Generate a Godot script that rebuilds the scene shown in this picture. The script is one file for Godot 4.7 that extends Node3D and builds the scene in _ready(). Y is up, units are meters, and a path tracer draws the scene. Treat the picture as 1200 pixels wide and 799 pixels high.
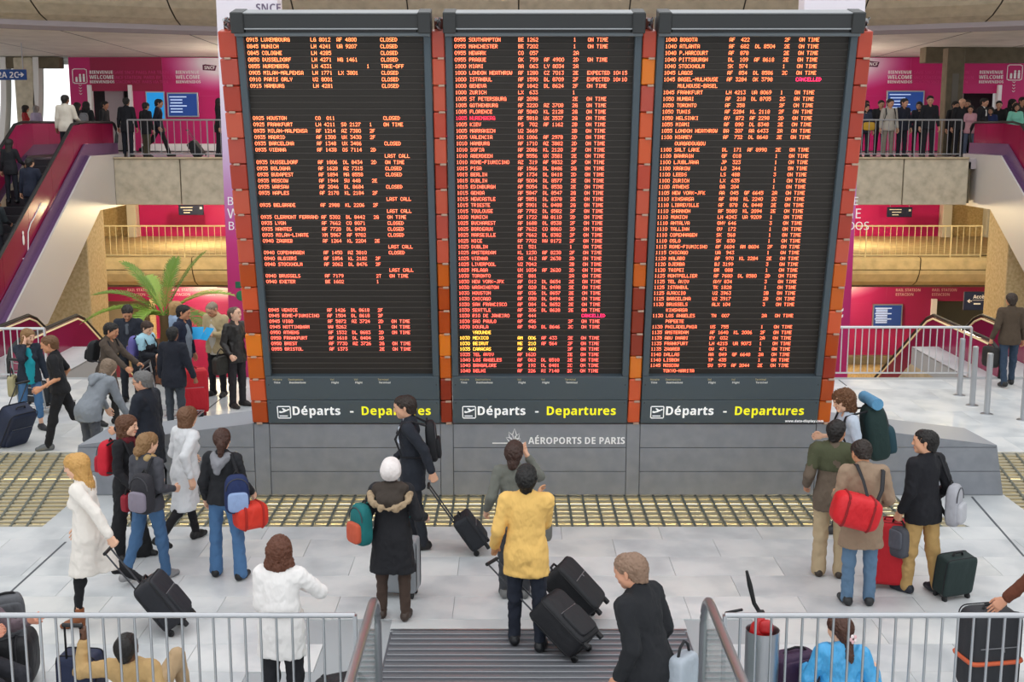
extends Node3D
# A railway and airport hall seen from an upper floor: three leaning departure boards, travellers, escalators, pink galleries behind.
# World: x right, y up, the ground floor of the hall is y = 0, the viewer stands at the origin 4.85 m up and looks towards -z.

const EYE = 4.85
const FOCAL = 1428.0
var M = {}
var taken = {}
var rng = RandomNumberGenerator.new()

# ---------------------------------------------------------------- placing
func ray(px, py):
	var p = atan(250.0 / FOCAL)
	var u = (px - 600.0) / FOCAL
	var v = (399.5 - py) / FOCAL
	return Vector3(u, -sin(p) + v * cos(p), -cos(p) - v * sin(p))

func gp(px, py, h = 0.0):                     # the point at height h that the photograph shows at a pixel
	var d = ray(px, py)
	return Vector3(0, EYE, 0) + d * ((h - EYE) / d.y)

func wp(px, py, z):                           # the point at depth z that the photograph shows at a pixel
	var d = ray(px, py)
	return Vector3(0, EYE, 0) + d * (z / d.z)

# ---------------------------------------------------------------- names and labels
func numbered(called):
	if not taken.has(called):
		taken[called] = 0
		return called
	taken[called] += 1
	return "%s_%03d" % [called, taken[called]]

func tag(o, label, category, group = ""):
	o.set_meta("label", label)
	o.set_meta("category", category)
	if group:
		o.set_meta("group", group)
	return o

func thing(called, label, category, at = Vector3.ZERO, turn = 0.0, group = ""):
	var o = Node3D.new()
	o.name = numbered(called)
	add_child(o)
	o.position = at
	o.rotation.y = turn
	return tag(o, label, category, group)

func structure(called, at = Vector3.ZERO):
	var o = Node3D.new()
	o.name = called
	add_child(o)
	o.position = at
	o.set_meta("kind", "structure")
	return o

func put(called, mesh, parent = self, xf = Transform3D(), stuff = false):
	var o = MeshInstance3D.new()
	o.name = called
	o.mesh = mesh
	o.transform = xf
	parent.add_child(o, true)
	if stuff:
		o.set_meta("kind", "stuff")
	return o

func part(called, st, material, parent, xf = Transform3D()):
	var m = st.commit()
	m.surface_set_material(0, material)
	return put(called, m, parent, xf)

# ---------------------------------------------------------------- materials
func mat(c, rough = 0.8, metal = 0.0):
	var m = StandardMaterial3D.new()
	m.albedo_color = Color(c)
	m.roughness = rough
	m.metallic = metal
	return m

func noise(freq, octaves = 4, seed_ = 1, kind = FastNoiseLite.TYPE_SIMPLEX_SMOOTH):
	var n = FastNoiseLite.new()
	n.noise_type = kind
	n.frequency = freq
	n.fractal_octaves = octaves
	n.seed = seed_
	return n

func noise_tex(n, size, ramp = null, as_normal = false, strength = 4.0):
	var t = NoiseTexture2D.new()
	t.width = size
	t.height = size
	t.seamless = true
	t.noise = n
	t.as_normal_map = as_normal
	t.bump_strength = strength
	if ramp:
		var g = Gradient.new()
		g.offsets = PackedFloat32Array(ramp.keys())
		var cs = PackedColorArray()
		for k in ramp:
			cs.append(Color(ramp[k]))
		g.colors = cs
		t.color_ramp = g
	return t

func textured(m, tex, scale, world = true):
	m.albedo_texture = tex
	m.uv1_triplanar = true
	m.uv1_world_triplanar = world
	m.uv1_scale = Vector3.ONE * scale
	return m

var cloth_normal
func cloth(c, rough = 0.9, bump = 0.5):
	var key = "cloth %s %s %s" % [c, rough, bump]
	if not M.has(key):
		var m = mat(c, rough)
		m.normal_enabled = true
		m.normal_texture = cloth_normal
		m.normal_scale = bump
		m.uv1_triplanar = true
		m.uv1_scale = Vector3(1.3, 0.6, 1.3)
		M[key] = m
	return M[key]

func plain(c, rough = 0.6, metal = 0.0):
	var key = "plain %s %s %s" % [c, rough, metal]
	if not M.has(key):
		M[key] = mat(c, rough, metal)
	return M[key]

func skin_mat(c):
	var key = "skin " + c
	if not M.has(key):
		var m = mat(c, 0.55)
		m.vertex_color_use_as_albedo = true
		M[key] = m
	return M[key]

func glow(c, energy):
	var m = mat(c, 0.6)
	m.emission_enabled = true
	m.emission = Color(c)
	m.emission_energy_multiplier = energy
	return m

# ---------------------------------------------------------------- shapes
func begin():
	var st = SurfaceTool.new()
	st.begin(Mesh.PRIMITIVE_TRIANGLES)
	return st

func tri(st, a, b, c, n, ua = Vector2.ZERO, ub = Vector2.ZERO, uc = Vector2.ZERO):
	if (b - a).cross(c - a).dot(n) > 0:
		var t = b; b = c; c = t
		var u = ub; ub = uc; uc = u
	st.set_normal(n); st.set_uv(ua); st.add_vertex(a)
	st.set_normal(n); st.set_uv(ub); st.add_vertex(b)
	st.set_normal(n); st.set_uv(uc); st.add_vertex(c)

func quad(st, a, b, c, d, toward = null):     # flat four-sided face; toward is any vector on the outside
	var n = (b - a).cross(c - a)
	if n.length_squared() < 1e-14:
		n = (c - a).cross(d - a)
	n = n.normalized()
	if toward != null and n.dot(toward) < 0:
		n = -n
	tri(st, a, b, c, n, Vector2(0, 1), Vector2(1, 1), Vector2(1, 0))
	tri(st, a, c, d, n, Vector2(0, 1), Vector2(1, 0), Vector2(0, 0))

func box(st, at, size, r = 0.0, xf = Transform3D()):   # box with chamfered edges
	var h = size * 0.5
	r = minf(r, minf(h.x, minf(h.y, h.z)) * 0.98)
	var i = h - Vector3.ONE * r
	var T = xf * Transform3D(Basis(), at)
	for ax in 3:
		var b = (ax + 1) % 3
		var c = (ax + 2) % 3
		for s in [-1, 1]:
			var q = []
			for k in [[-1, -1], [1, -1], [1, 1], [-1, 1]]:
				var v = Vector3.ZERO
				v[ax] = s * h[ax]; v[b] = k[0] * i[b]; v[c] = k[1] * i[c]
				q.append(T * v)
			var n = Vector3.ZERO
			n[ax] = s
			quad(st, q[0], q[1], q[2], q[3], T.basis * n)
			if r > 0:
				for s2 in [-1, 1]:
					var e = []
					for k in [-1, 1]:
						var v = Vector3.ZERO
						v[ax] = s * h[ax]; v[b] = s2 * i[b]; v[c] = k * i[c]
						var w = Vector3.ZERO
						w[ax] = s * i[ax]; w[b] = s2 * h[b]; w[c] = k * i[c]
						e.append(T * v); e.append(T * w)
					n = Vector3.ZERO
					n[ax] = s; n[b] = s2
					quad(st, e[0], e[1], e[3], e[2], T.basis * n)
	if r > 0:
		for s in 8:
			var g = Vector3(1 if s & 1 else -1, 1 if s & 2 else -1, 1 if s & 4 else -1)
			tri(st, T * Vector3(g.x * h.x, g.y * i.y, g.z * i.z), T * Vector3(g.x * i.x, g.y * h.y, g.z * i.z), T * Vector3(g.x * i.x, g.y * i.y, g.z * h.z), (T.basis * g).normalized())

func box_part(called, parent, at, size, material, r = 0.0, xf = Transform3D()):
	var st = begin()
	box(st, at, size, r, xf)
	return part(called, st, material, parent)

func ring_join(st, rings, closed_ring = true, caps = true):   # smooth skin over rings of points
	var n = rings[0].size()
	var mids = []
	for r in rings:
		var c = Vector3.ZERO
		for v in r:
			c += v
		mids.append(c / n)
	for i in rings.size() - 1:
		for k in (n if closed_ring else n - 1):
			var k2 = (k + 1) % n
			var ps = [rings[i][k], rings[i][k2], rings[i + 1][k2], rings[i + 1][k]]
			var ns = []
			for w in [[i, k], [i, k2], [i + 1, k2], [i + 1, k]]:
				var a = rings[w[0]][(w[1] + 1) % n] - rings[w[0]][(w[1] + n - 1) % n]
				var b = rings[mini(w[0] + 1, rings.size() - 1)][w[1]] - rings[maxi(w[0] - 1, 0)][w[1]]
				var nn = a.cross(b).normalized()
				if nn.dot(rings[w[0]][w[1]] - mids[w[0]]) < 0:
					nn = -nn
				ns.append(nn)
			var face = (ps[1] - ps[0]).cross(ps[2] - ps[0])
			var outward = (ns[0] + ns[1] + ns[2] + ns[3])
			var order = [0, 2, 1, 0, 3, 2] if face.dot(outward) > 0 else [0, 1, 2, 0, 2, 3]
			for o in order:
				st.set_normal(ns[o]); st.set_uv(Vector2(float(k) / n, float(i) / rings.size())); st.add_vertex(ps[o])
	if caps:
		for e in [0, rings.size() - 1]:
			var out = mids[e] - mids[1 if e == 0 else e - 1]
			for k in n:
				tri(st, mids[e], rings[e][k], rings[e][(k + 1) % n], out.normalized() if out.length() > 1e-6 else Vector3.UP)

func tube(st, pts, radius, sides = 8, flat = 1.0, up = Vector3(0.13, 0.95, 0.21)):   # swept tube; radius a number or a list
	var rings = []
	for i in pts.size():
		var d = (pts[mini(i + 1, pts.size() - 1)] - pts[maxi(i - 1, 0)]).normalized()
		var a = d.cross(up)
		if a.length() < 0.05:
			a = d.cross(Vector3(0.9, 0.1, 0.3))
		a = a.normalized()
		var b = d.cross(a).normalized()
		var r = radius[i] if radius is Array else radius
		var ring = []
		for k in sides:
			var t = TAU * k / sides
			ring.append(pts[i] + a * cos(t) * r + b * sin(t) * r * flat)
		rings.append(ring)
	ring_join(st, rings)

func lathe(st, profile, sides = 20, xf = Transform3D()):   # profile of Vector2(radius, height)
	var rings = []
	for p in profile:
		var ring = []
		for k in sides:
			var t = TAU * k / sides
			ring.append(xf * Vector3(cos(t) * p.x, p.y, sin(t) * p.x))
		rings.append(ring)
	ring_join(st, rings)

func prism(st, poly, depth, xf = Transform3D()):   # polygon in x, y extruded from z = 0 to z = -depth
	var idx = Geometry2D.triangulate_polygon(PackedVector2Array(poly))
	for e in [0.0, -depth]:
		for k in range(0, idx.size(), 3):
			tri(st, xf * Vector3(poly[idx[k]].x, poly[idx[k]].y, e), xf * Vector3(poly[idx[k + 1]].x, poly[idx[k + 1]].y, e), xf * Vector3(poly[idx[k + 2]].x, poly[idx[k + 2]].y, e), xf.basis * Vector3(0, 0, 1 if e == 0 else -1))
	var cw = Geometry2D.is_polygon_clockwise(PackedVector2Array(poly))
	for k in poly.size():
		var a = poly[k]
		var b = poly[(k + 1) % poly.size()]
		var n = Vector2(b.y - a.y, a.x - b.x) * (-1.0 if cw else 1.0)
		quad(st, xf * Vector3(a.x, a.y, 0), xf * Vector3(b.x, b.y, 0), xf * Vector3(b.x, b.y, -depth), xf * Vector3(a.x, a.y, -depth), xf.basis * Vector3(n.x, n.y, 0))

func pillow(st, at, half, e = 0.45, xf = Transform3D(), nu = 20, nv = 12, taper = 1.0):   # rounded soft box (superellipsoid)
	var rings = []
	var T = xf * Transform3D(Basis(), at)
	for i in nv + 1:
		var v = -PI / 2 + PI * (i + 0.02) / (nv + 0.04)
		var ring = []
		for k in nu:
			var u = TAU * k / nu
			var cv = pow(absf(cos(v)), e) * lerpf(1.0, taper, 0.5 + 0.5 * sin(v))
			ring.append(T * (half * Vector3(cv * signf(cos(u)) * pow(absf(cos(u)), e), signf(sin(v)) * pow(absf(sin(v)), e), cv * signf(sin(u)) * pow(absf(sin(u)), e))))
		rings.append(ring)
	ring_join(st, rings)

var fonts = {}
func lettering(parent, called, words, height, at, material, weight = 400, italic = false, face = "Droid Sans", xf = Transform3D(), align = 0, depth = 0.004):
	var key = "%s %d %s" % [face, weight, italic]
	if not fonts.has(key):
		var f = SystemFont.new()
		f.font_names = PackedStringArray([face])
		f.font_weight = weight
		f.font_italic = italic
		fonts[key] = f
	var t = TextMesh.new()
	t.text = words
	t.font = fonts[key]
	t.font_size = 48
	t.pixel_size = height / 35.0                 # height is that of a capital letter
	t.depth = depth
	t.curve_step = 2.5
	t.horizontal_alignment = align
	t.vertical_alignment = VERTICAL_ALIGNMENT_BOTTOM
	t.material = material
	return put(called, t, parent, xf * Transform3D(Basis(), at - Vector3(0, 12.0 * t.pixel_size, 0)))   # at is on the base line

# ---------------------------------------------------------------- the setting
func make_materials():
	cloth_normal = noise_tex(noise(0.018, 4, 7), 256, null, true, 7.0)
	var marble = noise_tex(noise(0.006, 5, 3), 512, {0.0: "#b9bdbf", 0.45: "#cdd0d1", 0.6: "#d6d8d8", 1.0: "#dfe0df"})
	M.tiles = []
	for k in 5:
		var m = mat(["#ffffff", "#f8f9fa", "#fcfbf9", "#f3f4f6", "#f9fafb"][k], 0.34)
		textured(m, marble, 0.35)
		m.uv1_offset = Vector3(k * 0.37, 0, k * 0.23)
		M.tiles.append(m)
	M.floor = textured(mat("#f3f4f5", 0.34), marble, 0.2)
	M.joint = plain("#9fa3a6", 0.7)
	var conc = noise_tex(noise(0.012, 5, 11), 512, {0.0: "#a8a08c", 0.5: "#beb5a0", 1.0: "#cdc3ad"})
	M.concrete = textured(mat("#ffffff", 0.85), conc, 0.4)
	M.concrete_pale = textured(mat("#fff8e8", 0.85), conc, 0.3)
	M.concrete_dark = textured(mat("#8f8a80", 0.85), conc, 0.4)
	M.soffit = textured(mat("#fffdf8", 0.8), noise_tex(noise(0.01, 4, 5), 256, {0.0: "#d2cec4", 1.0: "#e6e2d8"}), 0.3)
	M.stone = textured(mat("#ffffff", 0.75), noise_tex(noise(0.05, 4, 21), 256, {0.0: "#b49a6a", 0.5: "#c8b083", 1.0: "#d6c197"}), 0.6)
	M.white = plain("#dcdbd8", 0.6)
	M.truss = mat("#cfccc8", 0.45)
	M.magenta = mat("#c4136c", 0.45)
	M.magenta_light = mat("#d63a86", 0.45)
	M.wine = mat("#9a1245", 0.5)
	M.print_dark = mat("#a30f58", 0.5)
	M.paper = mat("#f2f0f2", 0.6)
	M.navy = mat("#152043", 0.4)
	M.steel = mat("#b4b6ba", 0.32, 0.9)
	M.steel_pale = mat("#cfd0d2", 0.4, 0.5)
	M.rubber = mat("#191a1c", 0.5)
	M.slate = mat("#46525a", 0.5)
	M.slate_dark = mat("#3d474d", 0.55)
	M.cladding = textured(mat("#ffffff", 0.5, 0.15), noise_tex(noise(0.03, 3, 31), 256, {0.0: "#7f838a", 1.0: "#8b8f96"}), 0.5)
	M.black = plain("#101113", 0.6)
	var g = StandardMaterial3D.new()
	g.transparency = BaseMaterial3D.TRANSPARENCY_ALPHA
	g.albedo_color = Color(0.8, 0.95, 0.92, 0.12)
	g.roughness = 0.05
	M.glass = g
	var w = StandardMaterial3D.new()
	w.transparency = BaseMaterial3D.TRANSPARENCY_ALPHA
	w.albedo_color = Color("#7d1a3e", 0.72)
	w.roughness = 0.12
	M.glass_wine = w

func gradient_mat(stops, from, to, round_fill = false):
	var g = Gradient.new()
	g.offsets = PackedFloat32Array(stops.keys())
	var cs = PackedColorArray()
	for k in stops:
		cs.append(Color(stops[k]))
	g.colors = cs
	var t = GradientTexture2D.new()
	t.gradient = g
	t.width = 128
	t.height = 128
	t.fill_from = from
	t.fill_to = to
	if round_fill:
		t.fill = GradientTexture2D.FILL_RADIAL
	var m = mat("#ffffff", 0.45)
	m.albedo_texture = t
	return m

func railing(called, label, z, x0, x1, y0, high, gap, parent = null, group = "", r = 0.011, mat_bar = null, post_every = 0):
	var t = parent if parent else thing(called, label, "railing", Vector3(x0, y0, z), 0.0, group)
	var m = mat_bar if mat_bar else M.steel
	var o = Vector3.ZERO if parent == null else Vector3(x0, y0, z)
	var l = x1 - x0
	var st = begin()
	tube(st, [o + Vector3(0, high, 0), o + Vector3(l, high, 0)], r * 2.2, 10)
	part("handrail", st, m, t)
	st = begin()
	box(st, o + Vector3(l / 2, 0.09, 0), Vector3(l, 0.03, 0.012))
	part("bottom_rail", st, m, t)
	st = begin()
	tube(st, [Vector3.ZERO, Vector3(0, high - 0.1, 0)], r, 6)
	var bar = st.commit()
	bar.surface_set_material(0, m)
	st = begin()
	box(st, Vector3(0, (high - 0.0) / 2, 0), Vector3(r * 2.6, high, r * 5))
	var post = st.commit()
	post.surface_set_material(0, m)
	var n = int(l / gap)
	for i in n + 1:
		if i == 0 or i == n or post_every and i % post_every == 0:
			put("post", post, t, Transform3D(Basis(), o + Vector3(i * l / n, 0, 0)))
		else:
			put("baluster", bar, t, Transform3D(Basis(), o + Vector3(i * l / n, 0.09, 0)))
	return t

func in_grating(x, z):                        # the lit gratings let into the floor
	if z < -14.42 and z > -15.8:
		var a = lerpf(-4.95, -4.8, (-14.42 - z) / 1.3)
		var b = lerpf(5.68, 5.02, (-14.42 - z) / 1.3)
		return x > a and x < b
	return false

func build_floor():
	var f = structure("floor")
	# slab in pieces round the gratings
	var st = begin()
	var low = -0.012
	for r in [[-22, 22, 10.0, -14.42], [-5.8, -4.95, -14.42, -15.75], [5.66, 6.6, -14.42, -15.75], [-5.8, 6.6, -15.75, -17.95], [-22, 22, -17.95, -23.6], [-22, -9.0, -23.6, -27.0], [9.0, 22, -23.6, -27.0]]:
		box(st, Vector3((r[0] + r[1]) / 2.0, -0.2 + low / 2, (r[2] + r[3]) / 2.0), Vector3(r[1] - r[0], 0.4 + low, r[2] - r[3]))
	part("slab", st, M.joint, f)
	# marble tiles, running bond, as far as they can be told apart
	var shapes = {}
	var count = 0
	var row = 0
	var z = -9.75
	while z > -14.3 - 0.1:
		var zc = minf(0.6, z + 14.42)
		if zc > 0.05:
			var x = -8.4 + (row % 2) * 0.6
			while x < 8.4:
				if not (x + 1.2 > -1.2 and x < 1.72 and z - zc < -8 and z > -11.25):
					var key = "%.3f" % zc
					if not shapes.has(key):
						shapes[key] = []
						for k in 5:
							st = begin()
							box(st, Vector3(0, -0.012, 0), Vector3(1.196, 0.024, zc - 0.004), 0.0015)
							var m = st.commit()
							m.surface_set_material(0, M.tiles[k])
							shapes[key].append(m)
					put("floor_tile", shapes[key][rng.randi() % 5], f, Transform3D(Basis(), Vector3(x + 0.6, -0.0, z - zc / 2)))
					count += 1
				x += 1.2
		row += 1
		z -= 0.6
	row = 0
	z = -17.95
	while z > -23.0:
		var zc = minf(0.9, z + 23.6)
		var x = -12.6 + (row % 2) * 0.6
		while x < 12.0:
			st = null
			var key = "b%.3f" % zc
			if not shapes.has(key):
				shapes[key] = []
				for k in 5:
					st = begin()
					box(st, Vector3(0, -0.012, 0), Vector3(1.196, 0.024, zc - 0.004), 0.0015)
					var m = st.commit()
					m.surface_set_material(0, M.tiles[k])
					shapes[key].append(m)
			put("floor_tile", shapes[key][rng.randi() % 5], f, Transform3D(Basis(), Vector3(x + 0.6, 0, z - zc / 2)))
			x += 1.2
		row += 1
		z -= 0.9
	# plain marble where tiles are hidden or out of reach
	st = begin()
	for r in [[-22, 22, 10.0, -8.0], [-22, -8.4, -8, -14.42], [9.6, 22, -8, -14.42], [-8.4, -1.2, -8, -9.75], [1.72, 9.6, -8, -9.75], [-1.2, 1.72, -11.25, -11.55], [-5.8, -4.95, -14.42, -15.75], [5.66, 6.6, -14.42, -15.75], [-5.8, 6.6, -15.75, -17.95],
			[-22, -12.6, -17.95, -23.6], [12.6, 22, -17.95, -23.6], [-22, -9.0, -23.6, -27.0], [9.0, 22, -23.6, -27.0]]:
		box(st, Vector3((r[0] + r[1]) / 2.0, -0.014, (r[2] + r[3]) / 2.0), Vector3(r[1] - r[0], 0.022, r[2] - r[3]))
	part("marble_edge", st, M.floor, f)
	for q in [[Vector2(-4.95, -14.42), Vector2(-4.95, -15.75), Vector2(-4.8, -15.75)], [Vector2(5.66, -14.42), Vector2(5.66, -15.75), Vector2(5.02, -15.75)]]:
		st = begin()
		prism(st, [Vector2(q[0].x, -q[0].y), Vector2(q[1].x, -q[1].y), Vector2(q[2].x, -q[2].y)], 0.4, Transform3D(Basis(Vector3(1, 0, 0), Vector3(0, 0, -1), Vector3(0, 1, 0)), Vector3(0, -0.004, 0)))
		part("marble_edge", st, M.floor, f)
	# dark expansion joints
	for j in [[Vector2(77, 635), Vector2(0, 705)], [Vector2(1139, 582), Vector2(1200, 652)], [Vector2(240, 482), Vector2(268, 460)], [Vector2(983, 445), Vector2(992, 452)]]:
		var a = gp(j[0].x, j[0].y)
		var b = gp(j[1].x, j[1].y)
		st = begin()
		var d = b - a
		box(st, Vector3.ZERO, Vector3(0.025, 0.006, d.length()), 0.0, Transform3D(Basis(Vector3.UP, atan2(d.x, d.z)), (a + b) / 2))
		part("expansion_joint", st, plain("#50545a", 0.6), f)

func grating(called, label, z0, z1, edge_a, edge_b, lean, gap):
	# slats lie across, bars run away from the viewer; unseen warm tubes in a pit light it from below
	var t = thing(called, label, "grating", Vector3(0, 0, z0), 0.0, "lit floor gratings round the boards")
	var n = int(round((z0 - z1) / 0.165))
	var slat = plain("#a49c84", 0.45, 0.1)
	for i in n:
		var z = -(i + 0.5) * 0.165
		var k = (i + 0.5) / n
		var a = lerpf(edge_a.x, edge_a.y, k)
		var b = lerpf(edge_b.x, edge_b.y, k)
		box_part("slat", t, Vector3((a + b) / 2, -0.022, z), Vector3(b - a, 0.02, 0.085), slat)
	var st = begin()
	var l = z0 - z1
	box(st, Vector3(0, -0.03, -l / 2), Vector3(0.03, 0.055, l), 0.0, Transform3D(Basis(Vector3.UP, lean), Vector3.ZERO))
	var bar = st.commit()
	bar.surface_set_material(0, plain("#70766f", 0.4, 0.6))
	var x = minf(edge_a.x, edge_a.y)
	while x < maxf(edge_b.x, edge_b.y):
		var far = x - tan(lean) * l
		if x >= edge_a.x - 0.01 and x <= edge_b.x + 0.01 and far >= edge_a.y - 0.3 and far <= edge_b.y + 0.3:
			put("bar", bar, t, Transform3D(Basis(), Vector3(x, 0.0, 0)))
		x += gap
	st = begin()
	var xa = minf(edge_a.x, edge_a.y)
	var xb = maxf(edge_b.x, edge_b.y)
	box(st, Vector3((xa + xb) / 2, -0.95, -l / 2), Vector3(xb - xa, 0.05, l))
	box(st, Vector3((xa + xb) / 2, -0.5, -l - 0.03), Vector3(xb - xa, 0.9, 0.05))
	box(st, Vector3((xa + xb) / 2, -0.5, 0.03), Vector3(xb - xa, 0.9, 0.05))
	part("pit", st, plain("#d2cab0", 0.8), t)
	return t

func build_gratings():
	grating("floor_grating", "long lit grating in the floor straight in front of the board plinth", -14.42, -15.75, Vector2(-4.95, -4.8), Vector2(5.66, 5.02), 0.0, 0.19)
	grating("floor_grating", "wide lit floor grating at the left edge of the hall", -14.42, -17.95, Vector2(-11.0, -11.0), Vector2(-5.8, -5.8), 0.18, 0.2)
	grating("floor_grating", "lit floor grating at the right edge of the hall past the plinth end", -14.42, -17.95, Vector2(6.6, 6.6), Vector2(12.0, 12.0), -0.18, 0.2)
	for s in [[-4.9, 5.1, -15.4925], [-11.0, -5.9, -16.6475], [7.0, 11.9, -16.6475]]:  # unseen tubes hidden under slats, placed to light the pit walls
		var t = thing("unseen_pit_lamp", "unseen warm lamp tube lighting the %s grating from below" % ["middle", "left", "right"][[-4.9, -11.0, 7.0].find(s[0])], "lamp", Vector3((s[0] + s[1]) / 2, -0.055, s[2]), 0.0, "unseen lamp tubes under the gratings")
		var st = begin()
		var l = s[1] - s[0]
		tube(st, [Vector3(-l / 2, 0, 0), Vector3(l / 2, 0, 0)], 0.014, 8)
		part("tube", st, glow("#ffe9ae", 4.0), t)
		var a = AreaLight3D.new()
		a.name = "tube_light"
		a.area_size = Vector2(l, 0.06)
		a.light_color = Color("#ffeab8")
		a.light_energy = 1.35 * l
		a.light_size = 0.05
		a.shadow_enabled = true
		a.position = Vector3(0, -0.02, 0)
		a.rotation.x = -PI / 2
		t.add_child(a, true)

func wall_text(parent, x, y, z, h, words, m, weight = 600, face = "Droid Sans"):
	return lettering(parent, "lettering", words, h, Vector3(x, y, z), m, weight, false, face)

func rail_logo(parent, at, w):                # dark lozenge with the railway's letters
	var h = w * 0.45
	var st = begin()
	prism(st, [Vector2(-w / 2, -h * 0.4), Vector2(w * 0.38, -h * 0.5), Vector2(w / 2, h * 0.3), Vector2(w * 0.1, h * 0.38), Vector2(-w * 0.3, h * 0.5), Vector2(-w * 0.5, h * 0.42)], 0.01, Transform3D(Basis(), at))
	part("logo_plate", st, plain("#5d1340", 0.5), parent)
	lettering(parent, "logo_lettering", "SNCF", h * 0.5, at + Vector3(0, -h * 0.27, 0.004), M.paper, 700, true, "Droid Sans", Transform3D(), 1)

func pictogram(parent, at, w):                # rounded frame with three people and arrows
	var st = begin()
	var r = w * 0.18
	for s in [[Vector3(0, w / 2, 0), Vector3(w - r, w * 0.05, 0.01)], [Vector3(0, -w / 2, 0), Vector3(w - r, w * 0.05, 0.01)], [Vector3(-w / 2, 0, 0), Vector3(w * 0.05, w - r, 0.01)], [Vector3(w / 2, 0, 0), Vector3(w * 0.05, w - r, 0.01)]]:
		box(st, at + s[0], s[1])
	for c in [Vector3(-1, -1, 0), Vector3(1, -1, 0), Vector3(1, 1, 0), Vector3(-1, 1, 0)]:
		box(st, at + c * (w / 2 - r * 0.28), Vector3(r * 0.7, w * 0.05, 0.01), 0.0, Transform3D())
	for k in 3:
		var x = (k - 0.9) * w * 0.26
		var hgt = [0.32, 0.55, 0.55][k] * w
		box(st, at + Vector3(x, -w * 0.4 + hgt * 0.36, 0), Vector3(w * 0.16, hgt * 0.72, 0.01), w * 0.004)
		pillow(st, at + Vector3(x, -w * 0.4 + hgt * 0.87, 0), Vector3(w * 0.08, w * 0.08, 0.006), 1.0, Transform3D(), 10, 6)
	part("people_pictogram", st, M.paper, parent)
	for k in 4:
		var y = at.y - w * (0.62 + 0.2 * k)
		st = begin()
		prism(st, [Vector2(-w * 0.1, y + w * 0.05), Vector2(0, y - w * 0.03), Vector2(w * 0.1, y + w * 0.05), Vector2(w * 0.1, y + w * 0.01), Vector2(0, y - w * 0.07), Vector2(-w * 0.1, y + w * 0.01)], 0.01, Transform3D(Basis(), Vector3(at.x, 0, at.z)))
		part("arrow", st, M.paper, parent)

func info_screen(called, label, at, w, h, lines, energy = 0.5):
	var t = thing(called, label, "screen", at)
	box_part("casing", t, Vector3(0, 0, -0.04), Vector3(w + 0.1, h + 0.1, 0.08), M.steel, 0.01)
	box_part("display", t, Vector3(0, 0, 0.003), Vector3(w, h, 0.01), glow("#183a7c", energy))
	for k in lines:
		var y = h * 0.36 - k * h * 0.68 / maxi(lines - 1, 1)
		box_part("text_line", t, Vector3(-w * (0.22 if k % 3 else 0.16), y, 0.01), Vector3(w * (0.42 if k % 3 else 0.6), h * 0.05, 0.004), glow("#b9cdf2", energy))
	return t

func arc_z(x, z0, bend):
	return z0 + bend * (x - 0.6) * (x - 0.6)

func bullnose(st, prof, xa, xb, bend, n):     # concrete lip whose section is prof (z, y), bent in plan
	for i in n:
		var x0 = lerpf(xa, xb, float(i) / n)
		var x1 = lerpf(xa, xb, float(i + 1) / n)
		for k in prof.size() - 1:
			var a = Vector3(x0, prof[k].y, arc_z(x0, prof[k].x, bend))
			var b = Vector3(x1, prof[k].y, arc_z(x1, prof[k].x, bend))
			var c = Vector3(x1, prof[k + 1].y, arc_z(x1, prof[k + 1].x, bend))
			var d = Vector3(x0, prof[k + 1].y, arc_z(x0, prof[k + 1].x, bend))
			quad(st, a, b, c, d, Vector3(0, -0.7, 1))

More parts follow.
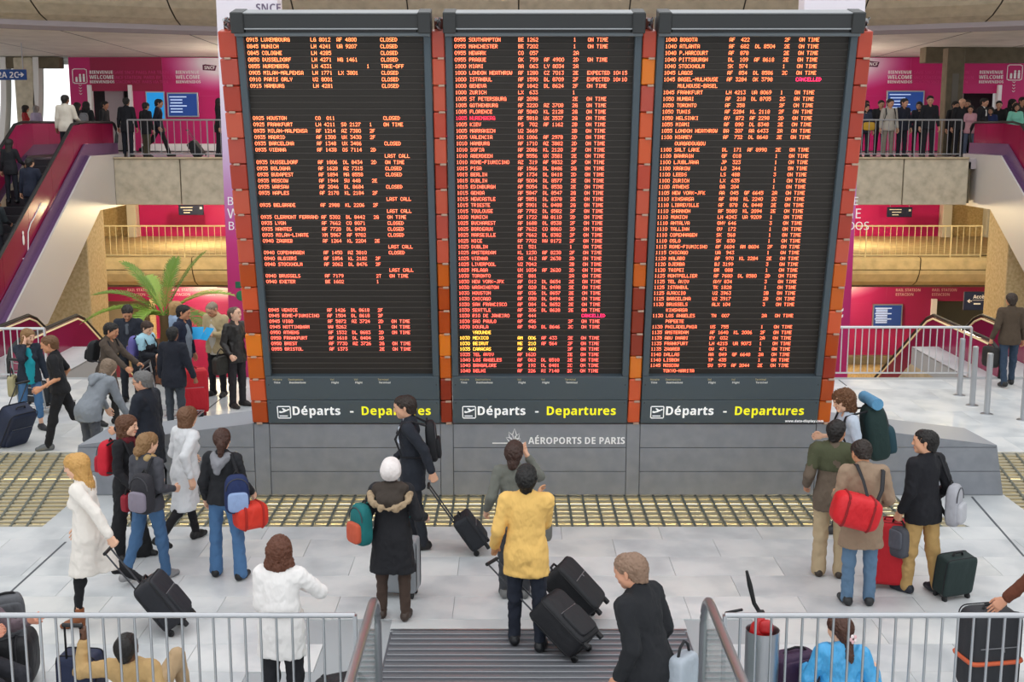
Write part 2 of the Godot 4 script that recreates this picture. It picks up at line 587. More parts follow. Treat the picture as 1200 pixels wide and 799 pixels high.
func build_far():
	var st
	# ---- balcony on the upper floor
	var f = structure("floor_balcony")
	st = begin()
	box(st, Vector3(0, 3.8, -42.5), Vector3(44, 0.3, 12.6))
	part("slab", st, plain("#b3aaae", 0.3), f)
	var edges = [-11.66, -9.72, -6.4, -3.2, 0.0, 3.2, 6.4, 9.6, 11.47, 13.38]
	for i in edges.size() - 1:
		box_part("fascia_panel", f, Vector3((edges[i] + edges[i + 1]) / 2, 3.28, -36.1), Vector3(edges[i + 1] - edges[i] - 0.03, 1.34, 0.2), M.concrete, 0.015)
	box_part("fascia_backing", f, Vector3(0.8, 3.25, -36.3), Vector3(25.4, 1.2, 0.2), M.concrete_dark)
	box_part("coping", f, Vector3(0.86, 3.975, -36.08), Vector3(25.0, 0.05, 0.26), M.concrete_pale, 0.01)
	railing("railing", "steel balcony railing with thin bars, left of the boards beside the rising escalator", -36.05, -11.2, -0.2, 4.0, 1.07, 0.19, null, "upper balcony railings", 0.011, plain("#8f9092", 0.45, 0.3), 12)
	railing("railing", "steel balcony railing with thin bars, right of the boards in front of the crowd", -36.05, 0.2, 13.1, 4.0, 1.07, 0.19, null, "upper balcony railings", 0.011, plain("#8f9092", 0.45, 0.3), 12)
	# ---- ceiling band over the balcony
	var c = structure("ceiling_balcony")
	var prof = []
	for k in 9:
		var a = k / 8.0 * 1.45
		prof.append(Vector2(-39.6 + 3.4 * sin(a), 7.72 + 3.3 * (1.0 - cos(a))))
	prof.append(Vector2(-36.1, 13.0))
	var cuts = [-19.0, -16.3, -13.0, -9.7, -6.4, -3.1, 0.2, 3.5, 6.8, 10.1, 13.4, 16.7, 20.0]
	for i in cuts.size() - 1:
		st = begin()
		bullnose(st, prof, cuts[i] + 0.02, cuts[i + 1] - 0.02, 0.0205, 4)
		part("ceiling_panel", st, M.concrete, c)
	var back = []
	for p in prof:
		back.append(p + Vector2(-0.06, 0.06))
	st = begin()
	bullnose(st, back, -22, 22, 0.0205, 30)
	part("joint_backing", st, plain("#4b4740", 0.9), c)
	st = begin()
	bullnose(st, [Vector2(-40.1, 7.66), Vector2(-39.2, 7.56), Vector2(-38.95, 7.66), Vector2(-38.9, 7.8)], -22, 22, 0.0205, 30)
	part("lip", st, plain("#a79fa4", 0.5), c)
	var under = [-22.0, -16.3, -13.0, -9.7, -6.4, -3.1, 0.2, 3.5, 6.8, 10.1, 13.4, 16.7, 22.0]
	for i in under.size() - 1:
		st = begin()
		for k in 4:
			var x0 = lerpf(under[i] + 0.025, under[i + 1] - 0.025, k / 4.0)
			var x1 = lerpf(under[i] + 0.025, under[i + 1] - 0.025, (k + 1) / 4.0)
			quad(st, Vector3(x0, 7.6, arc_z(x0, -39.9, 0.0205)), Vector3(x1, 7.6, arc_z(x1, -39.9, 0.0205)), Vector3(x1, 7.42, -46.1), Vector3(x0, 7.42, -46.1), Vector3.DOWN)
		part("soffit_panel", st, M.soffit, c)
	st = begin()
	box(st, Vector3(0, 8.0, -47.5), Vector3(44, 0.5, 12.0))
	part("slab", st, plain("#6e6a66", 0.9), c)
	# ---- pink wall of the upper floor
	var w = structure("wall_back")
	var wz = -46.0
	st = begin()
	for r in [[-16.35, -15.55, 4.0, 7.4], [-15.55, -14.15, 6.4, 7.4], [-14.15, 16.4, 4.0, 7.4], [16.4, 18.0, 6.1, 7.4], [18.0, 22.0, 4.0, 7.4]]:
		box(st, Vector3((r[0] + r[1]) / 2.0, (r[2] + r[3]) / 2.0, wz - 0.1), Vector3(r[1] - r[0], r[3] - r[2], 0.2))
	part("pink_panel", st, M.magenta, w)
	box_part("upper_band", w, Vector3(-12.3, 6.78, wz + 0.01), Vector3(6.5, 1.2, 0.03), M.wine)
	for s in [[-11.2, 2.4, false], [13.4, 2.6, true]]:
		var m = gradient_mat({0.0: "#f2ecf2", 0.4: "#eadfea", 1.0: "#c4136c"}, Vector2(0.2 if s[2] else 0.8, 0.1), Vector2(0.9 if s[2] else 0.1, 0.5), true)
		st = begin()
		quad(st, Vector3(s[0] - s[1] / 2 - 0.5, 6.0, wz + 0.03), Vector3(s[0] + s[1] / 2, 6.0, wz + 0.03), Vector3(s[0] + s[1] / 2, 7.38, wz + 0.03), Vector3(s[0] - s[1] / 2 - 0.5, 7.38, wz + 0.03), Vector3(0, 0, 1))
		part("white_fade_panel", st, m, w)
	box_part("white_skirting", w, Vector3(-0.5, 4.13, wz + 0.04), Vector3(26.6, 0.26, 0.05), M.paper)
	for x in [-15.6, -14.1, 16.4, 18.0]:
		box_part("door_jamb", w, Vector3(x, 5.2, wz + 0.02), Vector3(0.14, 2.4, 0.26), M.paper, 0.01)
	for s in [[-15.55, -14.15], [16.4, 18.0]]:
		box_part("recess_wall", w, Vector3(s[0] + 0.42, 5.2, wz - 1.3), Vector3(0.7, 2.4, 0.1), M.white)
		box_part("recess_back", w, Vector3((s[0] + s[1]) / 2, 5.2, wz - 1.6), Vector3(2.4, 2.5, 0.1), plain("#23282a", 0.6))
	for s in [[wp(105, 85, wz).x, 4], [wp(206, 85, wz).x, 0], [wp(1040, 85, wz).x, 0], [wp(1147, 85, wz).x, 4]]:
		wall_text(w, s[0], wp(0, 86.5, wz).y, wz + 0.05, 0.115, "BIENVENUE", M.paper, 700)
		wall_text(w, s[0], wp(0, 92.5, wz).y, wz + 0.05, 0.135, "WELCOME", M.paper, 700)
		wall_text(w, s[0], wp(0, 97.5, wz).y, wz + 0.05, 0.1, "BIENVENIDOS", M.paper, 700)
	for s in [wp(133, 85, wz).x, wp(1070, 85, wz).x]:
		wall_text(w, s, wp(0, 86.5, wz).y, wz + 0.05, 0.115, "GARE SNCF PARIS PAR TRAIN", M.magenta_light, 500)
		wall_text(w, s, wp(0, 92.5, wz).y, wz + 0.05, 0.115, "SNCF STATION  PARIS BY TRAIN", M.magenta_light, 500)
		wall_text(w, s, wp(0, 97.5, wz).y, wz + 0.05, 0.1, "ESTACION SNCF  PARIS VIA TREN", M.magenta_light, 500)
	rail_logo(w, Vector3(wp(246, 78, wz).x, 7.03, wz + 0.05), 0.52)
	rail_logo(w, Vector3(wp(1022, 74, wz).x, 7.16, wz + 0.05), 0.52)
	pictogram(w, Vector3(-15.95, 6.72, wz + 0.03), 0.52)
	pictogram(w, Vector3(wp(1189, 82, wz).x, 6.85, wz + 0.03), 0.55)
	info_screen("info_screen", "blue information screen on the pink wall of the upper floor, left of the boards", Vector3(-12.17, 5.68, wz + 0.12), 1.05, 0.8, 6)
	info_screen("info_screen", "wide blue information screen on the pink wall behind the right balcony crowd", Vector3(wp(1060, 115, wz).x, 5.8, wz + 0.12), 1.3, 0.7, 5)
	var map = thing("wall_map", "bright blue map panel on the pink wall behind the walking pair", "map", Vector3(-13.2, 5.65, wz + 0.05))
	box_part("panel", map, Vector3.ZERO, Vector3(0.62, 0.95, 0.04), glow("#1d8fd8", 0.5), 0.01)
	box_part("frame", map, Vector3(0, 0, -0.02), Vector3(0.7, 1.03, 0.03), M.steel)
	# ---- grey beam and pier right of the boards
	var b = structure("trim_1")
	box_part("beam", b, Vector3(17.2, 7.28, -42.0), Vector3(6.8, 0.58, 0.6), M.concrete_dark, 0.02)
	box_part("pier", b, Vector3(14.15, 5.55, -40.0), Vector3(0.55, 3.6, 0.5), M.concrete_dark, 0.02)
	box_part("pier_recess", b, Vector3(14.15, 5.9, -39.74), Vector3(0.2, 1.3, 0.04), plain("#6b675f", 0.8), 0.0)
	# ---- daylight side at the far left
	var s = structure("wall_left_window")
	box_part("pier", s, Vector3(-17.9, 5.7, -46.0), Vector3(0.75, 3.4, 0.6), M.concrete, 0.05)
	st = begin()
	for k in 10:
		var a0 = k / 10.0
		var a1 = (k + 1) / 10.0
		for side in [[-17.55, 1], [-18.75, 1]]:
			var xa = side[0] + 0.55 * pow(1 - a0, 2.0) * -0.6
			var xb = side[0] + 0.55 * pow(1 - a1, 2.0) * -0.6
			quad(st, Vector3(xa, 7.4 - 3.4 * (1 - a0), -45.7), Vector3(xa + 0.2, 7.4 - 3.4 * (1 - a0), -45.7), Vector3(xb + 0.2, 7.4 - 3.4 * (1 - a1), -45.7), Vector3(xb, 7.4 - 3.4 * (1 - a1), -45.7), Vector3(0, 0, 1))
			quad(st, Vector3(xa + 0.2, 7.4 - 3.4 * (1 - a0), -45.7), Vector3(xa + 0.2, 7.4 - 3.4 * (1 - a0), -46.2), Vector3(xb + 0.2, 7.4 - 3.4 * (1 - a1), -46.2), Vector3(xb + 0.2, 7.4 - 3.4 * (1 - a1), -45.7), Vector3(1, 0, 0))
	part("curved_jamb", st, M.white, s)
	box_part("head", s, Vector3(-19.3, 7.2, -46.0), Vector3(5.4, 0.4, 0.5), M.concrete_dark, 0.02)
	for x in [-17.0, -18.75]:
		box_part("pane", s, Vector3(x, 5.6, -46.1), Vector3(1.2, 3.4, 0.02), M.glass)
	# ---- far side of the hall at floor level, across the void
	var g = structure("floor_far")
	box_part("slab", g, Vector3(0, -0.05, -51.0), Vector3(44, 0.5, 11.0), M.concrete_pale)
	for i in cuts.size() - 1:
		st = begin()
		bullnose(st, [Vector2(-45.1, -0.95), Vector2(-44.75, -0.9), Vector2(-44.3, -0.7), Vector2(-44.05, -0.4), Vector2(-44.0, -0.25)], cuts[i] + 1.42, cuts[i + 1] + 1.38, 0.0, 1)
		part("edge_panel", st, M.concrete_pale, g)
		st = begin()
		bullnose(st, [Vector2(-43.97, -0.22), Vector2(-43.95, 0.1), Vector2(-44.0, 0.21), Vector2(-44.3, 0.23)], cuts[i] + 1.42, cuts[i + 1] + 1.38, 0.0, 1)
		part("edge_coping", st, M.concrete_pale, g)
	box_part("edge_backing", g, Vector3(0, -0.4, -45.2), Vector3(44, 1.1, 1.0), M.concrete_dark)
	railing("railing", "cream railing across the far void, left of the boards behind the palm", -44.1, -15.0, -0.5, 0.2, 1.15, 0.22, null, "far side railings", 0.012, plain("#d8cfae", 0.5), 14)
	railing("railing", "cream railing across the far void, right of the boards below the concrete balcony", -44.1, 0.5, 17.0, 0.2, 1.15, 0.22, null, "far side railings", 0.012, plain("#d8cfae", 0.5), 14)
	var h = structure("wall_far")
	st = begin()
	box(st, Vector3(-7.0, 1.5, -53.1), Vector3(19.0, 3.2, 0.2))
	box(st, Vector3(10.6, 1.5, -53.1), Vector3(16.4, 3.2, 0.2))
	part("pink_panel", st, mat("#c61272", 0.5), h)
	box_part("stone_bay", h, Vector3(-18.5, 1.5, -53.1), Vector3(4.0, 3.2, 0.2), M.stone)
	box_part("stone_bay", h, Vector3(20.6, 1.5, -53.1), Vector3(3.6, 3.2, 0.2), M.stone)
	for x in [-16.35, 18.7, 20.6]:
		box_part("white_post", h, Vector3(x, 1.5, -52.7), Vector3(0.4, 3.2, 0.5), M.white, 0.02)
	box_part("ceiling", h, Vector3(0, 2.8, -45.2), Vector3(44, 0.2, 17.2), M.concrete_pale)
	# ---- lower floor with its own pink wall
	var l = structure("floor_lower")
	box_part("slab", l, Vector3(0, -5.7, -40), Vector3(44, 0.4, 36), M.stone)
	var p = structure("wall_lower")
	var lz = -48.4
	st = begin()
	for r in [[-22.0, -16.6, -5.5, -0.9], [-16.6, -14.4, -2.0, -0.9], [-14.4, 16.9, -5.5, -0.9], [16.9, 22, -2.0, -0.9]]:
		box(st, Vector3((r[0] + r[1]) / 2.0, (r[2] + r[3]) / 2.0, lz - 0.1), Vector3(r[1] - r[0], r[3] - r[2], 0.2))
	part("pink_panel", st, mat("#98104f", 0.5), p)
	for x in [[-12.2, -0.25, 1], [12.2, 0.25, 1]]:
		st = begin()
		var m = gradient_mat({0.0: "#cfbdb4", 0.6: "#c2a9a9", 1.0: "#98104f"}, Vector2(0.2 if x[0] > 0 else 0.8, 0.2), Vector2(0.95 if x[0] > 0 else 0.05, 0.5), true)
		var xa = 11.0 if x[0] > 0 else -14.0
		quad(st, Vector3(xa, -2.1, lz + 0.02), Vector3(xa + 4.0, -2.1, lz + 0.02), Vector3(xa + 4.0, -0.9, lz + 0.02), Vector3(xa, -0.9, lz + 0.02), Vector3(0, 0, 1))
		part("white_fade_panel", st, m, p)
	rail_logo(p, Vector3(13.75, -1.22, lz + 0.05), 0.5)
	rail_logo(p, Vector3(-11.55, -1.35, lz + 0.05), 0.5)
	for x in [15.35, 16.8, -13.6, -15.4, -12.6]:
		wall_text(p, x, -1.42, lz + 0.03, 0.11, "GARE SNCF", plain("#d9a0a8", 0.5), 600)
		wall_text(p, x, -1.6, lz + 0.03, 0.11, "RAIL STATION", plain("#d9a0a8", 0.5), 600)
		wall_text(p, x, -1.78, lz + 0.03, 0.11, "ESTACION", plain("#d9a0a8", 0.5), 600)
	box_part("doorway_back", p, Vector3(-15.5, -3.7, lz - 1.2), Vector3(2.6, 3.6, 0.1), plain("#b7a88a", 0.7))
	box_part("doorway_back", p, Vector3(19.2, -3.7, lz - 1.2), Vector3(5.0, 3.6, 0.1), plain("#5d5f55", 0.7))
	box_part("door_jamb", p, Vector3(16.9, -3.7, lz + 0.02), Vector3(0.2, 3.6, 0.26), M.paper)
	box_part("door_jamb", p, Vector3(-14.4, -3.7, lz + 0.02), Vector3(0.2, 3.6, 0.26), M.stone)
	box_part("grey_band", p, Vector3(4, -4.35, lz + 0.2), Vector3(26, 0.32, 0.4), M.concrete_dark, 0.01)
	box_part("stone_base", p, Vector3(4, -5.0, lz + 0.15), Vector3(26, 1.0, 0.3), M.stone)
	info_screen("info_screen", "dark blue departures screen on the lower pink wall under the SNCF sign", wp(1040, 370, lz + 0.12), 1.1, 0.85, 9, 0.25)

func build_signs():
	var t = thing("hanging_sign", "blue gate sign reading 2A and 2C with an arrow at the far left", "sign", wp(0, 87.5, -40.0) + Vector3(0.35, 0, 0))
	box_part("panel", t, Vector3(-0.2, 0, 0), Vector3(1.4, 0.33, 0.08), mat("#1a4a93", 0.5), 0.01)
	lettering(t, "lettering", "2A 2C", 0.19, Vector3(-0.42, -0.1, 0.042), M.paper, 700)
	var st = begin()
	prism(st, [Vector2(0.24, 0.02), Vector2(0.36, 0.02), Vector2(0.32, 0.07), Vector2(0.36, 0.07), Vector2(0.44, 0.0), Vector2(0.36, -0.07), Vector2(0.32, -0.07), Vector2(0.36, -0.02), Vector2(0.24, -0.02)], 0.01, Transform3D(Basis(), Vector3(0, 0, 0.046)))
	part("arrow", st, M.paper, t)
	for x in [-0.7, 0.4]:
		box_part("hanger", t, Vector3(x, 0.7, 0), Vector3(0.03, 1.1, 0.03), M.steel)
	for s in [[wp(1054, 248.5, -51.5), 1.05, "dark navy sign hanging under the balcony right of the boards"], [wp(224, 246, -51.5), 1.05, "dark navy sign hanging under the balcony left of the boards"]]:
		t = thing("hanging_sign", s[2], "sign", s[0], 0.0, "signs hanging under the balcony")
		box_part("panel", t, Vector3.ZERO, Vector3(s[1], 0.42, 0.08), M.navy, 0.01)
		for k in 3:
			box_part("text_line", t, Vector3(-0.18 + 0.05 * (k % 2), 0.11 - k * 0.11, 0.042), Vector3(0.5 - 0.12 * k, 0.03, 0.006), M.paper)
		box_part("pictogram", t, Vector3(s[1] * 0.4, 0.08, 0.042), Vector3(0.09, 0.09, 0.006), M.paper)
		for x in [-0.4, 0.4]:
			box_part("hanger", t, Vector3(x, 0.45, 0), Vector3(0.02, 0.5, 0.02), M.steel)
	t = thing("hanging_sign", "long dark sign high on the lower pink wall above the access sign", "sign", wp(1129, 331, -46.8))
	box_part("panel", t, Vector3.ZERO, Vector3(1.7, 0.3, 0.08), mat("#1b1d2b", 0.5), 0.01)
	lettering(t, "lettering", "Terminal", 0.1, Vector3(-0.6, -0.03, 0.044), plain("#8f93a4"), 600)
	box_part("pictogram", t, Vector3(0.58, 0, 0.042), Vector3(0.16, 0.16, 0.006), plain("#8f93a4"), 0.002)
	t = thing("hanging_sign", "navy access sign with a white left arrow by the stone pier", "sign", wp(1144, 352.5, -43.0))
	box_part("panel", t, Vector3(0.2, 0, 0), Vector3(1.3, 0.66, 0.08), M.navy, 0.01)
	lettering(t, "lettering", "Accès SNCF", 0.13, Vector3(-0.13, 0.09, 0.042), M.paper, 700)
	box_part("divider", t, Vector3(0.25, 0.03, 0.042), Vector3(0.8, 0.012, 0.006), M.paper)
	st = begin()
	prism(st, [Vector2(-0.17, 0.015), Vector2(-0.27, 0.015), Vector2(-0.23, 0.06), Vector2(-0.27, 0.06), Vector2(-0.34, 0.0), Vector2(-0.27, -0.06), Vector2(-0.23, -0.06), Vector2(-0.27, -0.015), Vector2(-0.17, -0.015)], 0.01, Transform3D(Basis(), Vector3(0, 0, 0.046)))
	part("arrow", st, M.paper, t)
	pillow(begin(), Vector3.ZERO, Vector3.ONE)
	box_part("train_pictogram", t, Vector3(0.02, -0.1, 0.042), Vector3(0.24, 0.05, 0.006), M.paper, 0.002)

func build_pillars():
	for s in [[-6.26, "left"], [7.62, "right"]]:
		var t = structure("trim_2" if s[0] < 0 else "trim_3", Vector3(s[0], 0, -30))
		var m = gradient_mat({0.0: "#ebe8ee", 0.38: "#e4dde8", 0.47: "#cbb2d2", 0.53: "#b878b0", 0.59: "#bb2576", 0.64: "#b01262", 1.0: "#a00f52"}, Vector2(0, 0), Vector2(0, 1))
		var st = begin()
		var w = 0.72
		for q in [[Vector3(-w, 0, 0.3), Vector3(w, 0, 0.3), Vector3(0, 0, 1)], [Vector3(w, 0, 0.3), Vector3(w, 0, -0.3), Vector3(1, 0, 0)], [Vector3(-w, 0, -0.3), Vector3(-w, 0, 0.3), Vector3(-1, 0, 0)], [Vector3(w, 0, -0.3), Vector3(-w, 0, -0.3), Vector3(0, 0, -1)]]:
			quad(st, q[0] + Vector3(0, -5.5, 0), q[1] + Vector3(0, -5.5, 0), q[1] + Vector3(0, 13, 0), q[0] + Vector3(0, 13, 0), q[2])
		part("printed_wrap", st, m, t)
		for k in 3:
			lettering(t, "lettering", ["BIENVENUE", "WELCOME", "BIENVENIDOS"][k], [0.2, 0.24, 0.2][k], Vector3(-0.66, [3.0, 2.68, 2.4][k], 0.305), M.paper, 500)
		for y in [1.0, 0.85] if s[0] > 0 else []:
			st = begin()
			prism(st, [Vector2(-0.14, 0.12), Vector2(0, 0), Vector2(0.14, 0.12), Vector2(0.14, 0.06), Vector2(0, -0.06), Vector2(-0.14, 0.06)], 0.01, Transform3D(Basis(), Vector3(0.4, y - 0.65, 0.31)))
			part("arrow", st, M.paper, t)
		if s[0] < 0:
			lettering(t, "lettering", "SNCF", 0.18, Vector3(0.2, 7.55, 0.305), plain("#6d6078"), 700, true)
			st = begin()
			pillow(st, Vector3(-0.35, 0.78, 0.3), Vector3(0.17, 0.13, 0.02), 0.8)
			part("green_disc", st, mat("#0d6b41", 0.5), t)
			box_part("green_plate", t, Vector3(-0.35, 1.05, 0.3), Vector3(0.36, 0.16, 0.02), mat("#0f5a3d", 0.5), 0.005)
	# stone piers under the balcony ends
	for s in [[-12.55, -1], [14.55, 1]]:
		var t = structure("trim_4" if s[1] < 0 else "trim_5", Vector3(s[0], 0, -34.7))
		box_part("pier", t, Vector3(0, -1.5, 0), Vector3(1.4, 8.2, 1.5), M.stone, 0.02)

func build_shell():
	for s in [["wall_left", -22.2], ["wall_right", 22.2]]:
		var w = structure(s[0])                   # unseen, white to bounce light; open beside the upper gallery to daylight its soffit
		box_part("wall_panel", w, Vector3(s[1], 3.5, -12.5), Vector3(0.4, 19.5, 47), M.white)
		box_part("wall_panel", w, Vector3(s[1], -1.1, -45.7), Vector3(0.4, 10.3, 19.4), M.white)
		box_part("wall_panel", w, Vector3(s[1], 10.3, -45.7), Vector3(0.4, 5.8, 19.4), M.white)
		for k in 5:
			box_part("unseen_glazing_post", w, Vector3(s[1], 5.7, -38.5 - k * 3.6), Vector3(0.3, 3.5, 0.2), M.steel_pale)
	var b = structure("wall_front_unseen")              # unseen glazed front behind the viewer: posts and rails, open for frontal daylight
	box_part("sill_wall", b, Vector3(0, -2.6, 11.0), Vector3(44.4, 6.0, 0.4), M.white)
	for k in 9:
		box_part("unseen_glazing_post", b, Vector3(-22 + k * 5.5, 6.8, 11.0), Vector3(0.3, 12.8, 0.4), M.steel_pale)
	for y in [4.5, 8.8]:
		box_part("unseen_glazing_rail", b, Vector3(0, y, 11.0), Vector3(44, 0.2, 0.3), M.steel_pale)
	var e = structure("wall_end")
	box_part("lower_panel", e, Vector3(0, -1.0, -55.2), Vector3(44.4, 10.0, 0.4), M.white)
	box_part("upper_panel", e, Vector3(0, 10.4, -55.2), Vector3(44.4, 5.6, 0.4), M.white)
	box_part("upper_panel", e, Vector3(3.0, 5.8, -55.2), Vector3(38.4, 3.8, 0.4), M.white)
	var c = structure("ceiling")  # unseen roof, opened over the hall so daylight reaches floor and ceiling band
	for r in [[-22, 22, 11, 7], [-22, 22, -36.4, -55.4], [-22, -19, 7, -36.4], [19, 22, 7, -36.4]]:
		box_part("unseen_roof_slab", c, Vector3((r[0] + r[1]) / 2.0, 13.2, (r[2] + r[3]) / 2.0), Vector3(r[1] - r[0], 0.3, r[2] - r[3]), M.white)
	for k in 7:
		box_part("unseen_roof_beam", c, Vector3(0, 13.2, 3.0 - k * 5.6), Vector3(34, 0.4, 0.25), M.steel_pale)

# ---------------------------------------------------------------- departure boards
const GLYPHS = {"0": "3E4141413E", "1": "00427F4000", "2": "4261514946", "3": "2141454B31", "4": "1814127F10", "5": "2745454539", "6": "3C4A494930", "7": "0171090503", "8": "3649494936", "9": "064949291E",
	"A": "7E1111117E", "B": "7F49494936", "C": "3E41414122", "D": "7F4141221C", "E": "7F49494941", "F": "7F09090901", "G": "3E4149497A", "H": "7F0808087F", "I": "00417F4100", "J": "2040413F01",
	"K": "7F08142241", "L": "7F40404040", "M": "7F020C027F", "N": "7F0408107F", "O": "3E4141413E", "P": "7F09090906", "Q": "3E4151215E", "R": "7F09192946", "S": "4649494931", "T": "01017F0101",
	"U": "3F4040403F", "V": "1F2040201F", "W": "3F4038403F", "X": "6314081463", "Y": "0708700807", "Z": "6151494543", "-": "0808080808", ".": "0060600000", ":": "0036360000"}

const BOARD_A = ["0915 LUXEMBOURG|LG 8012|AF 4800||CLOSED", "0845 MUNICH|LH 4241|UA 9207||CLOSED", "0845 COLOGNE|LH 4285|||CLOSED", "0850 DUSSELDORF|LH 4271|NG 1461||CLOSED", "0855 NUREMBERG|LH 4331||1|TAKE-OFF", "0905 MILAN-MALPENSA|LH 1771|LX 3801||CLOSED",
	"0910 PARIS ORLY|U2 8001|||CLOSED", "0915 HAMBURG|LH 4281|||CLOSED", "", "", "", "", "0925 HOUSTON|CO  011|||CLOSED", "0925 FRANKFURT|LH 4211|SQ 2127|1|ON TIME", "0935 MILAN-MALPENSA|AF 1214|AZ 7380|2F|", "0935 MADRID|AF 1300|UX 3430|2F|",
	"0935 BARCELONA|AF 1348|UX 3486||CLOSED", "0935 VIENNA|AF 1438|OS 7114|2D|", "||||LAST CALL", "0935 DUSSELDORF|AF 1806|DL 8434|2D|ON TIME", "0935 BOLOGNA|AF 1628|AZ 7315||CLOSED", "0935 BUDAPEST|AF 1894|MA 8558||CLOSED", "0935 MOSCOW|AF 1944|SU 448|2E|",
	"0935 WARSAW|AF 2046|DL 8684||CLOSED", "0935 NAPLES|AF 2178|KL 2184|2F|", "||||LAST CALL", "0935 BELGRADE|AF 2988|KL 2206|2F|", "||||LAST CALL", "0935 CLERMONT FERRAND|AF 5302|DL 8442|2G|ON TIME", "0935 LYON|AF 7662|CO 8071||CLOSED",
	"0935 NANTES|AF 7720|DL 8430||CLOSED", "0935 MILAN-LINATE|XM 5967|AF 9702||CLOSED", "0940 ZAGREB|AF 1264|KL 2204|2E|", "||||LAST CALL", "0940 COPENHAGEN|AF 1450|AZ 3810||CLOSED", "0940 ALGIERS|AF 1854|KL 2182|2F|", "0940 STOCKHOLM|AF 2062|DL 8476|2F|",
	"||||LAST CALL", "0940 BRUSSELS|AF 7179||2T|ON TIME", "0940 EXETER|BE 1602||1|", "", "", "", "", "0945 VENICE|AF 1426|DL 8618|2F|", "0945 ROME-FIUMICINO|AF 1504|DL 8618|2F|", "0945 VIGO|AF 5872|AZ 3724|2D|ON TIME", "0945 NOTTINGHAM|WW 5262||1|ON TIME",
	"0950 ATHENS|AF 1532|DL 8683|2D|ON TIME", "0950 FRANKFURT|AF 1618|DL 8404|2D|", "0950 BREST|AF 7730|AZ 3726|2G|ON TIME", "0955 BRISTOL|AF 1373||2E|ON TIME", "", "", "", ""]
const BOARD_B = ["0955 SOUTHAMPTON|BE 1262||1|ON TIME", "0955 MANCHESTER|BE 7202||1|ON TIME", "0955 NEWARK|CO  057||2A|", "0955 PRAGUE|OK  759|AF 4900|2D|ON TIME", "1000 MIAMI|AA  063|LY 8034|2A|", "1000 LONDON HEATHROW|AF 1280|CZ 7013|2E|EXPECTED 10:15",
	"1000 ISTANBUL|AF 1590|DL 8709|2F|EXPECTED 10:10", "1000 GENEVA|AF 1842|DL 8624|2F|ON TIME", "1000 ZURICH|LX  633||1|", "1005 ST PETERSBURG|AF 2098||2E|ON TIME", "1005 GOTHENBURG|AF 3220|AZ 3708|2G|ON TIME", "1005 FLORENCE|AF 5040|KL 2128|2G|ON TIME",
	"1005 NUREMBERG|AF 5818|UX 3537|2G|ON TIME", "1005 KIEV|PS  702|AF 1162|2B|ON TIME", "1005 MARRAKECH|U2 3669||2B|ON TIME", "1005 VALENCIA|UX 1006|AF 2978|2D|ON TIME", "1010 HAMBURG|AF 1710|AZ 3882|2D|ON TIME", "1010 SOFIA|AF 2086|KL 2120|2F|ON TIME",
	"1010 ABERDEEN|AF 5556|UX 3581|2E|ON TIME", "1010 ROME-FIUMICINO|AZ  319|AF 9832|2F|ON TIME", "1015 PISA|AF 1566|DL 8486|2G|ON TIME", "1015 BERLIN|AF 1734|DL 8418|2D|ON TIME", "1015 DUBLIN|AF 5004|DL 8577|2E|ON TIME", "1015 EDINBURGH|AF 5054|DL 8530|2E|ON TIME",
	"1015 GENOA|AF 5847|DL 8547|2G|ON TIME", "1015 NEWCASTLE|AF 5851|DL 8378|2E|ON TIME", "1015 TRIESTE|AF 5901|DL 8488|2G|ON TIME", "1015 TOULOUSE|AF 7782|DL 8582|2F|ON TIME", "1020 MUNICH|AF 1722|NW 8110|2D|ON TIME", "1025 BUCHAREST|AF 1688|DL 8538|2F|ON TIME",
	"1025 BORDEAUX|AF 7622|CO 8060|2D|ON TIME", "1025 MARSEILLE|AF 7662|DL 8382|2F|ON TIME", "1025 NICE|AF 7702|NW 8172|2F|ON TIME", "1025 DUBLIN|EI  521||1|ON TIME", "1025 AMSTERDAM|KL 1230|AF 8230|2F|ON TIME", "1025 VIENNA|OS  412|AF 2638|2D|ON TIME",
	"1025 LIVERPOOL|U2 7042||2B|ON TIME", "1025 MALAGA|UX 1034|AF 2620|2D|ON TIME", "1030 TORONTO|AC  881||2A|ON TIME", "1030 NEW YORK-JFK|AF  012|DL 8654|2E|ON TIME", "1030 WASHINGTON|AF  028|DL 8498|2E|ON TIME", "1030 HOUSTON|AF  036|DL 8657|2E|ON TIME",
	"1030 CHICAGO|AF  050|DL 8494|2E|ON TIME", "1030 SAN FRANCISCO|AF  084|DL 8652|2E|ON TIME", "1030 SEATTLE|AF  306|DL 8628|2E|ON TIME", "1030 RIO DE JANEIRO|AF  444|||CANCELLED", "1030 SAO PAULO|AF  456||2F|ON TIME", "1030 DOUALA|AF  940|DL 8646|2C|ON TIME",
	"     YAOUNDE|||", "1030 MEXICO|AM  006|AF 433|2E|ON TIME", "1030 BEIRUT|ME  210|AF 564|2F|ON TIME", "1035 CARACAS|AF  460||2F|ON TIME", "1035 TEL AVIV|AF 1620||2E|ON TIME", "1040 LOS ANGELES|AF  062|DL 8510|2E|ON TIME", "1040 BANGALORE|AF  192|DL 8481|2C|ON TIME", "1040 DELHI|AF  226|AI 7148|2C|ON TIME"]
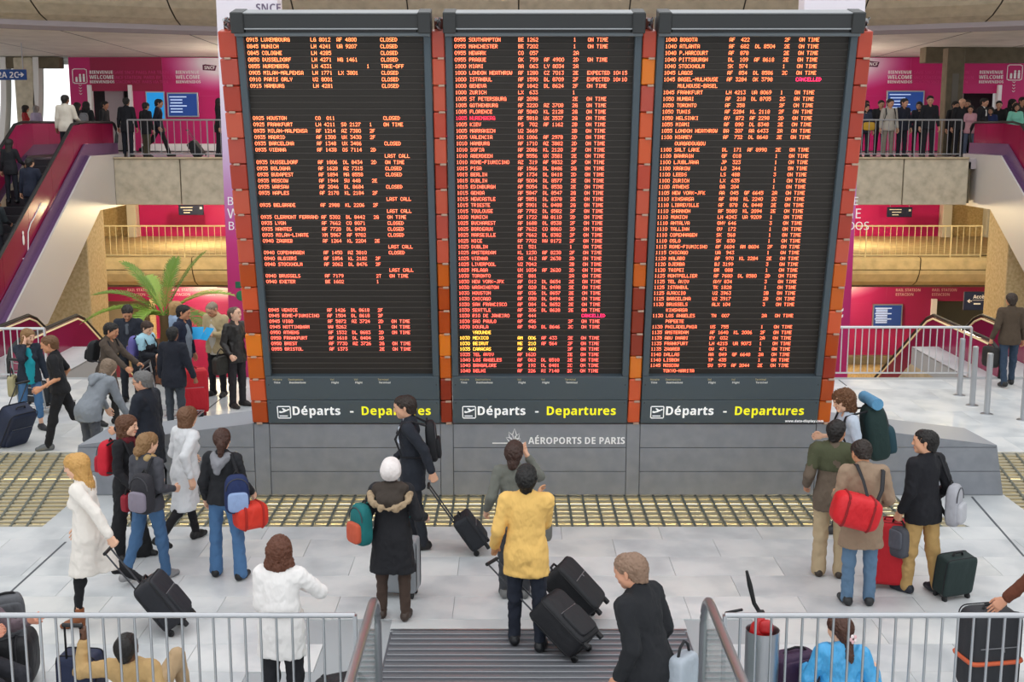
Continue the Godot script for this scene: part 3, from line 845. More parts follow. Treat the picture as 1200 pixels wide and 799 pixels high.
const BOARD_C = ["1040 BOGOTA|AF  422||2F|ON TIME", "1040 ATLANTA|AF  682|DL 8504|2E|ON TIME", "1040 P.HARCOURT|AF  878||2E|ON TIME", "1040 PITTSBURGH|DL  109|AF 8618|2E|ON TIME", "1040 STOCKHOLM|SK  574||1|ON TIME", "1045 LAGOS|AF  854|DL 8586|2C|ON TIME", "1045 BASEL-MULHOUSE|AF 3284|OK 3798||CANCELLED",
	"     MULHOUSE-BASEL|||", "1045 FRANKFURT|LH 4213|UA 8069|1|ON TIME", "1050 MUMBAI|AF  218|DL 8705|2C|ON TIME", "1050 TORONTO|AF  358||2F|ON TIME", "1050 TUNIS|AF 2284|KL 2118|2F|ON TIME", "1050 HELSINKI|AY  872|AF 2298|2D|ON TIME", "1055 MIAMI|AF  090|DL 8348|2E|ON TIME",
	"1055 LONDON HEATHROW|BA  307|AA 6433|2A|ON TIME", "1100 NIAMEY|AF  732|DL 8648|2E|ON TIME", "     OUAGADOUGOU|||", "1100 SALT LAKE|DL  171|AF 8990|2E|ON TIME", "1100 BAHRAIN|GF  018||1|ON TIME", "1100 LJUBLJANA|JP  323||1|ON TIME", "1100 KRAKOW|LO  344||1|ON TIME", "1100 LEEDS|LS  488||3|ON TIME",
	"1100 ZURICH|LX  635||1|ON TIME", "1100 ATHENS|OA  204||1|ON TIME", "1105 NEW YORK-JFK|AA  045|GF 6645|2A|ON TIME", "1110 KINSHASA|AF  898|KL 2240|2C|ON TIME", "1110 LIBREVILLE|AF  878|DL 8448|2E|ON TIME", "1110 SHANNON|AF 5080|KL 2094|2E|ON TIME", "1110 MUNICH|LH 4243|UA 9209|1|ON TIME",
	"1110 ANTALYA|OHY 646||3|ON TIME", "1110 TALLINN|OV  172||1|ON TIME", "1110 COPENHAGEN|SK  568||1|ON TIME", "1110 OSLO|SK  830||1|ON TIME", "1115 ROME-FIUMICINO|AF 1604|AM 8604|2F|ON TIME", "1115 CHICAGO|UA  943||1|ON TIME", "1120 MALABO|AF  970|KL 2284|2E|ON TIME", "1120 DJERBA|BJ 3199||3|ON TIME",
	"1120 TAIPEI|BR  088||1|ON TIME", "1125 MONTPELLIER|AF 7680|DL 8580|2D|ON TIME", "1125 TEL AVIV|AXY 834||3|ON TIME", "1125 ISTANBUL|TK 1828||1|ON TIME", "1125 AJACCIO|U2 3963||2B|ON TIME", "1125 BARCELONA|U2 3917||2B|ON TIME", "1130 BRUSSELS|ALX 104||3|ON TIME", "     KINSHASA|||",
	"1130 LOS ANGELES|TN  007||2A|ON TIME", "     PAPEETE|||", "1130 PHILADELPHIA|US  755||1|ON TIME", "1135 AMSTERDAM|AF 1640|KL 2006|2F|ON TIME", "1135 ABU DHABI|EY  032||2A|ON TIME", "1135 FRANKFURT|LH 4215|UA 9073|1|ON TIME", "1135 ZAGREB|OU  471||1|ON TIME", "1140 DALLAS|AA  049|GF 6648|2A|ON TIME",
	"1140 LISBON|TP  435||1|ON TIME", "1145 MOSCOW|SU  575|AF 2044|2E|ON TIME", "     TOKYO-NARITA|||"]

func led_texture(lines, which):
	var im = Image.create(60 * 24, 56 * 36, false, Image.FORMAT_RGB8)
	var top = [Color("#ff8048"), Color("#ff6e48"), Color("#ff7442")][which]
	var low = [Color("#ff5a4c"), Color("#ff5448"), Color("#ff6444")][which]
	for r in lines.size():
		var c = top.lerp(low, r / 55.0)
		var cells = lines[r].split("|")
		for k in cells.size():
			var col = [0, 22, 31, 41, 46][k]
			var ink = c
			if cells[k] == "CANCELLED":
				ink = Color("#ff1c58")
			if which == 1 and r >= 48 and r <= 51 and k < 2:
				ink = Color("#ffb23c")
			if which == 1 and r == 12 and k == 0:
				ink = Color("#f0203c")
			for i in cells[k].length():
				var ch = cells[k][i]
				if not GLYPHS.has(ch):
					continue
				for x in 5:
					var bits = GLYPHS[ch].substr(x * 2, 2).hex_to_int()
					for y in 7:
						if bits & (1 << y):
							im.fill_rect(Rect2i((col + i) * 24 + x * 4, r * 36 + 8 + y * 3, 3, 3), ink)
	return ImageTexture.create_from_image(im)

func departs_icon(parent, x, y, w, m):        # square frame with a rising aeroplane
	var st = begin()
	for s in [[Vector3(w / 2, w - 0.006, 0), Vector3(w - 0.02, 0.012, 0.006)], [Vector3(w / 2, 0.006, 0), Vector3(w - 0.02, 0.012, 0.006)], [Vector3(0.006, w / 2, 0), Vector3(0.012, w - 0.02, 0.006)], [Vector3(w - 0.006, w / 2, 0), Vector3(0.012, w - 0.02, 0.006)]]:
		box(st, Vector3(x, y, 0.031) + s[0], s[1])
	box(st, Vector3(x + w * 0.45, y + w * 0.2, 0.031), Vector3(w * 0.6, 0.012, 0.006))
	var p = [Vector2(0.12, 0.5), Vector2(0.2, 0.62), Vector2(0.3, 0.56), Vector2(0.5, 0.62), Vector2(0.36, 0.8), Vector2(0.46, 0.82), Vector2(0.66, 0.68), Vector2(0.86, 0.78), Vector2(0.9, 0.7), Vector2(0.5, 0.5), Vector2(0.24, 0.44)]
	for i in p.size():
		p[i] = Vector2(x, y) + p[i] * w
	prism(st, p, 0.006, Transform3D(Basis(), Vector3(0, 0, 0.034)))
	part("take_off_pictogram", st, m, parent)

func build_boards():
	var tilt = Basis(Vector3.RIGHT, deg_to_rad(12.5))
	var names = ["left departure board, its list of orange flights broken by blank rows", "middle departure board with a full list of red flights and CANCELLED beside Rio", "right departure board with a full list of flights ending at Tokyo-Narita"]
	var spans = [[-3.22, -0.95], [-0.78, 1.52], [1.70, 4.04]]
	var white = glow("#f4f6f8", 0.25)
	var yellow = glow("#f4ee20", 0.3)
	for b in 3:
		var x0 = spans[b][0]
		var w = spans[b][1] - x0
		var t = thing("departure_board", names[b], "departure board", Vector3(x0, 1.0, -15.73), 0.0, "departure boards")
		t.basis = tilt
		var screen = mat("#29241f", 0.6)
		screen.emission_enabled = true
		screen.emission = Color.WHITE
		screen.emission_operator = BaseMaterial3D.EMISSION_OP_MULTIPLY
		screen.emission_texture = led_texture([BOARD_A, BOARD_B, BOARD_C][b], b)
		screen.emission_energy_multiplier = 5.6
		var st = begin()
		box(st, Vector3(w / 2, 2.6, -0.2), Vector3(w, 5.2, 0.3), 0.01)
		part("casing", st, M.slate_dark, t)
		# frame round the display
		for s in [[Vector3(0.042, 2.86, -0.02), Vector3(0.084, 4.36, 0.1)], [Vector3(w - 0.042, 2.86, -0.02), Vector3(0.084, 4.36, 0.1)]]:
			box_part("frame_side", t, s[0], s[1], M.slate, 0.008)
		var cap = box_part("caption_panel", t, Vector3(w / 2, 0.508, -0.02), Vector3(w - 0.004, 0.336, 0.1), M.slate, 0.006)
		var sign_panel = box_part("sign_panel", t, Vector3(w / 2, 0.168, -0.02), Vector3(w - 0.004, 0.332, 0.1), M.slate, 0.006)
		# display rows, each with a shading louvre
		for k in 56:
			var y = 4.976 - k * 0.0772
			var m = ArrayMesh.new()
			st = begin()
			var xa = 0.105
			var xb = xa + 0.0341 * 60
			for v in [[0.08, xa, -1], [xa, xb, 1], [xb, w - 0.08, -1]]:
				var q = [Vector3(v[0], y - 0.0386, -0.045), Vector3(v[1], y - 0.0386, -0.045), Vector3(v[1], y + 0.0386, -0.045), Vector3(v[0], y + 0.0386, -0.045)]
				var u0 = 0.0 if v[2] > 0 else 0.999
				var u1 = 1.0 if v[2] > 0 else 0.9995
				tri(st, q[0], q[1], q[2], Vector3(0, 0, 1), Vector2(u0, (k + 0.999) / 56.0), Vector2(u1, (k + 0.999) / 56.0), Vector2(u1, (k + 0.001) / 56.0))
				tri(st, q[0], q[2], q[3], Vector3(0, 0, 1), Vector2(u0, (k + 0.999) / 56.0), Vector2(u1, (k + 0.001) / 56.0), Vector2(u0, (k + 0.001) / 56.0))
			st.commit(m)
			st = begin()
			box(st, Vector3(w / 2, y + 0.0365, -0.037), Vector3(w - 0.16, 0.007, 0.018))
			st.commit(m)
			m.surface_set_material(0, screen)
			m.surface_set_material(1, plain("#4a4541", 0.55))
			put("display_row", m, t)
		# lamp housing on top
		box_part("ledge", t, Vector3(w / 2, 5.06, 0.02), Vector3(w, 0.05, 0.2), plain("#6f777c", 0.45, 0.3), 0.008)
		var head = box_part("lamp_housing", t, Vector3(w / 2, 5.215, 0.05), Vector3(w - 0.1, 0.17, 0.26), plain("#353738", 0.5, 0.2), 0.012)
		box_part("housing_strip", head, Vector3(w / 2, 5.304, 0.05), Vector3(w - 0.16, 0.016, 0.27), plain("#8b8e90", 0.4, 0.4), 0.003)
		box_part("lamp_slot", head, Vector3(w / 2, 5.108, 0.1), Vector3(w - 0.3, 0.03, 0.16), plain("#17181a", 0.5))
		box_part("reflector", head, Vector3(w / 2, 5.132, 0.183), Vector3(w - 0.2, 0.014, 0.006), plain("#a9adb0", 0.3, 0.6))
		for s in [0.06, w - 0.06]:
			box_part("housing_end", t, Vector3(s, 5.2, 0.05), Vector3(0.15, 0.24, 0.32), plain("#333536", 0.5, 0.2), 0.01)
		# lettering
		for c in [[0.1, "Horaire", "Time"], [0.3, "Destinations", "Destinations"], [0.85, "Vol", "Flight"], [1.16, "Vol", "Flight"], [1.47, "Terminal", "Terminal"]]:
			lettering(cap, "caption", c[1], 0.026, Vector3(c[0], 0.625, 0.031), plain("#c6b98c"), 500)
			lettering(cap, "caption", c[2], 0.026, Vector3(c[0] + 0.012, 0.582, 0.031), plain("#e8e8e4"), 700)
		departs_icon(sign_panel, 0.125, 0.075, 0.18, white)
		lettering(sign_panel, "sign_lettering", "Départs", 0.125, Vector3(0.315, 0.125, 0.031), white, 700)
		lettering(sign_panel, "sign_lettering", "-", 0.125, Vector3(1.08, 0.125, 0.031), white, 700)
		lettering(sign_panel, "sign_lettering", "Departures", 0.125, Vector3(1.225, 0.125, 0.031), yellow, 700)
		if b == 2:
			lettering(sign_panel, "web_address", "www.data-display.com", 0.034, Vector3(w - 0.43, 0.02, 0.031), white, 700)
		for s in [[0.04, 0.3], [w - 0.04, 0.3], [0.04, 0.56], [w - 0.04, 0.56]]:
			st = begin()
			pillow(st, Vector3(s[0], s[1], 0.03), Vector3(0.008, 0.008, 0.004), 1.0, Transform3D(), 8, 4)
			part("screw", st, M.black, t)
		var a = AreaLight3D.new()
		a.name = "display_light"
		a.area_size = Vector2(w - 0.3, 4.2)
		a.light_color = Color("#ff6a40")
		a.light_energy = 0.12
		a.shadow_enabled = true
		a.position = Vector3(w / 2, 2.85, 0.06)
		a.rotation.y = PI
		t.add_child(a, true)
	# columns of red translucent boxes beside the boards
	var cols = [[-3.33, 0.21, "column of red boxes along the outer left edge of the left board"], [-0.865, 0.15, "column of red boxes between the left and middle boards"], [1.61, 0.16, "column of red boxes between the middle and right boards"], [4.13, 0.17, "column of red boxes along the outer right edge of the right board"]]
	var shades = ["#b8452f", "#a83a26", "#c2553c", "#b34a3a", "#d0592e", "#9c3418", "#b0470f", "#c85f12", "#8f2f12", "#e07a1c"]
	for c in 4:
		var t = thing("box_column", cols[c][2], "light column", Vector3(cols[c][0], 1.0, -15.76), 0.0, "columns of red boxes beside the boards")
		t.basis = tilt
		for k in 16:
			var y = 0.006 + k * 0.318
			var pick = shades[(rng.randi() % 5) if k > 6 else 4 + rng.randi() % 5]
			if rng.randf() < 0.06:
				pick = shades[9]
			var m = plain(pick, 0.28)
			m.subsurf_scatter_enabled = true
			m.subsurf_scatter_strength = 0.2
			var st = begin()
			box(st, Vector3(0, y + 0.156, -0.06 + rng.randf() * 0.02), Vector3(cols[c][1], 0.308, 0.18), 0.012)
			var rb = part("red_box", st, m, t)
			box_part("clip", rb, Vector3(cols[c][1] * 0.2 * (1 if c > 0 else -0.3), y, 0.055), Vector3(0.075, 0.024, 0.03), plain("#b59a88", 0.4, 0.3), 0.004)
		box_part("mast", t, Vector3(0, 2.6, -0.22), Vector3(cols[c][1] * 0.7, 5.2, 0.12), plain("#5a2a1c", 0.6))
		var st = begin()
		tube(st, [Vector3(0, 5.1, -0.1), Vector3(0.02, 5.18, -0.02), Vector3(-0.02, 5.22, 0.06)], 0.02, 6)
		tube(st, [Vector3(0.03, 5.08, -0.05), Vector3(-0.01, 5.15, 0.03), Vector3(0.03, 5.24, 0.02)], 0.016, 6)
		part("cable_bracket", st, plain("#b9bcc0", 0.35, 0.6), t)

func build_plinth():
	var t = thing("board_plinth", "long grey panelled plinth carrying the boards, with the airport name in white", "plinth", Vector3(0.41, 0, -15.73))
	var o = -0.41
	var xs = [-3.43, -3.22, -0.95, -0.78, 1.52, 1.70, 4.04]
	var st = begin()
	box(st, Vector3((-3.43 + 4.04) / 2 + o, 0.485, -0.45), Vector3(7.47, 0.97, 0.86))
	part("core", st, plain("#3c4045", 0.6), t)
	for i in xs.size() - 1:
		var w = xs[i + 1] - xs[i]
		var c = (xs[i] + xs[i + 1]) / 2 + o
		if w < 0.3:
			box_part("cladding_panel", t, Vector3(c, 0.49, -0.012), Vector3(w - 0.008, 0.975, 0.024), M.cladding, 0.003)
		else:
			for r in 3:
				box_part("cladding_panel", t, Vector3(c, 0.163 + r * 0.327, -0.012), Vector3(w - 0.008, 0.319, 0.024), M.cladding, 0.003)
	for s in [1, -1]:
		var near = 4.04 if s > 0 else 3.43
		var far = 6.58 if s > 0 else 5.9
		var ox = o
		# body of the tapering wing
		var x0 = s * near + ox
		var x1 = s * far + ox
		var x1t = s * (far - 0.13) + ox
		var z0 = 0.0
		var z1 = -0.86
		var hn = 0.985
		var hf = 0.69
		st = begin()
		var A = Vector3(x0, hn, z0); var B = Vector3(x1t, hf, z0); var C = Vector3(x1t - s * 0.12, hf + 0.02, z1); var D = Vector3(x0, hn, z1)
		quad(st, A, B, C, D, Vector3.UP)
		part("wing_top", st, mat("#8f939a", 0.45, 0.1), t)
		st = begin()
		quad(st, B, Vector3(x1, 0, z0), Vector3(x1 - s * 0.12, 0, z1), C, Vector3(s, 0.2, 0))
		quad(st, D, C, Vector3(x1 - s * 0.12, 0, z1), Vector3(x0, 0, z1), Vector3(0, 0, -1))
		part("wing_end", st, M.cladding, t)
		for r in 3:
			var ya = [0.0, 0.33, 0.66][r] + 0.004
			var yb = [0.326, 0.656, 0.98][r]
			st = begin()
			var xa = x1 - s * 0.13 * ya / hf
			var xb = x1 - s * 0.13 * minf(yb, hf) / hf
			var poly = []
			if r < 2:
				poly = [Vector2(x0 + s * 0.004, ya), Vector2(xa, ya), Vector2(xb, yb), Vector2(x0 + s * 0.004, yb)]
			else:
				poly = [Vector2(x0 + s * 0.004, ya), Vector2(xa, ya), Vector2(x1t, hf), Vector2(x0 + s * 0.004, hn)]
			prism(st, poly, 0.03, Transform3D(Basis(), Vector3(0, 0, 0.0)))
			part("wing_panel", st, M.cladding, t)
	var white = plain("#f3f4f6", 0.5)
	lettering(t, "airport_name", "AÉROPORTS DE PARIS", 0.092, Vector3(wp(619, 520, -15.73).x - 0.41, wp(619, 520, -15.73).y, 0.003), white, 700, true)
	# emblem: a line with a leafy star rising from it
	st = begin()
	var e = wp(577, 519, -15.73) - t.position
	box(st, e + Vector3(0.22, 0.0, 0.006), Vector3(0.44, 0.013, 0.005))
	var c2 = e + Vector3(0.29, 0.015, 0.004)
	for k in 5:
		var a = deg_to_rad([150, 118, 88, 58, 28][k])
		var l = [0.13, 0.16, 0.19, 0.14, 0.1][k]
		var d = Vector2(cos(a), sin(a))
		var n = Vector2(-d.y, d.x)
		for s in [-1, 1]:
			prism(st, [Vector2.ZERO, d * l * 0.5 + n * 0.034 * s, d * l, d * l * 0.5 + n * 0.02 * s], 0.004, Transform3D(Basis(), c2))
	part("emblem", st, white, t)

# ---------------------------------------------------------------- escalators and the foreground
func side_xf(x):                              # polygons in (-z, y), extruded towards -x
	return Transform3D(Basis(Vector3(0, 0, -1), Vector3.UP, Vector3(1, 0, 0)), Vector3(x, 0, 0))

func handrail_path(x, pts):
	var r = []
	for p in pts:
		r.append(Vector3(x, p.y, -p.x))
	return r

func escalator_up(label, xi, s, dz):
	var t = thing("escalator", label, "escalator", Vector3(xi, 0, -dz), 0.0, "escalators rising to the balcony")
	var wide = 1.3
	var ins = 0.3
	var truss = [Vector2(25.5, 0.0), Vector2(27.2, 0.07), Vector2(34.15, 4.08), Vector2(37.0, 4.08), Vector2(37.0, 2.55), Vector2(34.6, 2.55), Vector2(30.2, 0.0)]
	var deck = [Vector2(26.2, 0.05), Vector2(27.2, 0.07), Vector2(34.15, 4.08), Vector2(37.0, 4.08)]
	var top = [Vector2(26.0, 0.93), Vector2(26.5, 0.95), Vector2(33.4, 4.93), Vector2(34.0, 5.0), Vector2(36.7, 5.0)]
	for k in 2:
		var x = 0.0 if k == 0 else s * (wide + 2 * ins)
		var st = begin()
		prism(st, truss, 0.1, side_xf(x + 0.05))
		part("truss_cladding", st, M.truss, t)
		var xg = s * ins * 0.6 if k == 0 else s * (wide + ins * 1.4)
		st = begin()
		var skirt = []
		for p in deck:
			skirt.append(p)
		var d2 = deck.duplicate()
		d2.reverse()
		for p in d2:
			skirt.append(p + Vector2(-0.03, 0.32))
		prism(st, skirt, 0.04, side_xf(xg + 0.02 - s * 0.05 * (1 if k == 0 else -1)))
		part("skirt_panel", st, plain("#7d5f86", 0.3, 0.4), t)
		# lid between truss and glass
		st = begin()
		for i in 3:
			var a = deck[i]
			var b = deck[i + 1]
			quad(st, Vector3(x, a.y, -a.x), Vector3(x, b.y, -b.x), Vector3(xg, b.y + 0.02, -b.x), Vector3(xg, a.y + 0.02, -a.x), Vector3.UP)
		part("deck_lid", st, plain("#6f5078", 0.35, 0.4), t)
		var cuts = [26.6, 28.3, 30.0, 31.7, 33.4, 34.6, 35.8, 36.8]
		for i in cuts.size() - 1:
			var f = func(a): return (0.95 + (a - 26.5) * 0.577 if a < 33.4 else 5.0 - 0.07 * maxf(0.0, 34.0 - a) / 0.6)
			var g = func(a): return minf(0.07 + (a - 27.2) * 0.577, 4.08) + 0.3
			var a0 = cuts[i] + 0.006
			var a1 = cuts[i + 1] - 0.006
			st = begin()
			prism(st, [Vector2(a0, maxf(g.call(a0), 0.2)), Vector2(a1, g.call(a1)), Vector2(a1, f.call(a1) - 0.03), Vector2(a0, f.call(a0) - 0.03)], 0.02, side_xf(xg + 0.01))
			part("balustrade_panel", st, plain("#8e1440", 0.2) if k == 0 else plain("#b8195a", 0.3), t)
		st = begin()
		var path = handrail_path(xg, top)
		for i in 7:
			var an = PI / 2 - i * PI / 6
			path.append(Vector3(xg, 4.62 + 0.38 * sin(an), -(36.75 + 0.38 * cos(an))))
		tube(st, path, 0.05, 8, 0.7)
		part("handrail", st, M.rubber, t)
	for i in 22:
		var a = 26.9 + i * 0.333
		var y = clampf(0.0 + (a - 27.2) * 0.6, 0.02, 4.0)
		box_part("step", t, Vector3(s * (wide / 2 + ins), y - 0.1, -a), Vector3(wide - 0.1, 0.2, 0.36), plain("#3a3b3f", 0.4, 0.5), 0.006)
	box_part("landing_plate", t, Vector3(s * (wide / 2 + ins), 3.97, -35.7), Vector3(wide + 0.4, 0.08, 2.6), plain("#77797d", 0.4, 0.6), 0.004)
	return t

func escalator_down(label, xi, s):
	var t = thing("escalator", label, "escalator", Vector3(xi, -0.33, 0), 0.0, "escalators going down to the trains")
	var wide = 1.1
	for k in 2:
		var x = 0.0 if k == 0 else s * wide
		var st = begin()
		prism(st, [Vector2(23.7, 0.0), Vector2(23.55, 0.5), Vector2(23.75, 0.84), Vector2(24.1, 0.93), Vector2(27.6, 0.93), Vector2(36.4, -4.2), Vector2(36.4, -5.0), Vector2(28.0, 0.0)], 0.03, side_xf(x + 0.015))
		part("balustrade_panel", st, plain("#8a2048", 0.2), t)
		st = begin()
		tube(st, handrail_path(x, [Vector2(23.75, 0.05), Vector2(23.5, 0.3), Vector2(23.48, 0.6), Vector2(23.7, 0.88), Vector2(24.1, 0.98), Vector2(27.4, 0.98), Vector2(27.8, 0.85), Vector2(36.4, -4.15)]), 0.05, 8, 0.7)
		part("handrail", st, M.rubber, t)
		st = begin()
		prism(st, [Vector2(24.0, 0.0), Vector2(27.9, 0.0), Vector2(36.4, -5.0), Vector2(36.4, -5.5), Vector2(30.0, -2.8), Vector2(24.0, -1.2)], 0.1, side_xf(x + 0.05 - s * 0.05 * (1 if k == 0 else -1)))
		part("truss_cladding", st, M.concrete_pale, t)
		st = begin()
		tube(st, handrail_path(x - s * 0.02, [Vector2(24.1, 0.9), Vector2(27.4, 0.9), Vector2(27.8, 0.77), Vector2(36.4, -4.23)]), 0.022, 6)
		part("cream_rail", st, glow("#ffe9b8", 0.1), t)  # cream strip under the handrail, with a faint glow in its material
	for i in 20:
		box_part("step", t, Vector3(s * wide / 2, -0.12 - i * 0.22, -27.0 - i * 0.4), Vector3(wide - 0.12, 0.24, 0.42), plain("#3a3b3f", 0.4, 0.5), 0.006)
	box_part("landing_plate", t, Vector3(s * wide / 2, 0.0, -25.2), Vector3(wide - 0.1, 0.03, 3.2), plain("#77797d", 0.4, 0.6), 0.004)
	return t

func build_foreground():
	# metal landing of the passage in the middle, with raised ribs
	var t = thing("landing_plate", "grey ribbed metal landing between the two glass balustrades in the foreground", "floor plate", Vector3(0.26, 0, -9.3))
	box_part("plate", t, Vector3(0, -0.08, 0.2), Vector3(2.9, 0.15, 4.3), plain("#63656b", 0.5, 0.3))
	var rib = plain("#85878c", 0.38, 0.5)
	for k in 31:
		box_part("rib", t, Vector3(0, 0.0, -1.9 + k * 0.12), Vector3(2.86, 0.022, 0.055), rib, 0.006)
	box_part("edge_strip", t, Vector3(0, 0.002, -1.97), Vector3(2.9, 0.016, 0.03), M.steel)
	for s in [["left", -1.14], ["right", 1.62]]:
		t = thing("glass_balustrade", "glass balustrade with a thick curved steel handrail on the %s of the ribbed landing" % s[0], "balustrade", Vector3(s[1], 0, 0), 0.0, "foreground glass balustrades")
		var path = [Vector3(0, 1.02, -6.0), Vector3(0, 1.02, -9.4)]
		for k in 8:
			var a = PI / 2 - k * PI / 14
			path.append(Vector3(0, 0.72 + 0.3 * sin(a), -9.42 - 0.3 * cos(a)))
		path.append(Vector3(0, 0.05, -9.74))
		var st = begin()
		tube(st, path, 0.038, 12)
		part("handrail", st, M.steel, t)
		st = begin()
		var poly = [Vector2(6.0, 0.06), Vector2(9.7, 0.06)]
		for k in 8:
			var a = k * PI / 14
			poly.append(Vector2(9.42 + 0.28 * cos(a), 0.72 + 0.28 * sin(a)))
		poly.append(Vector2(6.0, 1.0))
		prism(st, poly, 0.014, side_xf(0.007))
		part("glass_panel", st, M.glass, t)
		box_part("base_channel", t, Vector3(0, 0.04, -7.85), Vector3(0.07, 0.08, 3.7), M.steel, 0.006)
	var l = railing("railing", "steel railing with round bars across the foreground left of the ribbed landing", -9.1, -4.6, -1.24, 0.0, 1.06, 0.122, null, "foreground railings", 0.0105, M.steel)
	var r = railing("railing", "steel railing with round bars across the foreground right of the ribbed landing", -9.1, 1.68, 5.0, 0.0, 1.06, 0.122, null, "foreground railings", 0.0105, M.steel)
	# floor-level railings at the void and bollards
	railing("railing", "steel railing at the edge of the void right of the boards", -23.55, 6.2, 9.0, 0.0, 1.0, 0.13, null, "railings at the edge of the void", 0.012, M.steel_pale, 0)
	railing("railing", "steel railing at the edge of the void behind the woman in teal", -23.4, -11.5, -9.1, 0.0, 1.0, 0.13, null, "railings at the edge of the void", 0.012, M.steel_pale, 0)
	for k in 4:
		var p = [gp(1124, 463), gp(1139, 475), gp(1156, 485), gp(1199, 492)][k]
		var b = thing("guard_post", ["steel guard post nearest the void railing, first of the row by the right escalator", "steel guard post second from the void railing, by the right escalator", "steel guard post in front of the right escalator newel", "steel guard post at the right edge of the hall floor"][k], "bollard", p, 0.0, "steel guard posts by the right escalator")
		var st = begin()
		lathe(st, [Vector2(0.001, 1.07), Vector2(0.04, 1.065), Vector2(0.05, 1.05), Vector2(0.05, 0.02), Vector2(0.05, 0.0)], 14)
		part("post", st, M.steel, b)
		st = begin()
		lathe(st, [Vector2(0.052, 0.012), Vector2(0.1, 0.01), Vector2(0.11, 0.0)], 16)
		part("base_plate", st, M.steel, b)
	# fire extinguisher in its steel holder
	var at = wp(893, 757, -9.55)
	at.y = 0
	var h = thing("extinguisher_holder", "brushed steel cylinder stand behind the right foreground railing", "stand", at)
	var st = begin()
	lathe(st, [Vector2(0.0, 0.02), Vector2(0.14, 0.02), Vector2(0.14, 0.75), Vector2(0.135, 0.75), Vector2(0.13, 0.72), Vector2(0.13, 0.06), Vector2(0.0, 0.06)], 28)
	part("cylinder", st, M.steel, h)
	st = begin()
	lathe(st, [Vector2(0.16, 0.0), Vector2(0.16, 0.02), Vector2(0.12, 0.03)], 24)
	part("foot", st, M.rubber, h)
	var e = thing("fire_extinguisher", "red fire extinguisher with black nozzle standing in the steel cylinder", "fire extinguisher", at + Vector3(-0.02, 0.06, 0.0))
	st = begin()
	lathe(st, [Vector2(0.0, 0.0), Vector2(0.085, 0.0), Vector2(0.09, 0.03), Vector2(0.09, 0.66), Vector2(0.075, 0.73), Vector2(0.04, 0.77), Vector2(0.03, 0.8), Vector2(0.0, 0.8)], 22)
	part("bottle", st, mat("#c41f24", 0.3), e)
	st = begin()
	box(st, Vector3(0, 0.83, 0), Vector3(0.06, 0.05, 0.05), 0.008)
	box(st, Vector3(-0.05, 0.875, 0), Vector3(0.15, 0.02, 0.025), 0.006, Transform3D(Basis(Vector3(0, 0, 1), 0.2), Vector3.ZERO))
	part("valve", st, M.black, e)
	st = begin()
	tube(st, [Vector3(0.0, 0.82, -0.02), Vector3(-0.05, 0.9, -0.04), Vector3(-0.09, 1.06, -0.05), Vector3(-0.12, 1.18, -0.05)], [0.018, 0.018, 0.022, 0.012], 8)
	part("hose", st, M.black, e)
	st = begin()
	pillow(st, Vector3(0.03, 0.74, 0.07), Vector3(0.06, 0.06, 0.04), 0.7)
	part("gauge_cap", st, mat("#b51a1e", 0.35), e)

func build_palm():
	var at = gp(196, 447)
	var t = thing("potted_palm", "tall potted palm with arching green fronds behind the group at left", "palm", at)
	var st = begin()
	lathe(st, [Vector2(0.0, 0.02), Vector2(0.3, 0.02), Vector2(0.42, 0.7), Vector2(0.46, 0.72), Vector2(0.46, 0.78), Vector2(0.38, 0.78), Vector2(0.36, 0.7), Vector2(0.0, 0.68)], 24)
	part("pot", st, plain("#8a5a40", 0.7), t)
	st = begin()
	tube(st, [Vector3(0, 0.65, 0), Vector3(0.02, 1.0, 0.01), Vector3(0, 1.3, 0)], [0.12, 0.1, 0.09], 10)
	part("trunk", st, plain("#6a5436", 0.9), t)
	var greens = ["#7d9a36", "#68852f", "#93ab48", "#56742c"]
	for k in 11:
		var az = [3.2, 2.75, 0.1, 0.5, 3.6, 1.2, 2.2, 5.6, 4.2, 3.0, 0.0][k]
		var rise = [0.85, 1.75, 1.25, 1.9, 0.5, 1.8, 1.5, 0.8, 0.7, 1.25, 0.6][k]
		var reach = [1.5, 0.85, 1.3, 0.85, 1.25, 0.5, 0.8, 1.1, 1.0, 1.35, 1.25][k]
		var d = Vector3(cos(az), 0, -sin(az) * 0.7)
		var pts = []
		for i in 15:
			var u = i / 14.0
			pts.append(Vector3(0, 1.28, 0) + d * reach * u + Vector3.UP * (rise * u * 0.9 - (1.5 - rise * 0.42) * 0.75 * u * u))
		st = begin()
		tube(st, pts, [0.016, 0.015, 0.014, 0.013, 0.012, 0.011, 0.01, 0.01, 0.009, 0.008, 0.007, 0.006, 0.005, 0.004, 0.003], 5)
		for i in range(2, 15):
			for h in 2:
				var p = pts[i] if h == 0 else pts[i].lerp(pts[i - 1], 0.5)
				var fwd = (pts[i] - pts[i - 1]).normalized()
				var side = fwd.cross(Vector3.UP).normalized()
				var l = 0.34 * sin(PI * (0.12 + 0.8 * i / 14.0)) + 0.05
				for s in [-1, 1]:
					var dirn = (side * s * 0.8 + fwd * 0.75 + Vector3.UP * (0.25 + 0.15 * rng.randf())).normalized()
					var mid = p + dirn * l * 0.5
					var tip = p + dirn * l + Vector3.DOWN * l * 0.25
					var wv = fwd * 0.017
					quad(st, p - wv, mid - wv * 1.2, mid + wv * 1.2, p + wv, Vector3.UP)
					tri(st, mid - wv * 1.2, mid + wv * 1.2, tip, Vector3.UP)
		var m = plain(greens[k % 4], 0.55)
		m.backlight_enabled = true
		m.backlight = Color("#3a5a10")
		part("frond", st, m, t)

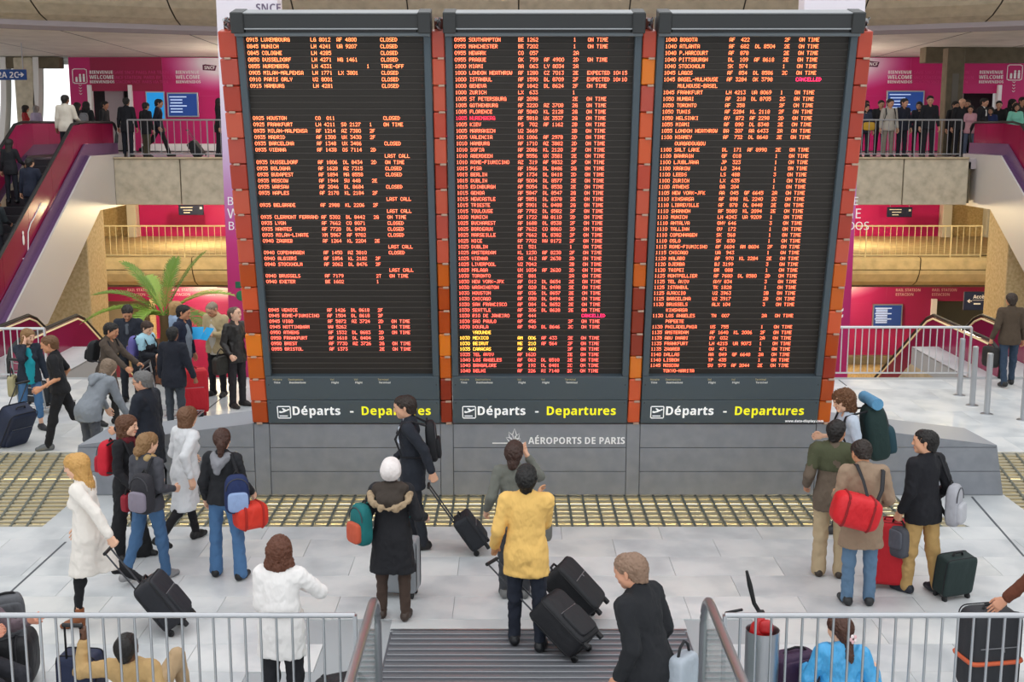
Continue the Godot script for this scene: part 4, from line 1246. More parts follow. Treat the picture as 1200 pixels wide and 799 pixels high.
# ---------------------------------------------------------------- soft bodies: a field of tapered capsules, meshed as surface nets
# bone: [from, to, radius at from, radius at to, blend, flatten along z (1 = round), sign (1 adds, -1 carves)]
func B(a, b, ra, rb = -1.0, k = 0.03, flat = 1.0, sgn = 1):
	return [a, b, ra, ra if rb < 0 else rb, k, flat, sgn]

func field(bones: Array, cell: float, cuts: Array = [], rough: float = 0.0, fwd: Vector3 = Vector3(0, 0, 1)) -> Array:
	var lo = Vector3.ONE * 1e6
	var hi = -Vector3.ONE * 1e6
	for b in bones:
		if b[6] > 0:
			var r = maxf(b[2], b[3])
			for p in [b[0], b[1]]:
				lo = lo.min(p - Vector3.ONE * r)
				hi = hi.max(p + Vector3.ONE * r)
	lo -= Vector3.ONE * cell * 2.6
	hi += Vector3.ONE * cell * 2.6
	var nx: int = int((hi.x - lo.x) / cell) + 1
	var ny: int = int((hi.y - lo.y) / cell) + 1
	var nz: int = int((hi.z - lo.z) / cell) + 1
	var g = PackedFloat32Array()
	g.resize(nx * ny * nz)
	g.fill(9.0)
	for b in bones:
		var a: Vector3 = b[0]
		var c: Vector3 = b[1]
		var ra: float = b[2]
		var rb: float = b[3]
		var k: float = b[4]
		var fl: float = b[5]
		var sgn: int = b[6]
		var ba: Vector3 = c - a
		var bb: float = maxf(ba.length_squared(), 1e-9)
		var m: float = maxf(ra, rb) + k + cell * 2.2
		var l3: Vector3 = (a.min(c) - Vector3.ONE * m - lo) / cell
		var h3: Vector3 = (a.max(c) + Vector3.ONE * m - lo) / cell
		var x0: int = maxi(0, int(l3.x)); var x1: int = mini(nx - 1, int(h3.x) + 1)
		var y0: int = maxi(0, int(l3.y)); var y1: int = mini(ny - 1, int(h3.y) + 1)
		var z0: int = maxi(0, int(l3.z)); var z1: int = mini(nz - 1, int(h3.z) + 1)
		for z in range(z0, z1 + 1):
			for y in range(y0, y1 + 1):
				var n: int = (z * ny + y) * nx + x0
				var p: Vector3 = Vector3(lo.x + x0 * cell, lo.y + y * cell, lo.z + z * cell) - a
				for x in range(x0, x1 + 1):
					var q: Vector3 = p
					if fl != 1.0:
						q += fwd * (q.dot(fwd) * (fl - 1.0))
					var h: float = clampf(q.dot(ba) / bb, 0.0, 1.0)
					var d: float = (q - ba * h).length() - (ra + (rb - ra) * h)
					var e: float = g[n]
					if sgn > 0:
						if k > 0.0:
							var t: float = maxf(k - absf(d - e), 0.0) / k
							g[n] = minf(d, e) - t * t * k * 0.25
						else:
							g[n] = minf(d, e)
					else:
						g[n] = maxf(e, -d)
					p.x += cell
					n += 1
	if cuts:
		var n: int = 0
		for z in nz:
			for y in ny:
				for x in nx:
					if g[n] < 1.0:
						var p = lo + Vector3(x, y, z) * cell
						for c in cuts:
							g[n] = maxf(g[n], (p - c[0]).dot(c[1]))
					n += 1
	# surface nets
	var verts = PackedVector3Array()
	var norms = PackedVector3Array()
	var ids = PackedInt32Array()
	ids.resize(nx * ny * nz)
	ids.fill(-1)
	var sy: int = nx
	var sz: int = nx * ny
	var corner = PackedInt32Array([0, 1, sy, sy + 1, sz, sz + 1, sz + sy, sz + sy + 1])
	var ea = PackedInt32Array([0, 2, 4, 6, 0, 1, 4, 5, 0, 1, 2, 3])
	var eb = PackedInt32Array([1, 3, 5, 7, 2, 3, 6, 7, 4, 5, 6, 7])
	var lim: float = cell * 3.2
	for z in nz - 1:
		for y in ny - 1:
			var n: int = (z * ny + y) * nx
			for x in nx - 1:
				var v0: float = g[n]
				if v0 < lim and v0 > -lim:
					var mask: int = 0
					for i in 8:
						if g[n + corner[i]] < 0.0:
							mask |= 1 << i
					if mask != 0 and mask != 255:
						var s = Vector3.ZERO
						var cnt: int = 0
						for e in 12:
							var i: int = ea[e]
							var j: int = eb[e]
							if ((mask >> i) & 1) != ((mask >> j) & 1):
								var va: float = g[n + corner[i]]
								var vb: float = g[n + corner[j]]
								var t: float = va / (va - vb)
								s += Vector3((i & 1) + ((j & 1) - (i & 1)) * t, ((i >> 1) & 1) + (((j >> 1) & 1) - ((i >> 1) & 1)) * t, (i >> 2) + ((j >> 2) - (i >> 2)) * t)
								cnt += 1
						ids[n] = verts.size()
						verts.append(lo + (Vector3(x, y, z) + s / cnt) * cell)
						var c0: float = g[n]; var c1: float = g[n + 1]; var c2: float = g[n + sy]; var c3: float = g[n + sy + 1]
						var c4: float = g[n + sz]; var c5: float = g[n + sz + 1]; var c6: float = g[n + sz + sy]; var c7: float = g[n + sz + sy + 1]
						norms.append(Vector3(c1 + c3 + c5 + c7 - c0 - c2 - c4 - c6, c2 + c3 + c6 + c7 - c0 - c1 - c4 - c5, c4 + c5 + c6 + c7 - c0 - c1 - c2 - c3).normalized())
				n += 1
	var idx = PackedInt32Array()
	var st3 = PackedInt32Array([1, sy, sz])
	for z in range(1, nz - 1):
		for y in range(1, ny - 1):
			var n: int = (z * ny + y) * nx + 1
			for x in range(1, nx - 1):
				if ids[n] >= 0:
					var inside: bool = g[n] < 0.0
					for ax in 3:
						if (g[n + st3[ax]] < 0.0) != inside:
							var u: int = st3[(ax + 1) % 3]
							var w: int = st3[(ax + 2) % 3]
							var a: int = ids[n]; var b: int = ids[n - u]; var c: int = ids[n - u - w]; var d: int = ids[n - w]
							if a >= 0 and b >= 0 and c >= 0 and d >= 0:
								if inside:
									idx.append_array(PackedInt32Array([a, c, b, a, d, c]))
								else:
									idx.append_array(PackedInt32Array([a, b, c, a, c, d]))
				n += 1
	if rough > 0.0:
		var nn = noise(6.0 if cell > 0.009 else 26.0, 3, 5)
		for i in verts.size():
			var v = verts[i]
			var w = nn.get_noise_3d(v.x + v.y * 0.35, v.y * 0.8, v.z - v.y * 0.3)
			verts[i] = v + norms[i] * (0.5 - absf(w) * 2.2) * rough
	return [verts, norms, idx]

func field_mesh(f: Array, material, recompute = false):
	var arr = []
	arr.resize(Mesh.ARRAY_MAX)
	arr[Mesh.ARRAY_VERTEX] = f[0]
	arr[Mesh.ARRAY_NORMAL] = f[1]
	arr[Mesh.ARRAY_INDEX] = f[2]
	if f.size() > 3:
		arr[Mesh.ARRAY_COLOR] = f[3]
	var m = ArrayMesh.new()
	if recompute:
		var st = SurfaceTool.new()
		st.create_from_arrays(arr)
		st.generate_normals()
		m = st.commit()
	else:
		m.add_surface_from_arrays(Mesh.PRIMITIVE_TRIANGLES, arr)
	m.surface_set_material(0, material)
	return m

func join(f, extra, xf):                      # appends a ready shape (head, hand) to a body
	var base = f[0].size()
	for v in extra[0]:
		f[0].append(xf * v)
	for n in extra[1]:
		f[1].append((xf.basis * n).normalized())
	var flip = xf.basis.determinant() < 0
	var t = extra[2]
	for i in range(0, t.size(), 3):
		f[2].append(base + t[i])
		f[2].append(base + (t[i + 2] if flip else t[i + 1]))
		f[2].append(base + (t[i + 1] if flip else t[i + 2]))
	for c in extra[3]:
		f[3].append(c)

func painted(f, paint):
	var cs = PackedColorArray()
	for v in f[0]:
		cs.append(paint.call(v))
	f.append(cs)
	return f

var heads = {}
var hairs = {}
var hands = {}
var shoes = {}

func head_shape(kind):
	if heads.has(kind):
		return heads[kind]
	var man = kind == "man"
	var w = 1.0 if man else 0.94
	var bones = [B(Vector3(0, 0.035, -0.03), Vector3(0, 0.04, 0.02), 0.086 * w, 0.082 * w, 0.02, 0.94), B(Vector3(0, -0.03, 0.03), Vector3(0, 0.02, 0.045), 0.062 * w, 0.066 * w, 0.03),
		B(Vector3(0, -0.06, 0.035), Vector3(0, -0.078, 0.055), 0.056 * w, 0.036 * w, 0.03), B(Vector3(-0.036, -0.055, 0.02), Vector3(0.036, -0.055, 0.02), 0.034, 0.034, 0.03),
		B(Vector3(0, -0.09, 0.068), Vector3(0, -0.088, 0.07), 0.018, 0.018, 0.02), B(Vector3(0, 0.012, 0.103), Vector3(0, -0.022, 0.117), 0.0095, 0.0125, 0.012), B(Vector3(-0.012, -0.026, 0.108), Vector3(0.012, -0.026, 0.108), 0.009, 0.009, 0.008),
		B(Vector3(-0.034, 0.026, 0.091), Vector3(0.034, 0.026, 0.091), 0.013, 0.013, 0.014), B(Vector3(-0.018, -0.053, 0.095), Vector3(0.018, -0.053, 0.095), 0.0085, 0.0085, 0.006), B(Vector3(-0.014, -0.064, 0.094), Vector3(0.014, -0.064, 0.094), 0.0085, 0.0085, 0.006),
		B(Vector3(0, -0.07, -0.02), Vector3(0, -0.135, -0.028), 0.054 * w, 0.054 * w, 0.03)]
	for s in [-1, 1]:
		bones.append(B(Vector3(s * 0.03, 0.004, 0.11), Vector3(s * 0.034, 0.004, 0.11), 0.014, 0.014, 0.0, 1.0, -1))
	for s in [-1, 1]:
		bones.append(B(Vector3(s * 0.031, 0.004, 0.089), Vector3(s * 0.033, 0.004, 0.089), 0.0115, 0.0115, 0.002))
		bones.append(B(Vector3(s * 0.048, -0.02, 0.06), Vector3(s * 0.05, -0.025, 0.055), 0.024, 0.022, 0.03))
		bones.append(B(Vector3(s * 0.082 * w, 0.018, -0.008), Vector3(s * 0.084 * w, -0.022, -0.002), 0.017, 0.012, 0.006))
	var f = field(bones, 0.0055)
	heads[kind] = painted(f, func(v):
		if v.z > 0.088 and absf(v.y - 0.004) < 0.009 and absf(absf(v.x) - 0.032) < 0.012:
			return Color(0.05, 0.04, 0.04) if absf(absf(v.x) - 0.032) < 0.005 else Color(0.85, 0.85, 0.85)
		if v.z > 0.088 and absf(v.y - 0.029) < 0.005 and absf(v.x) > 0.012 and absf(v.x) < 0.048:
			return Color(0.25, 0.2, 0.17)
		if v.z > 0.085 and absf(v.y + 0.0585) < 0.011 and absf(v.x) < 0.024:
			return Color(0.75, 0.45, 0.42)
		return Color.WHITE)
	return heads[kind]

func hair_shape(kind):
	if hairs.has(kind):
		return hairs[kind]
	var top = [B(Vector3(0, 0.042, -0.032), Vector3(0, 0.05, 0.015), 0.097, 0.089, 0.02, 0.94)]
	var face = B(Vector3(0, -0.02, 0.15), Vector3(0, -0.2, 0.14), 0.098, 0.11, 0.0, 1.0, -1)
	var cuts = []
	var cell = 0.008
	var rough = 0.011
	match kind:
		"short":
			cuts = [[Vector3(0, 0.052, 0.08), Vector3(0, -0.72, 0.7).normalized()], [Vector3(0, -0.075, -0.08), Vector3(0, -1, 0.35).normalized()]]
			top.append(B(Vector3(0, 0.0, -0.06), Vector3(0, -0.06, -0.062), 0.07, 0.058, 0.03))
		"bald":
			cuts = [[Vector3(0, 0.06, -0.02), Vector3(0, 0.75, 0.66).normalized()], [Vector3(0, -0.075, -0.08), Vector3(0, -1, 0.35).normalized()]]
			top = [B(Vector3(0, 0.035, -0.034), Vector3(0, 0.03, -0.01), 0.094, 0.086, 0.02, 0.94), B(Vector3(0, 0.0, -0.06), Vector3(0, -0.06, -0.062), 0.07, 0.058, 0.03)]
		"cropped":
			top = [B(Vector3(0, 0.038, -0.03), Vector3(0, 0.043, 0.015), 0.09, 0.085, 0.02, 0.94), B(Vector3(0, 0.0, -0.06), Vector3(0, -0.05, -0.062), 0.064, 0.052, 0.03)]
			cuts = [[Vector3(0, 0.06, 0.075), Vector3(0, -0.72, 0.7).normalized()], [Vector3(0, -0.065, -0.08), Vector3(0, -1, 0.35).normalized()]]
			rough = 0.004
		"long":
			top += [B(Vector3(0, 0.0, -0.03), Vector3(0, -0.2, -0.06), 0.098, 0.085, 0.04, 1.1), B(Vector3(0, -0.2, -0.06), Vector3(0, -0.3, -0.075), 0.088, 0.045, 0.04, 1.5), face]
			rough = 0.01
		"wavy":
			top += [B(Vector3(0, 0.0, -0.02), Vector3(0, -0.09, -0.04), 0.108, 0.1, 0.04, 1.05), B(Vector3(-0.07, -0.1, -0.03), Vector3(0.07, -0.1, -0.03), 0.06, 0.06, 0.03), face]
			rough = 0.016
		"bob":
			top += [B(Vector3(0, 0.0, -0.02), Vector3(0, -0.08, -0.035), 0.104, 0.09, 0.04, 1.05), face]
			rough = 0.009
		"curly":
			top = [B(Vector3(0, 0.045, -0.03), Vector3(0, 0.055, 0.02), 0.112, 0.1, 0.02), B(Vector3(0, 0.0, -0.04), Vector3(0, -0.08, -0.06), 0.1, 0.085, 0.04), B(Vector3(0, -0.02, 0.15), Vector3(0, -0.2, 0.14), 0.09, 0.11, 0.0, 1.0, -1)]
			rough = 0.03
		"tail":
			top += [B(Vector3(0, 0.0, -0.06), Vector3(0, -0.04, -0.07), 0.078, 0.06, 0.03), B(Vector3(0, 0.02, -0.115), Vector3(0, -0.02, -0.15), 0.03, 0.04, 0.015), B(Vector3(0, -0.02, -0.15), Vector3(0.01, -0.22, -0.13), 0.042, 0.022, 0.02)]
			cuts = [[Vector3(0, 0.05, 0.085), Vector3(0, -0.62, 0.8).normalized()]]
			face = B(Vector3(0, -0.06, 0.1), Vector3(0, -0.2, 0.06), 0.1, 0.12, 0.0, 1.0, -1)
			top.append(face)
		"low_tail":
			top += [B(Vector3(0, 0.0, -0.06), Vector3(0, -0.05, -0.075), 0.08, 0.062, 0.03), B(Vector3(0, -0.07, -0.11), Vector3(0.03, -0.2, -0.13), 0.035, 0.034, 0.02), B(Vector3(0.03, -0.2, -0.13), Vector3(0.02, -0.4, -0.12), 0.036, 0.022, 0.02)]
			top.append(B(Vector3(0, -0.06, 0.1), Vector3(0, -0.2, 0.06), 0.1, 0.12, 0.0, 1.0, -1))
			cuts = [[Vector3(0, 0.05, 0.085), Vector3(0, -0.62, 0.8).normalized()]]
		"bun":
			top += [B(Vector3(0, 0.0, -0.06), Vector3(0, -0.05, -0.075), 0.085, 0.066, 0.03), B(Vector3(0, -0.05, -0.125), Vector3(0, -0.075, -0.13), 0.05, 0.05, 0.015), B(Vector3(0, -0.06, 0.1), Vector3(0, -0.2, 0.06), 0.095, 0.12, 0.0, 1.0, -1)]
			cuts = [[Vector3(0, 0.05, 0.085), Vector3(0, -0.62, 0.8).normalized()]]
			rough = 0.012
		"beanie":
			top = [B(Vector3(0, 0.045, -0.03), Vector3(0, 0.055, 0.01), 0.107, 0.1, 0.02, 0.96), B(Vector3(0, 0.01, -0.03), Vector3(0, 0.01, 0.012), 0.106, 0.1, 0.02, 0.96)]
			cuts = [[Vector3(0, -0.02, 0), Vector3(0, -1, 0.25).normalized()]]
			rough = 0.003
	hairs[kind] = field(top, cell, cuts, rough)
	return hairs[kind]

func hand_shape(kind):                        # a left hand: fingers along -y, palm facing -x, thumb towards +z
	if hands.has(kind):
		return hands[kind]
	var curl = {"relax": [0.35, 0.45, 0.35], "grip": [1.25, 1.4, 0.9], "flat": [0.12, 0.12, 0.1]}[kind]
	var bones = [B(Vector3(0, 0.03, 0), Vector3(0, -0.005, 0), 0.026, 0.027, 0.02), B(Vector3(0, -0.02, 0.022), Vector3(0, -0.085, 0.03), 0.016, 0.015, 0.02), B(Vector3(0, -0.02, 0.006), Vector3(0.002, -0.09, 0.01), 0.018, 0.016, 0.02),
		B(Vector3(0, -0.02, -0.012), Vector3(0.001, -0.086, -0.012), 0.017, 0.0155, 0.02), B(Vector3(0, -0.02, -0.022), Vector3(0, -0.078, -0.03), 0.015, 0.0135, 0.02)]
	var roots = [Vector3(0, -0.085, 0.031), Vector3(0.002, -0.091, 0.0105), Vector3(0.001, -0.087, -0.0115), Vector3(0, -0.079, -0.031)]
	var lens = [0.072, 0.081, 0.075, 0.058]
	for i in 4:
		var p = roots[i]
		var a = 0.1
		for j in 3:
			a += curl[j] * (1.0 + 0.06 * i)
			var l = lens[i] * [0.44, 0.31, 0.25][j]
			var q = p + Vector3(-sin(a), -cos(a), (0.06 - 0.05 * i) * 0.5) * l
			bones.append(B(p, q, 0.0092 - 0.0006 * j, 0.0086 - 0.0007 * j, 0.003))
			p = q
	var t0 = Vector3(-0.004, -0.022, 0.026)
	var t1 = Vector3(-0.016, -0.052, 0.05)
	var t2 = Vector3(-0.026, -0.082, 0.056) if kind != "grip" else Vector3(-0.045, -0.07, 0.045)
	var t3 = Vector3(-0.032, -0.104, 0.054) if kind != "grip" else Vector3(-0.056, -0.082, 0.026)
	bones += [B(t0, t1, 0.017, 0.0125, 0.012), B(t1, t2, 0.0115, 0.01, 0.004), B(t2, t3, 0.01, 0.0085, 0.003)]
	hands[kind] = painted(field(bones, 0.0045), func(_v): return Color.WHITE)
	return hands[kind]

func shoe_shape(kind):                        # sole at y = 0, ankle over the origin, toe towards +z
	if shoes.has(kind):
		return shoes[kind]
	var bones = [B(Vector3(0, 0.04, -0.045), Vector3(0, 0.042, 0.06), 0.043, 0.044, 0.03), B(Vector3(0, 0.038, 0.06), Vector3(0.004, 0.03, 0.155), 0.046, 0.034, 0.03, 1.0), B(Vector3(0, 0.06, -0.03), Vector3(0, 0.105, -0.012), 0.044, 0.042, 0.03), B(Vector3(0, 0.07, 0.02), Vector3(0, 0.05, 0.09), 0.036, 0.034, 0.03)]
	var cuts = [[Vector3(0, 0.0, 0), Vector3(0, -1, 0)]]
	if kind == "boot":
		bones.append(B(Vector3(0, 0.08, -0.015), Vector3(0, 0.24, -0.02), 0.046, 0.05, 0.03))
		cuts.append([Vector3(0, 0.25, 0), Vector3(0, 1, 0)])
	elif kind == "heel":
		bones = [B(Vector3(0, 0.03, 0.1), Vector3(0, 0.026, 0.15), 0.036, 0.026, 0.03), B(Vector3(0, 0.1, -0.03), Vector3(0, 0.04, 0.1), 0.04, 0.036, 0.03), B(Vector3(0, 0.1, -0.02), Vector3(0, 0.2, -0.02), 0.043, 0.047, 0.03), B(Vector3(0, 0.08, -0.05), Vector3(0, 0.01, -0.055), 0.022, 0.012, 0.01)]
		cuts.append([Vector3(0, 0.2, 0), Vector3(0, 1, 0)])
	else:
		cuts.append([Vector3(0, 0.105, 0), Vector3(0, 1, -0.2).normalized()])
	shoes[kind] = field(bones, 0.009, cuts)
	return shoes[kind]

func bend_arm(s, t, l1, l2, pole):
	var d = t - s
	var l = minf(d.length(), (l1 + l2) * 0.995)
	d = d.normalized()
	var wrist = s + d * l
	var a = (l1 * l1 - l2 * l2 + l * l) / (2 * l)
	var h = sqrt(maxf(l1 * l1 - a * a, 0.0))
	var n = (pole - d * pole.dot(d)).normalized()
	return [s + d * a + n * h, wrist]

# A person faces +z of the node. All lengths are for 1.75 m and scaled by the node.
# o: h height, sex, skin, hair [kind, colour], top {c, hem, fat, hood, collar, open, sleeve, shirt}, legs {c, flare, wide, short}, shoe [kind, colour], pose {lean, twist, head [yaw, pitch, tilt], lh, rh (wrist targets), lhand, rhand, ll, rl [thigh, knee, out]}
func person(label, at, face_deg, o, group = ""):
	var h = o.get("h", 1.75)
	var t = thing("person", label, "person", at, deg_to_rad(face_deg), group)
	var S = h / 1.75
	t.scale = Vector3.ONE * S
	var man = o.get("sex", "m") == "m"
	var pose = o.get("pose", {})
	var cell = o.get("cell", 0.016)
	var top = o.top
	var legs = o.legs
	var fat = top.get("fat", 1.0)
	# joints
	var lean = Basis(Vector3.RIGHT, deg_to_rad(pose.get("lean", 2.0))) * Basis(Vector3(0, 0, 1), deg_to_rad(pose.get("side", 0.0)))
	var hips = Vector3(0, 0.93, 0)
	var legj = []
	var low = 9.0
	for s in [1, -1]:
		var q = pose.get("ll" if s > 0 else "rl", [2.0, 3.0, 2.0])
		var a = deg_to_rad(q[0])
		var k = deg_to_rad(q[1])
		var out = deg_to_rad(q[2]) * s
		var hip = hips + Vector3(s * 0.092, -0.02, 0)
		var knee = hip + Vector3(sin(out), -cos(a) * cos(out), sin(a)) .normalized() * 0.435
		var ankle = knee + Vector3(sin(out) * 0.5, -cos(a - k), sin(a - k)).normalized() * 0.40
		var fp = q[3] if q.size() > 3 else clampf(rad_to_deg(k - a) * 0.8 - 10.0, 0.0, 70.0) if k - a > 0.3 else 0.0
		var fr = Basis(Vector3.UP, deg_to_rad(s * (q[4] if q.size() > 4 else 10.0))) * Basis(Vector3.RIGHT, deg_to_rad(fp))
		var heel = 0.03 if o.shoe[0] == "heel" else 0.0
		var sole = ankle + fr * Vector3(0, -0.075 - heel, 0)
		low = minf(low, minf(sole.y, (sole + fr * Vector3(0, 0, 0.16)).y))
		legj.append([hip, knee, ankle, sole, fr])
	var up = Vector3(0, -low if not o.has("seat") else o.seat, 0)
	for l in legj:
		for i in 4:
			l[i] += up
	hips += up
	var tw = Basis(Vector3.UP, deg_to_rad(pose.get("twist", 0.0)))
	var R = tw * lean
	var pel = hips
	var spine = func(v): return pel + R * v      # a point of the upper body given from the hips
	var sw = 0.185 if man else 0.165
	var neck = spine.call(Vector3(0, 0.54, -0.015))
	var hd = pose.get("head", [0.0, 5.0])
	var hb = tw * lean.slerp(Basis(), 0.5) * Basis(Vector3.UP, deg_to_rad(hd[0])) * Basis(Vector3.RIGHT, deg_to_rad(hd[1])) * Basis(Vector3(0, 0, 1), deg_to_rad(hd[2] if hd.size() > 2 else 0.0))
	var head = Transform3D(hb, neck + R * Vector3(0, 0.022, 0.0) + hb * Vector3(0, 0.105, 0.028))
	var arms = []
	for s in [1, -1]:
		var sh = spine.call(Vector3(s * sw, 0.47, -0.01))
		var d = pose.get("lh" if s > 0 else "rh", Vector3(s * (0.27 + 0.05 * (fat - 1.0)), 0.87, 0.05))
		var e = bend_arm(sh, d, 0.285, 0.255, pose.get("lp" if s > 0 else "rp", Vector3(s * 0.16, -0.5, -0.8)))
		arms.append([sh, e[0], e[1]])
	# the body: one skin, mostly under the clothes
	var bones = [B(spine.call(Vector3(0, 0.0, 0)), spine.call(Vector3(0, 0.2, 0.01)), 0.1, 0.095, 0.05, 1.3), B(spine.call(Vector3(0, 0.2, 0.01)), spine.call(Vector3(0, 0.42, 0)), 0.1, 0.11, 0.05, 1.3), B(arms[0][0], arms[1][0], 0.045, 0.045, 0.04), B(spine.call(Vector3(0, 0.44, -0.015)), neck, 0.055, 0.05, 0.03)]
	for l in legj:
		var thin = 0.75 if legs and not legs.has("short") else 1.0
		bones.append(B(l[0], l[1], 0.075 * thin, 0.05 * thin, 0.03))
		bones.append(B(l[1], l[2], 0.05 * thin, 0.034, 0.02))
	for a in arms:
		bones.append(B(a[0], a[1], 0.043, 0.036, 0.02))
		bones.append(B(a[1], a[2], 0.036, 0.025, 0.02))
	var f = field(bones, 0.02 if cell < 0.02 else 0.026, [], 0.0, R * Vector3(0, 0, 1))
	f = painted(f, func(_v): return Color.WHITE)
	join(f, head_shape("man" if man else "woman"), head)
	var grips = []
	for i in 2:
		var a = arms[i]
		var y = (a[1] - a[2]).normalized()
		var z = (R * Vector3(0, 0, 1))
		z = (z - y * z.dot(y))
		if z.length() < 0.25:
			z = (R * Vector3(0, 1, 0))
			z = z - y * z.dot(y)
		z = z.normalized()
		var kind = pose.get("lhand" if i == 0 else "rhand", "relax")
		var xf = Transform3D(Basis(y.cross(z), y, z), a[2] - y * 0.015)
		var turned = pose.get("lroll" if i == 0 else "rroll", 0.0)
		xf.basis = xf.basis * Basis(Vector3.UP, deg_to_rad(turned))
		if i == 1:
			xf.basis = xf.basis * Basis(Vector3(-1, 0, 0), Vector3(0, 1, 0), Vector3(0, 0, 1))
		join(f, hand_shape(kind), xf)
		grips.append(t.transform * (xf * Vector3(-0.03, -0.1, 0.0)))
	put("body", field_mesh(f, skin_mat(o.get("skin", "#d9a584"))), t)
	# trousers
	if legs:
		var lb = []
		var fl = legs.get("flare", 1.0)
		var wd = legs.get("wide", 1.0)
		lb.append(B(pel + Vector3(-0.055, 0.0, 0), pel + Vector3(0.055, 0.0, 0), 0.11, 0.11, 0.05, 1.08))
		lb.append(B(pel + Vector3(0, 0.0, 0), pel + R * Vector3(0, 0.12, 0), 0.12, 0.115, 0.04, 1.2))
		for l in legj:
			lb.append(B(l[0], l[1], 0.092 * wd, 0.066 * wd, 0.035))
			if not legs.has("skirt"):
				var k = 1.0 - legs.get("short", 0.0)
				lb.append(B(l[1], l[1].lerp(l[2] + (l[2] - l[1]) * 0.02, k), 0.066 * wd, 0.055 * fl * wd, 0.025))
		if cell < 0.02:
			for l in legj:                     # cloth gathers over the knee and the shoe
				lb.append(B(l[1] + Vector3(0, -0.03, -0.02), l[1] + Vector3(0, -0.04, 0.01), 0.06 * wd, 0.06 * wd, 0.02))
		put("trousers", field_mesh(field(lb, cell, [], 0.010 if cell < 0.02 else 0.0), cloth(legs.c, 0.9, 0.6), cell < 0.02), t)
	# shoes
	for l in legj:
		put("shoe", field_mesh(shoe_shape(o.shoe[0]), plain(o.shoe[1], 0.5)), t, Transform3D(l[4], l[3]))
	# upper garment
	var jb = []
	var hem = top.get("hem", 0.0)               # below the hips
	var sl = top.get("sleeve", 1.0)
	jb.append(B(arms[0][0] + R * Vector3(-0.03, -0.005, 0), arms[1][0] + R * Vector3(0.03, -0.005, 0), 0.072 * fat, 0.072 * fat, 0.05, 1.05))
	jb.append(B(spine.call(Vector3(0, 0.36, 0.0)), spine.call(Vector3(0, 0.14, 0.0)), 0.168 * fat * (1.0 if man else 0.93), 0.14 * fat * (1.0 if man else 0.93), 0.06, 1.42))
	jb.append(B(spine.call(Vector3(-0.05, 0.14, 0)), spine.call(Vector3(-0.05, -0.03, 0)), 0.115 * fat, 0.133 * fat, 0.05, 1.06))
	jb.append(B(spine.call(Vector3(0.05, 0.14, 0)), spine.call(Vector3(0.05, -0.03, 0)), 0.115 * fat, 0.133 * fat, 0.05, 1.06))
	if not man:
		jb.append(B(spine.call(Vector3(-0.07, 0.31, 0.085)), spine.call(Vector3(0.07, 0.31, 0.085)), 0.058, 0.058, 0.05))
	if hem > 0.04:
		for s in [1, -1]:
			var th = (legj[0 if s > 0 else 1][1] - legj[0 if s > 0 else 1][0]).normalized()
			th = th.lerp(Vector3.DOWN, 0.45).normalized()
			jb.append(B(spine.call(Vector3(s * 0.045, -0.02, 0)), pel + Vector3(s * (0.055 + 0.05 * hem), 0, 0) + th * (hem + 0.12), 0.13 * fat, (0.132 + 0.05 * hem) * fat, 0.06, 1.04))
	for a in arms:
		jb.append(B(a[0], a[1] if sl > 0.5 else a[0].lerp(a[1], sl * 2.0), 0.066 * fat, 0.055 * fat, 0.03))
		if sl > 0.5:
			jb.append(B(a[1], a[1].lerp(a[2], (sl - 0.5) * 2.0 * 0.93), 0.055 * fat, 0.044 * fat, 0.02))
	var col = top.get("collar", 0.03)
	jb.append(B(spine.call(Vector3(0, 0.46, -0.012)), spine.call(Vector3(0, 0.5 + col, -0.012)), 0.082, 0.07, 0.03))
	jb.append(B(spine.call(Vector3(0, 0.63 + col, 0.035)), spine.call(Vector3(0, 0.5 + col, 0.045)), 0.05, 0.04, 0.0, 1.0, -1))
	jb.append(B(spine.call(Vector3(0, 0.42, -0.045)), spine.call(Vector3(0, 0.505 + col * 0.6, -0.04)), 0.075, 0.062, 0.03))
	var cuts = []
	if hem > -0.5:
		cuts.append([pel + R * Vector3(0, -hem, 0), R * Vector3(0, -1, 0)] if hem < 0.06 else [pel + Vector3(0, -hem, 0), Vector3(0, -1, 0)])
	var jc = cloth(top.c, top.get("rough", 0.9), top.get("bump", 0.55))
	var jk = put(top.get("name", "jacket"), field_mesh(field(jb, cell, cuts, 0.010 if cell < 0.02 else 0.0, R * Vector3(0, 0, 1)), jc, cell < 0.02), t)
	if top.has("hood"):
		var hb2 = [B(spine.call(Vector3(-0.08, 0.5, -0.06)), spine.call(Vector3(0, 0.44, -0.15)), 0.05, 0.06, 0.03), B(spine.call(Vector3(0.08, 0.5, -0.06)), spine.call(Vector3(0, 0.44, -0.15)), 0.05, 0.06, 0.03), B(spine.call(Vector3(0, 0.42, -0.14)), spine.call(Vector3(0, 0.34, -0.16)), 0.06, 0.04, 0.03)]
		if top.has("fur"):
			hb2 += [B(spine.call(Vector3(-0.11, 0.49, -0.08)), spine.call(Vector3(0.11, 0.49, -0.08)), 0.085, 0.085, 0.03), B(spine.call(Vector3(-0.06, 0.4, -0.16)), spine.call(Vector3(0.06, 0.4, -0.16)), 0.09, 0.09, 0.03)]
		put("hood", field_mesh(field(hb2, 0.012, [], 0.012), cloth(top.hood), true), jk)
	if top.has("fur"):
		var ring = []
		for i in 9:
			var a = PI * (i / 8.0) - PI
			ring.append(spine.call(Vector3(cos(a) * 0.2, 0.46 + sin(a) * 0.13, -0.12 - 0.14 * sin(-a))))
		var fb = []
		for i in 8:
			fb.append(B(ring[i], ring[i + 1], 0.03, 0.03, 0.01))
		put("fur_trim", field_mesh(field(fb, 0.01, [], 0.03), cloth(top.fur, 1.0, 1.0), true), jk)
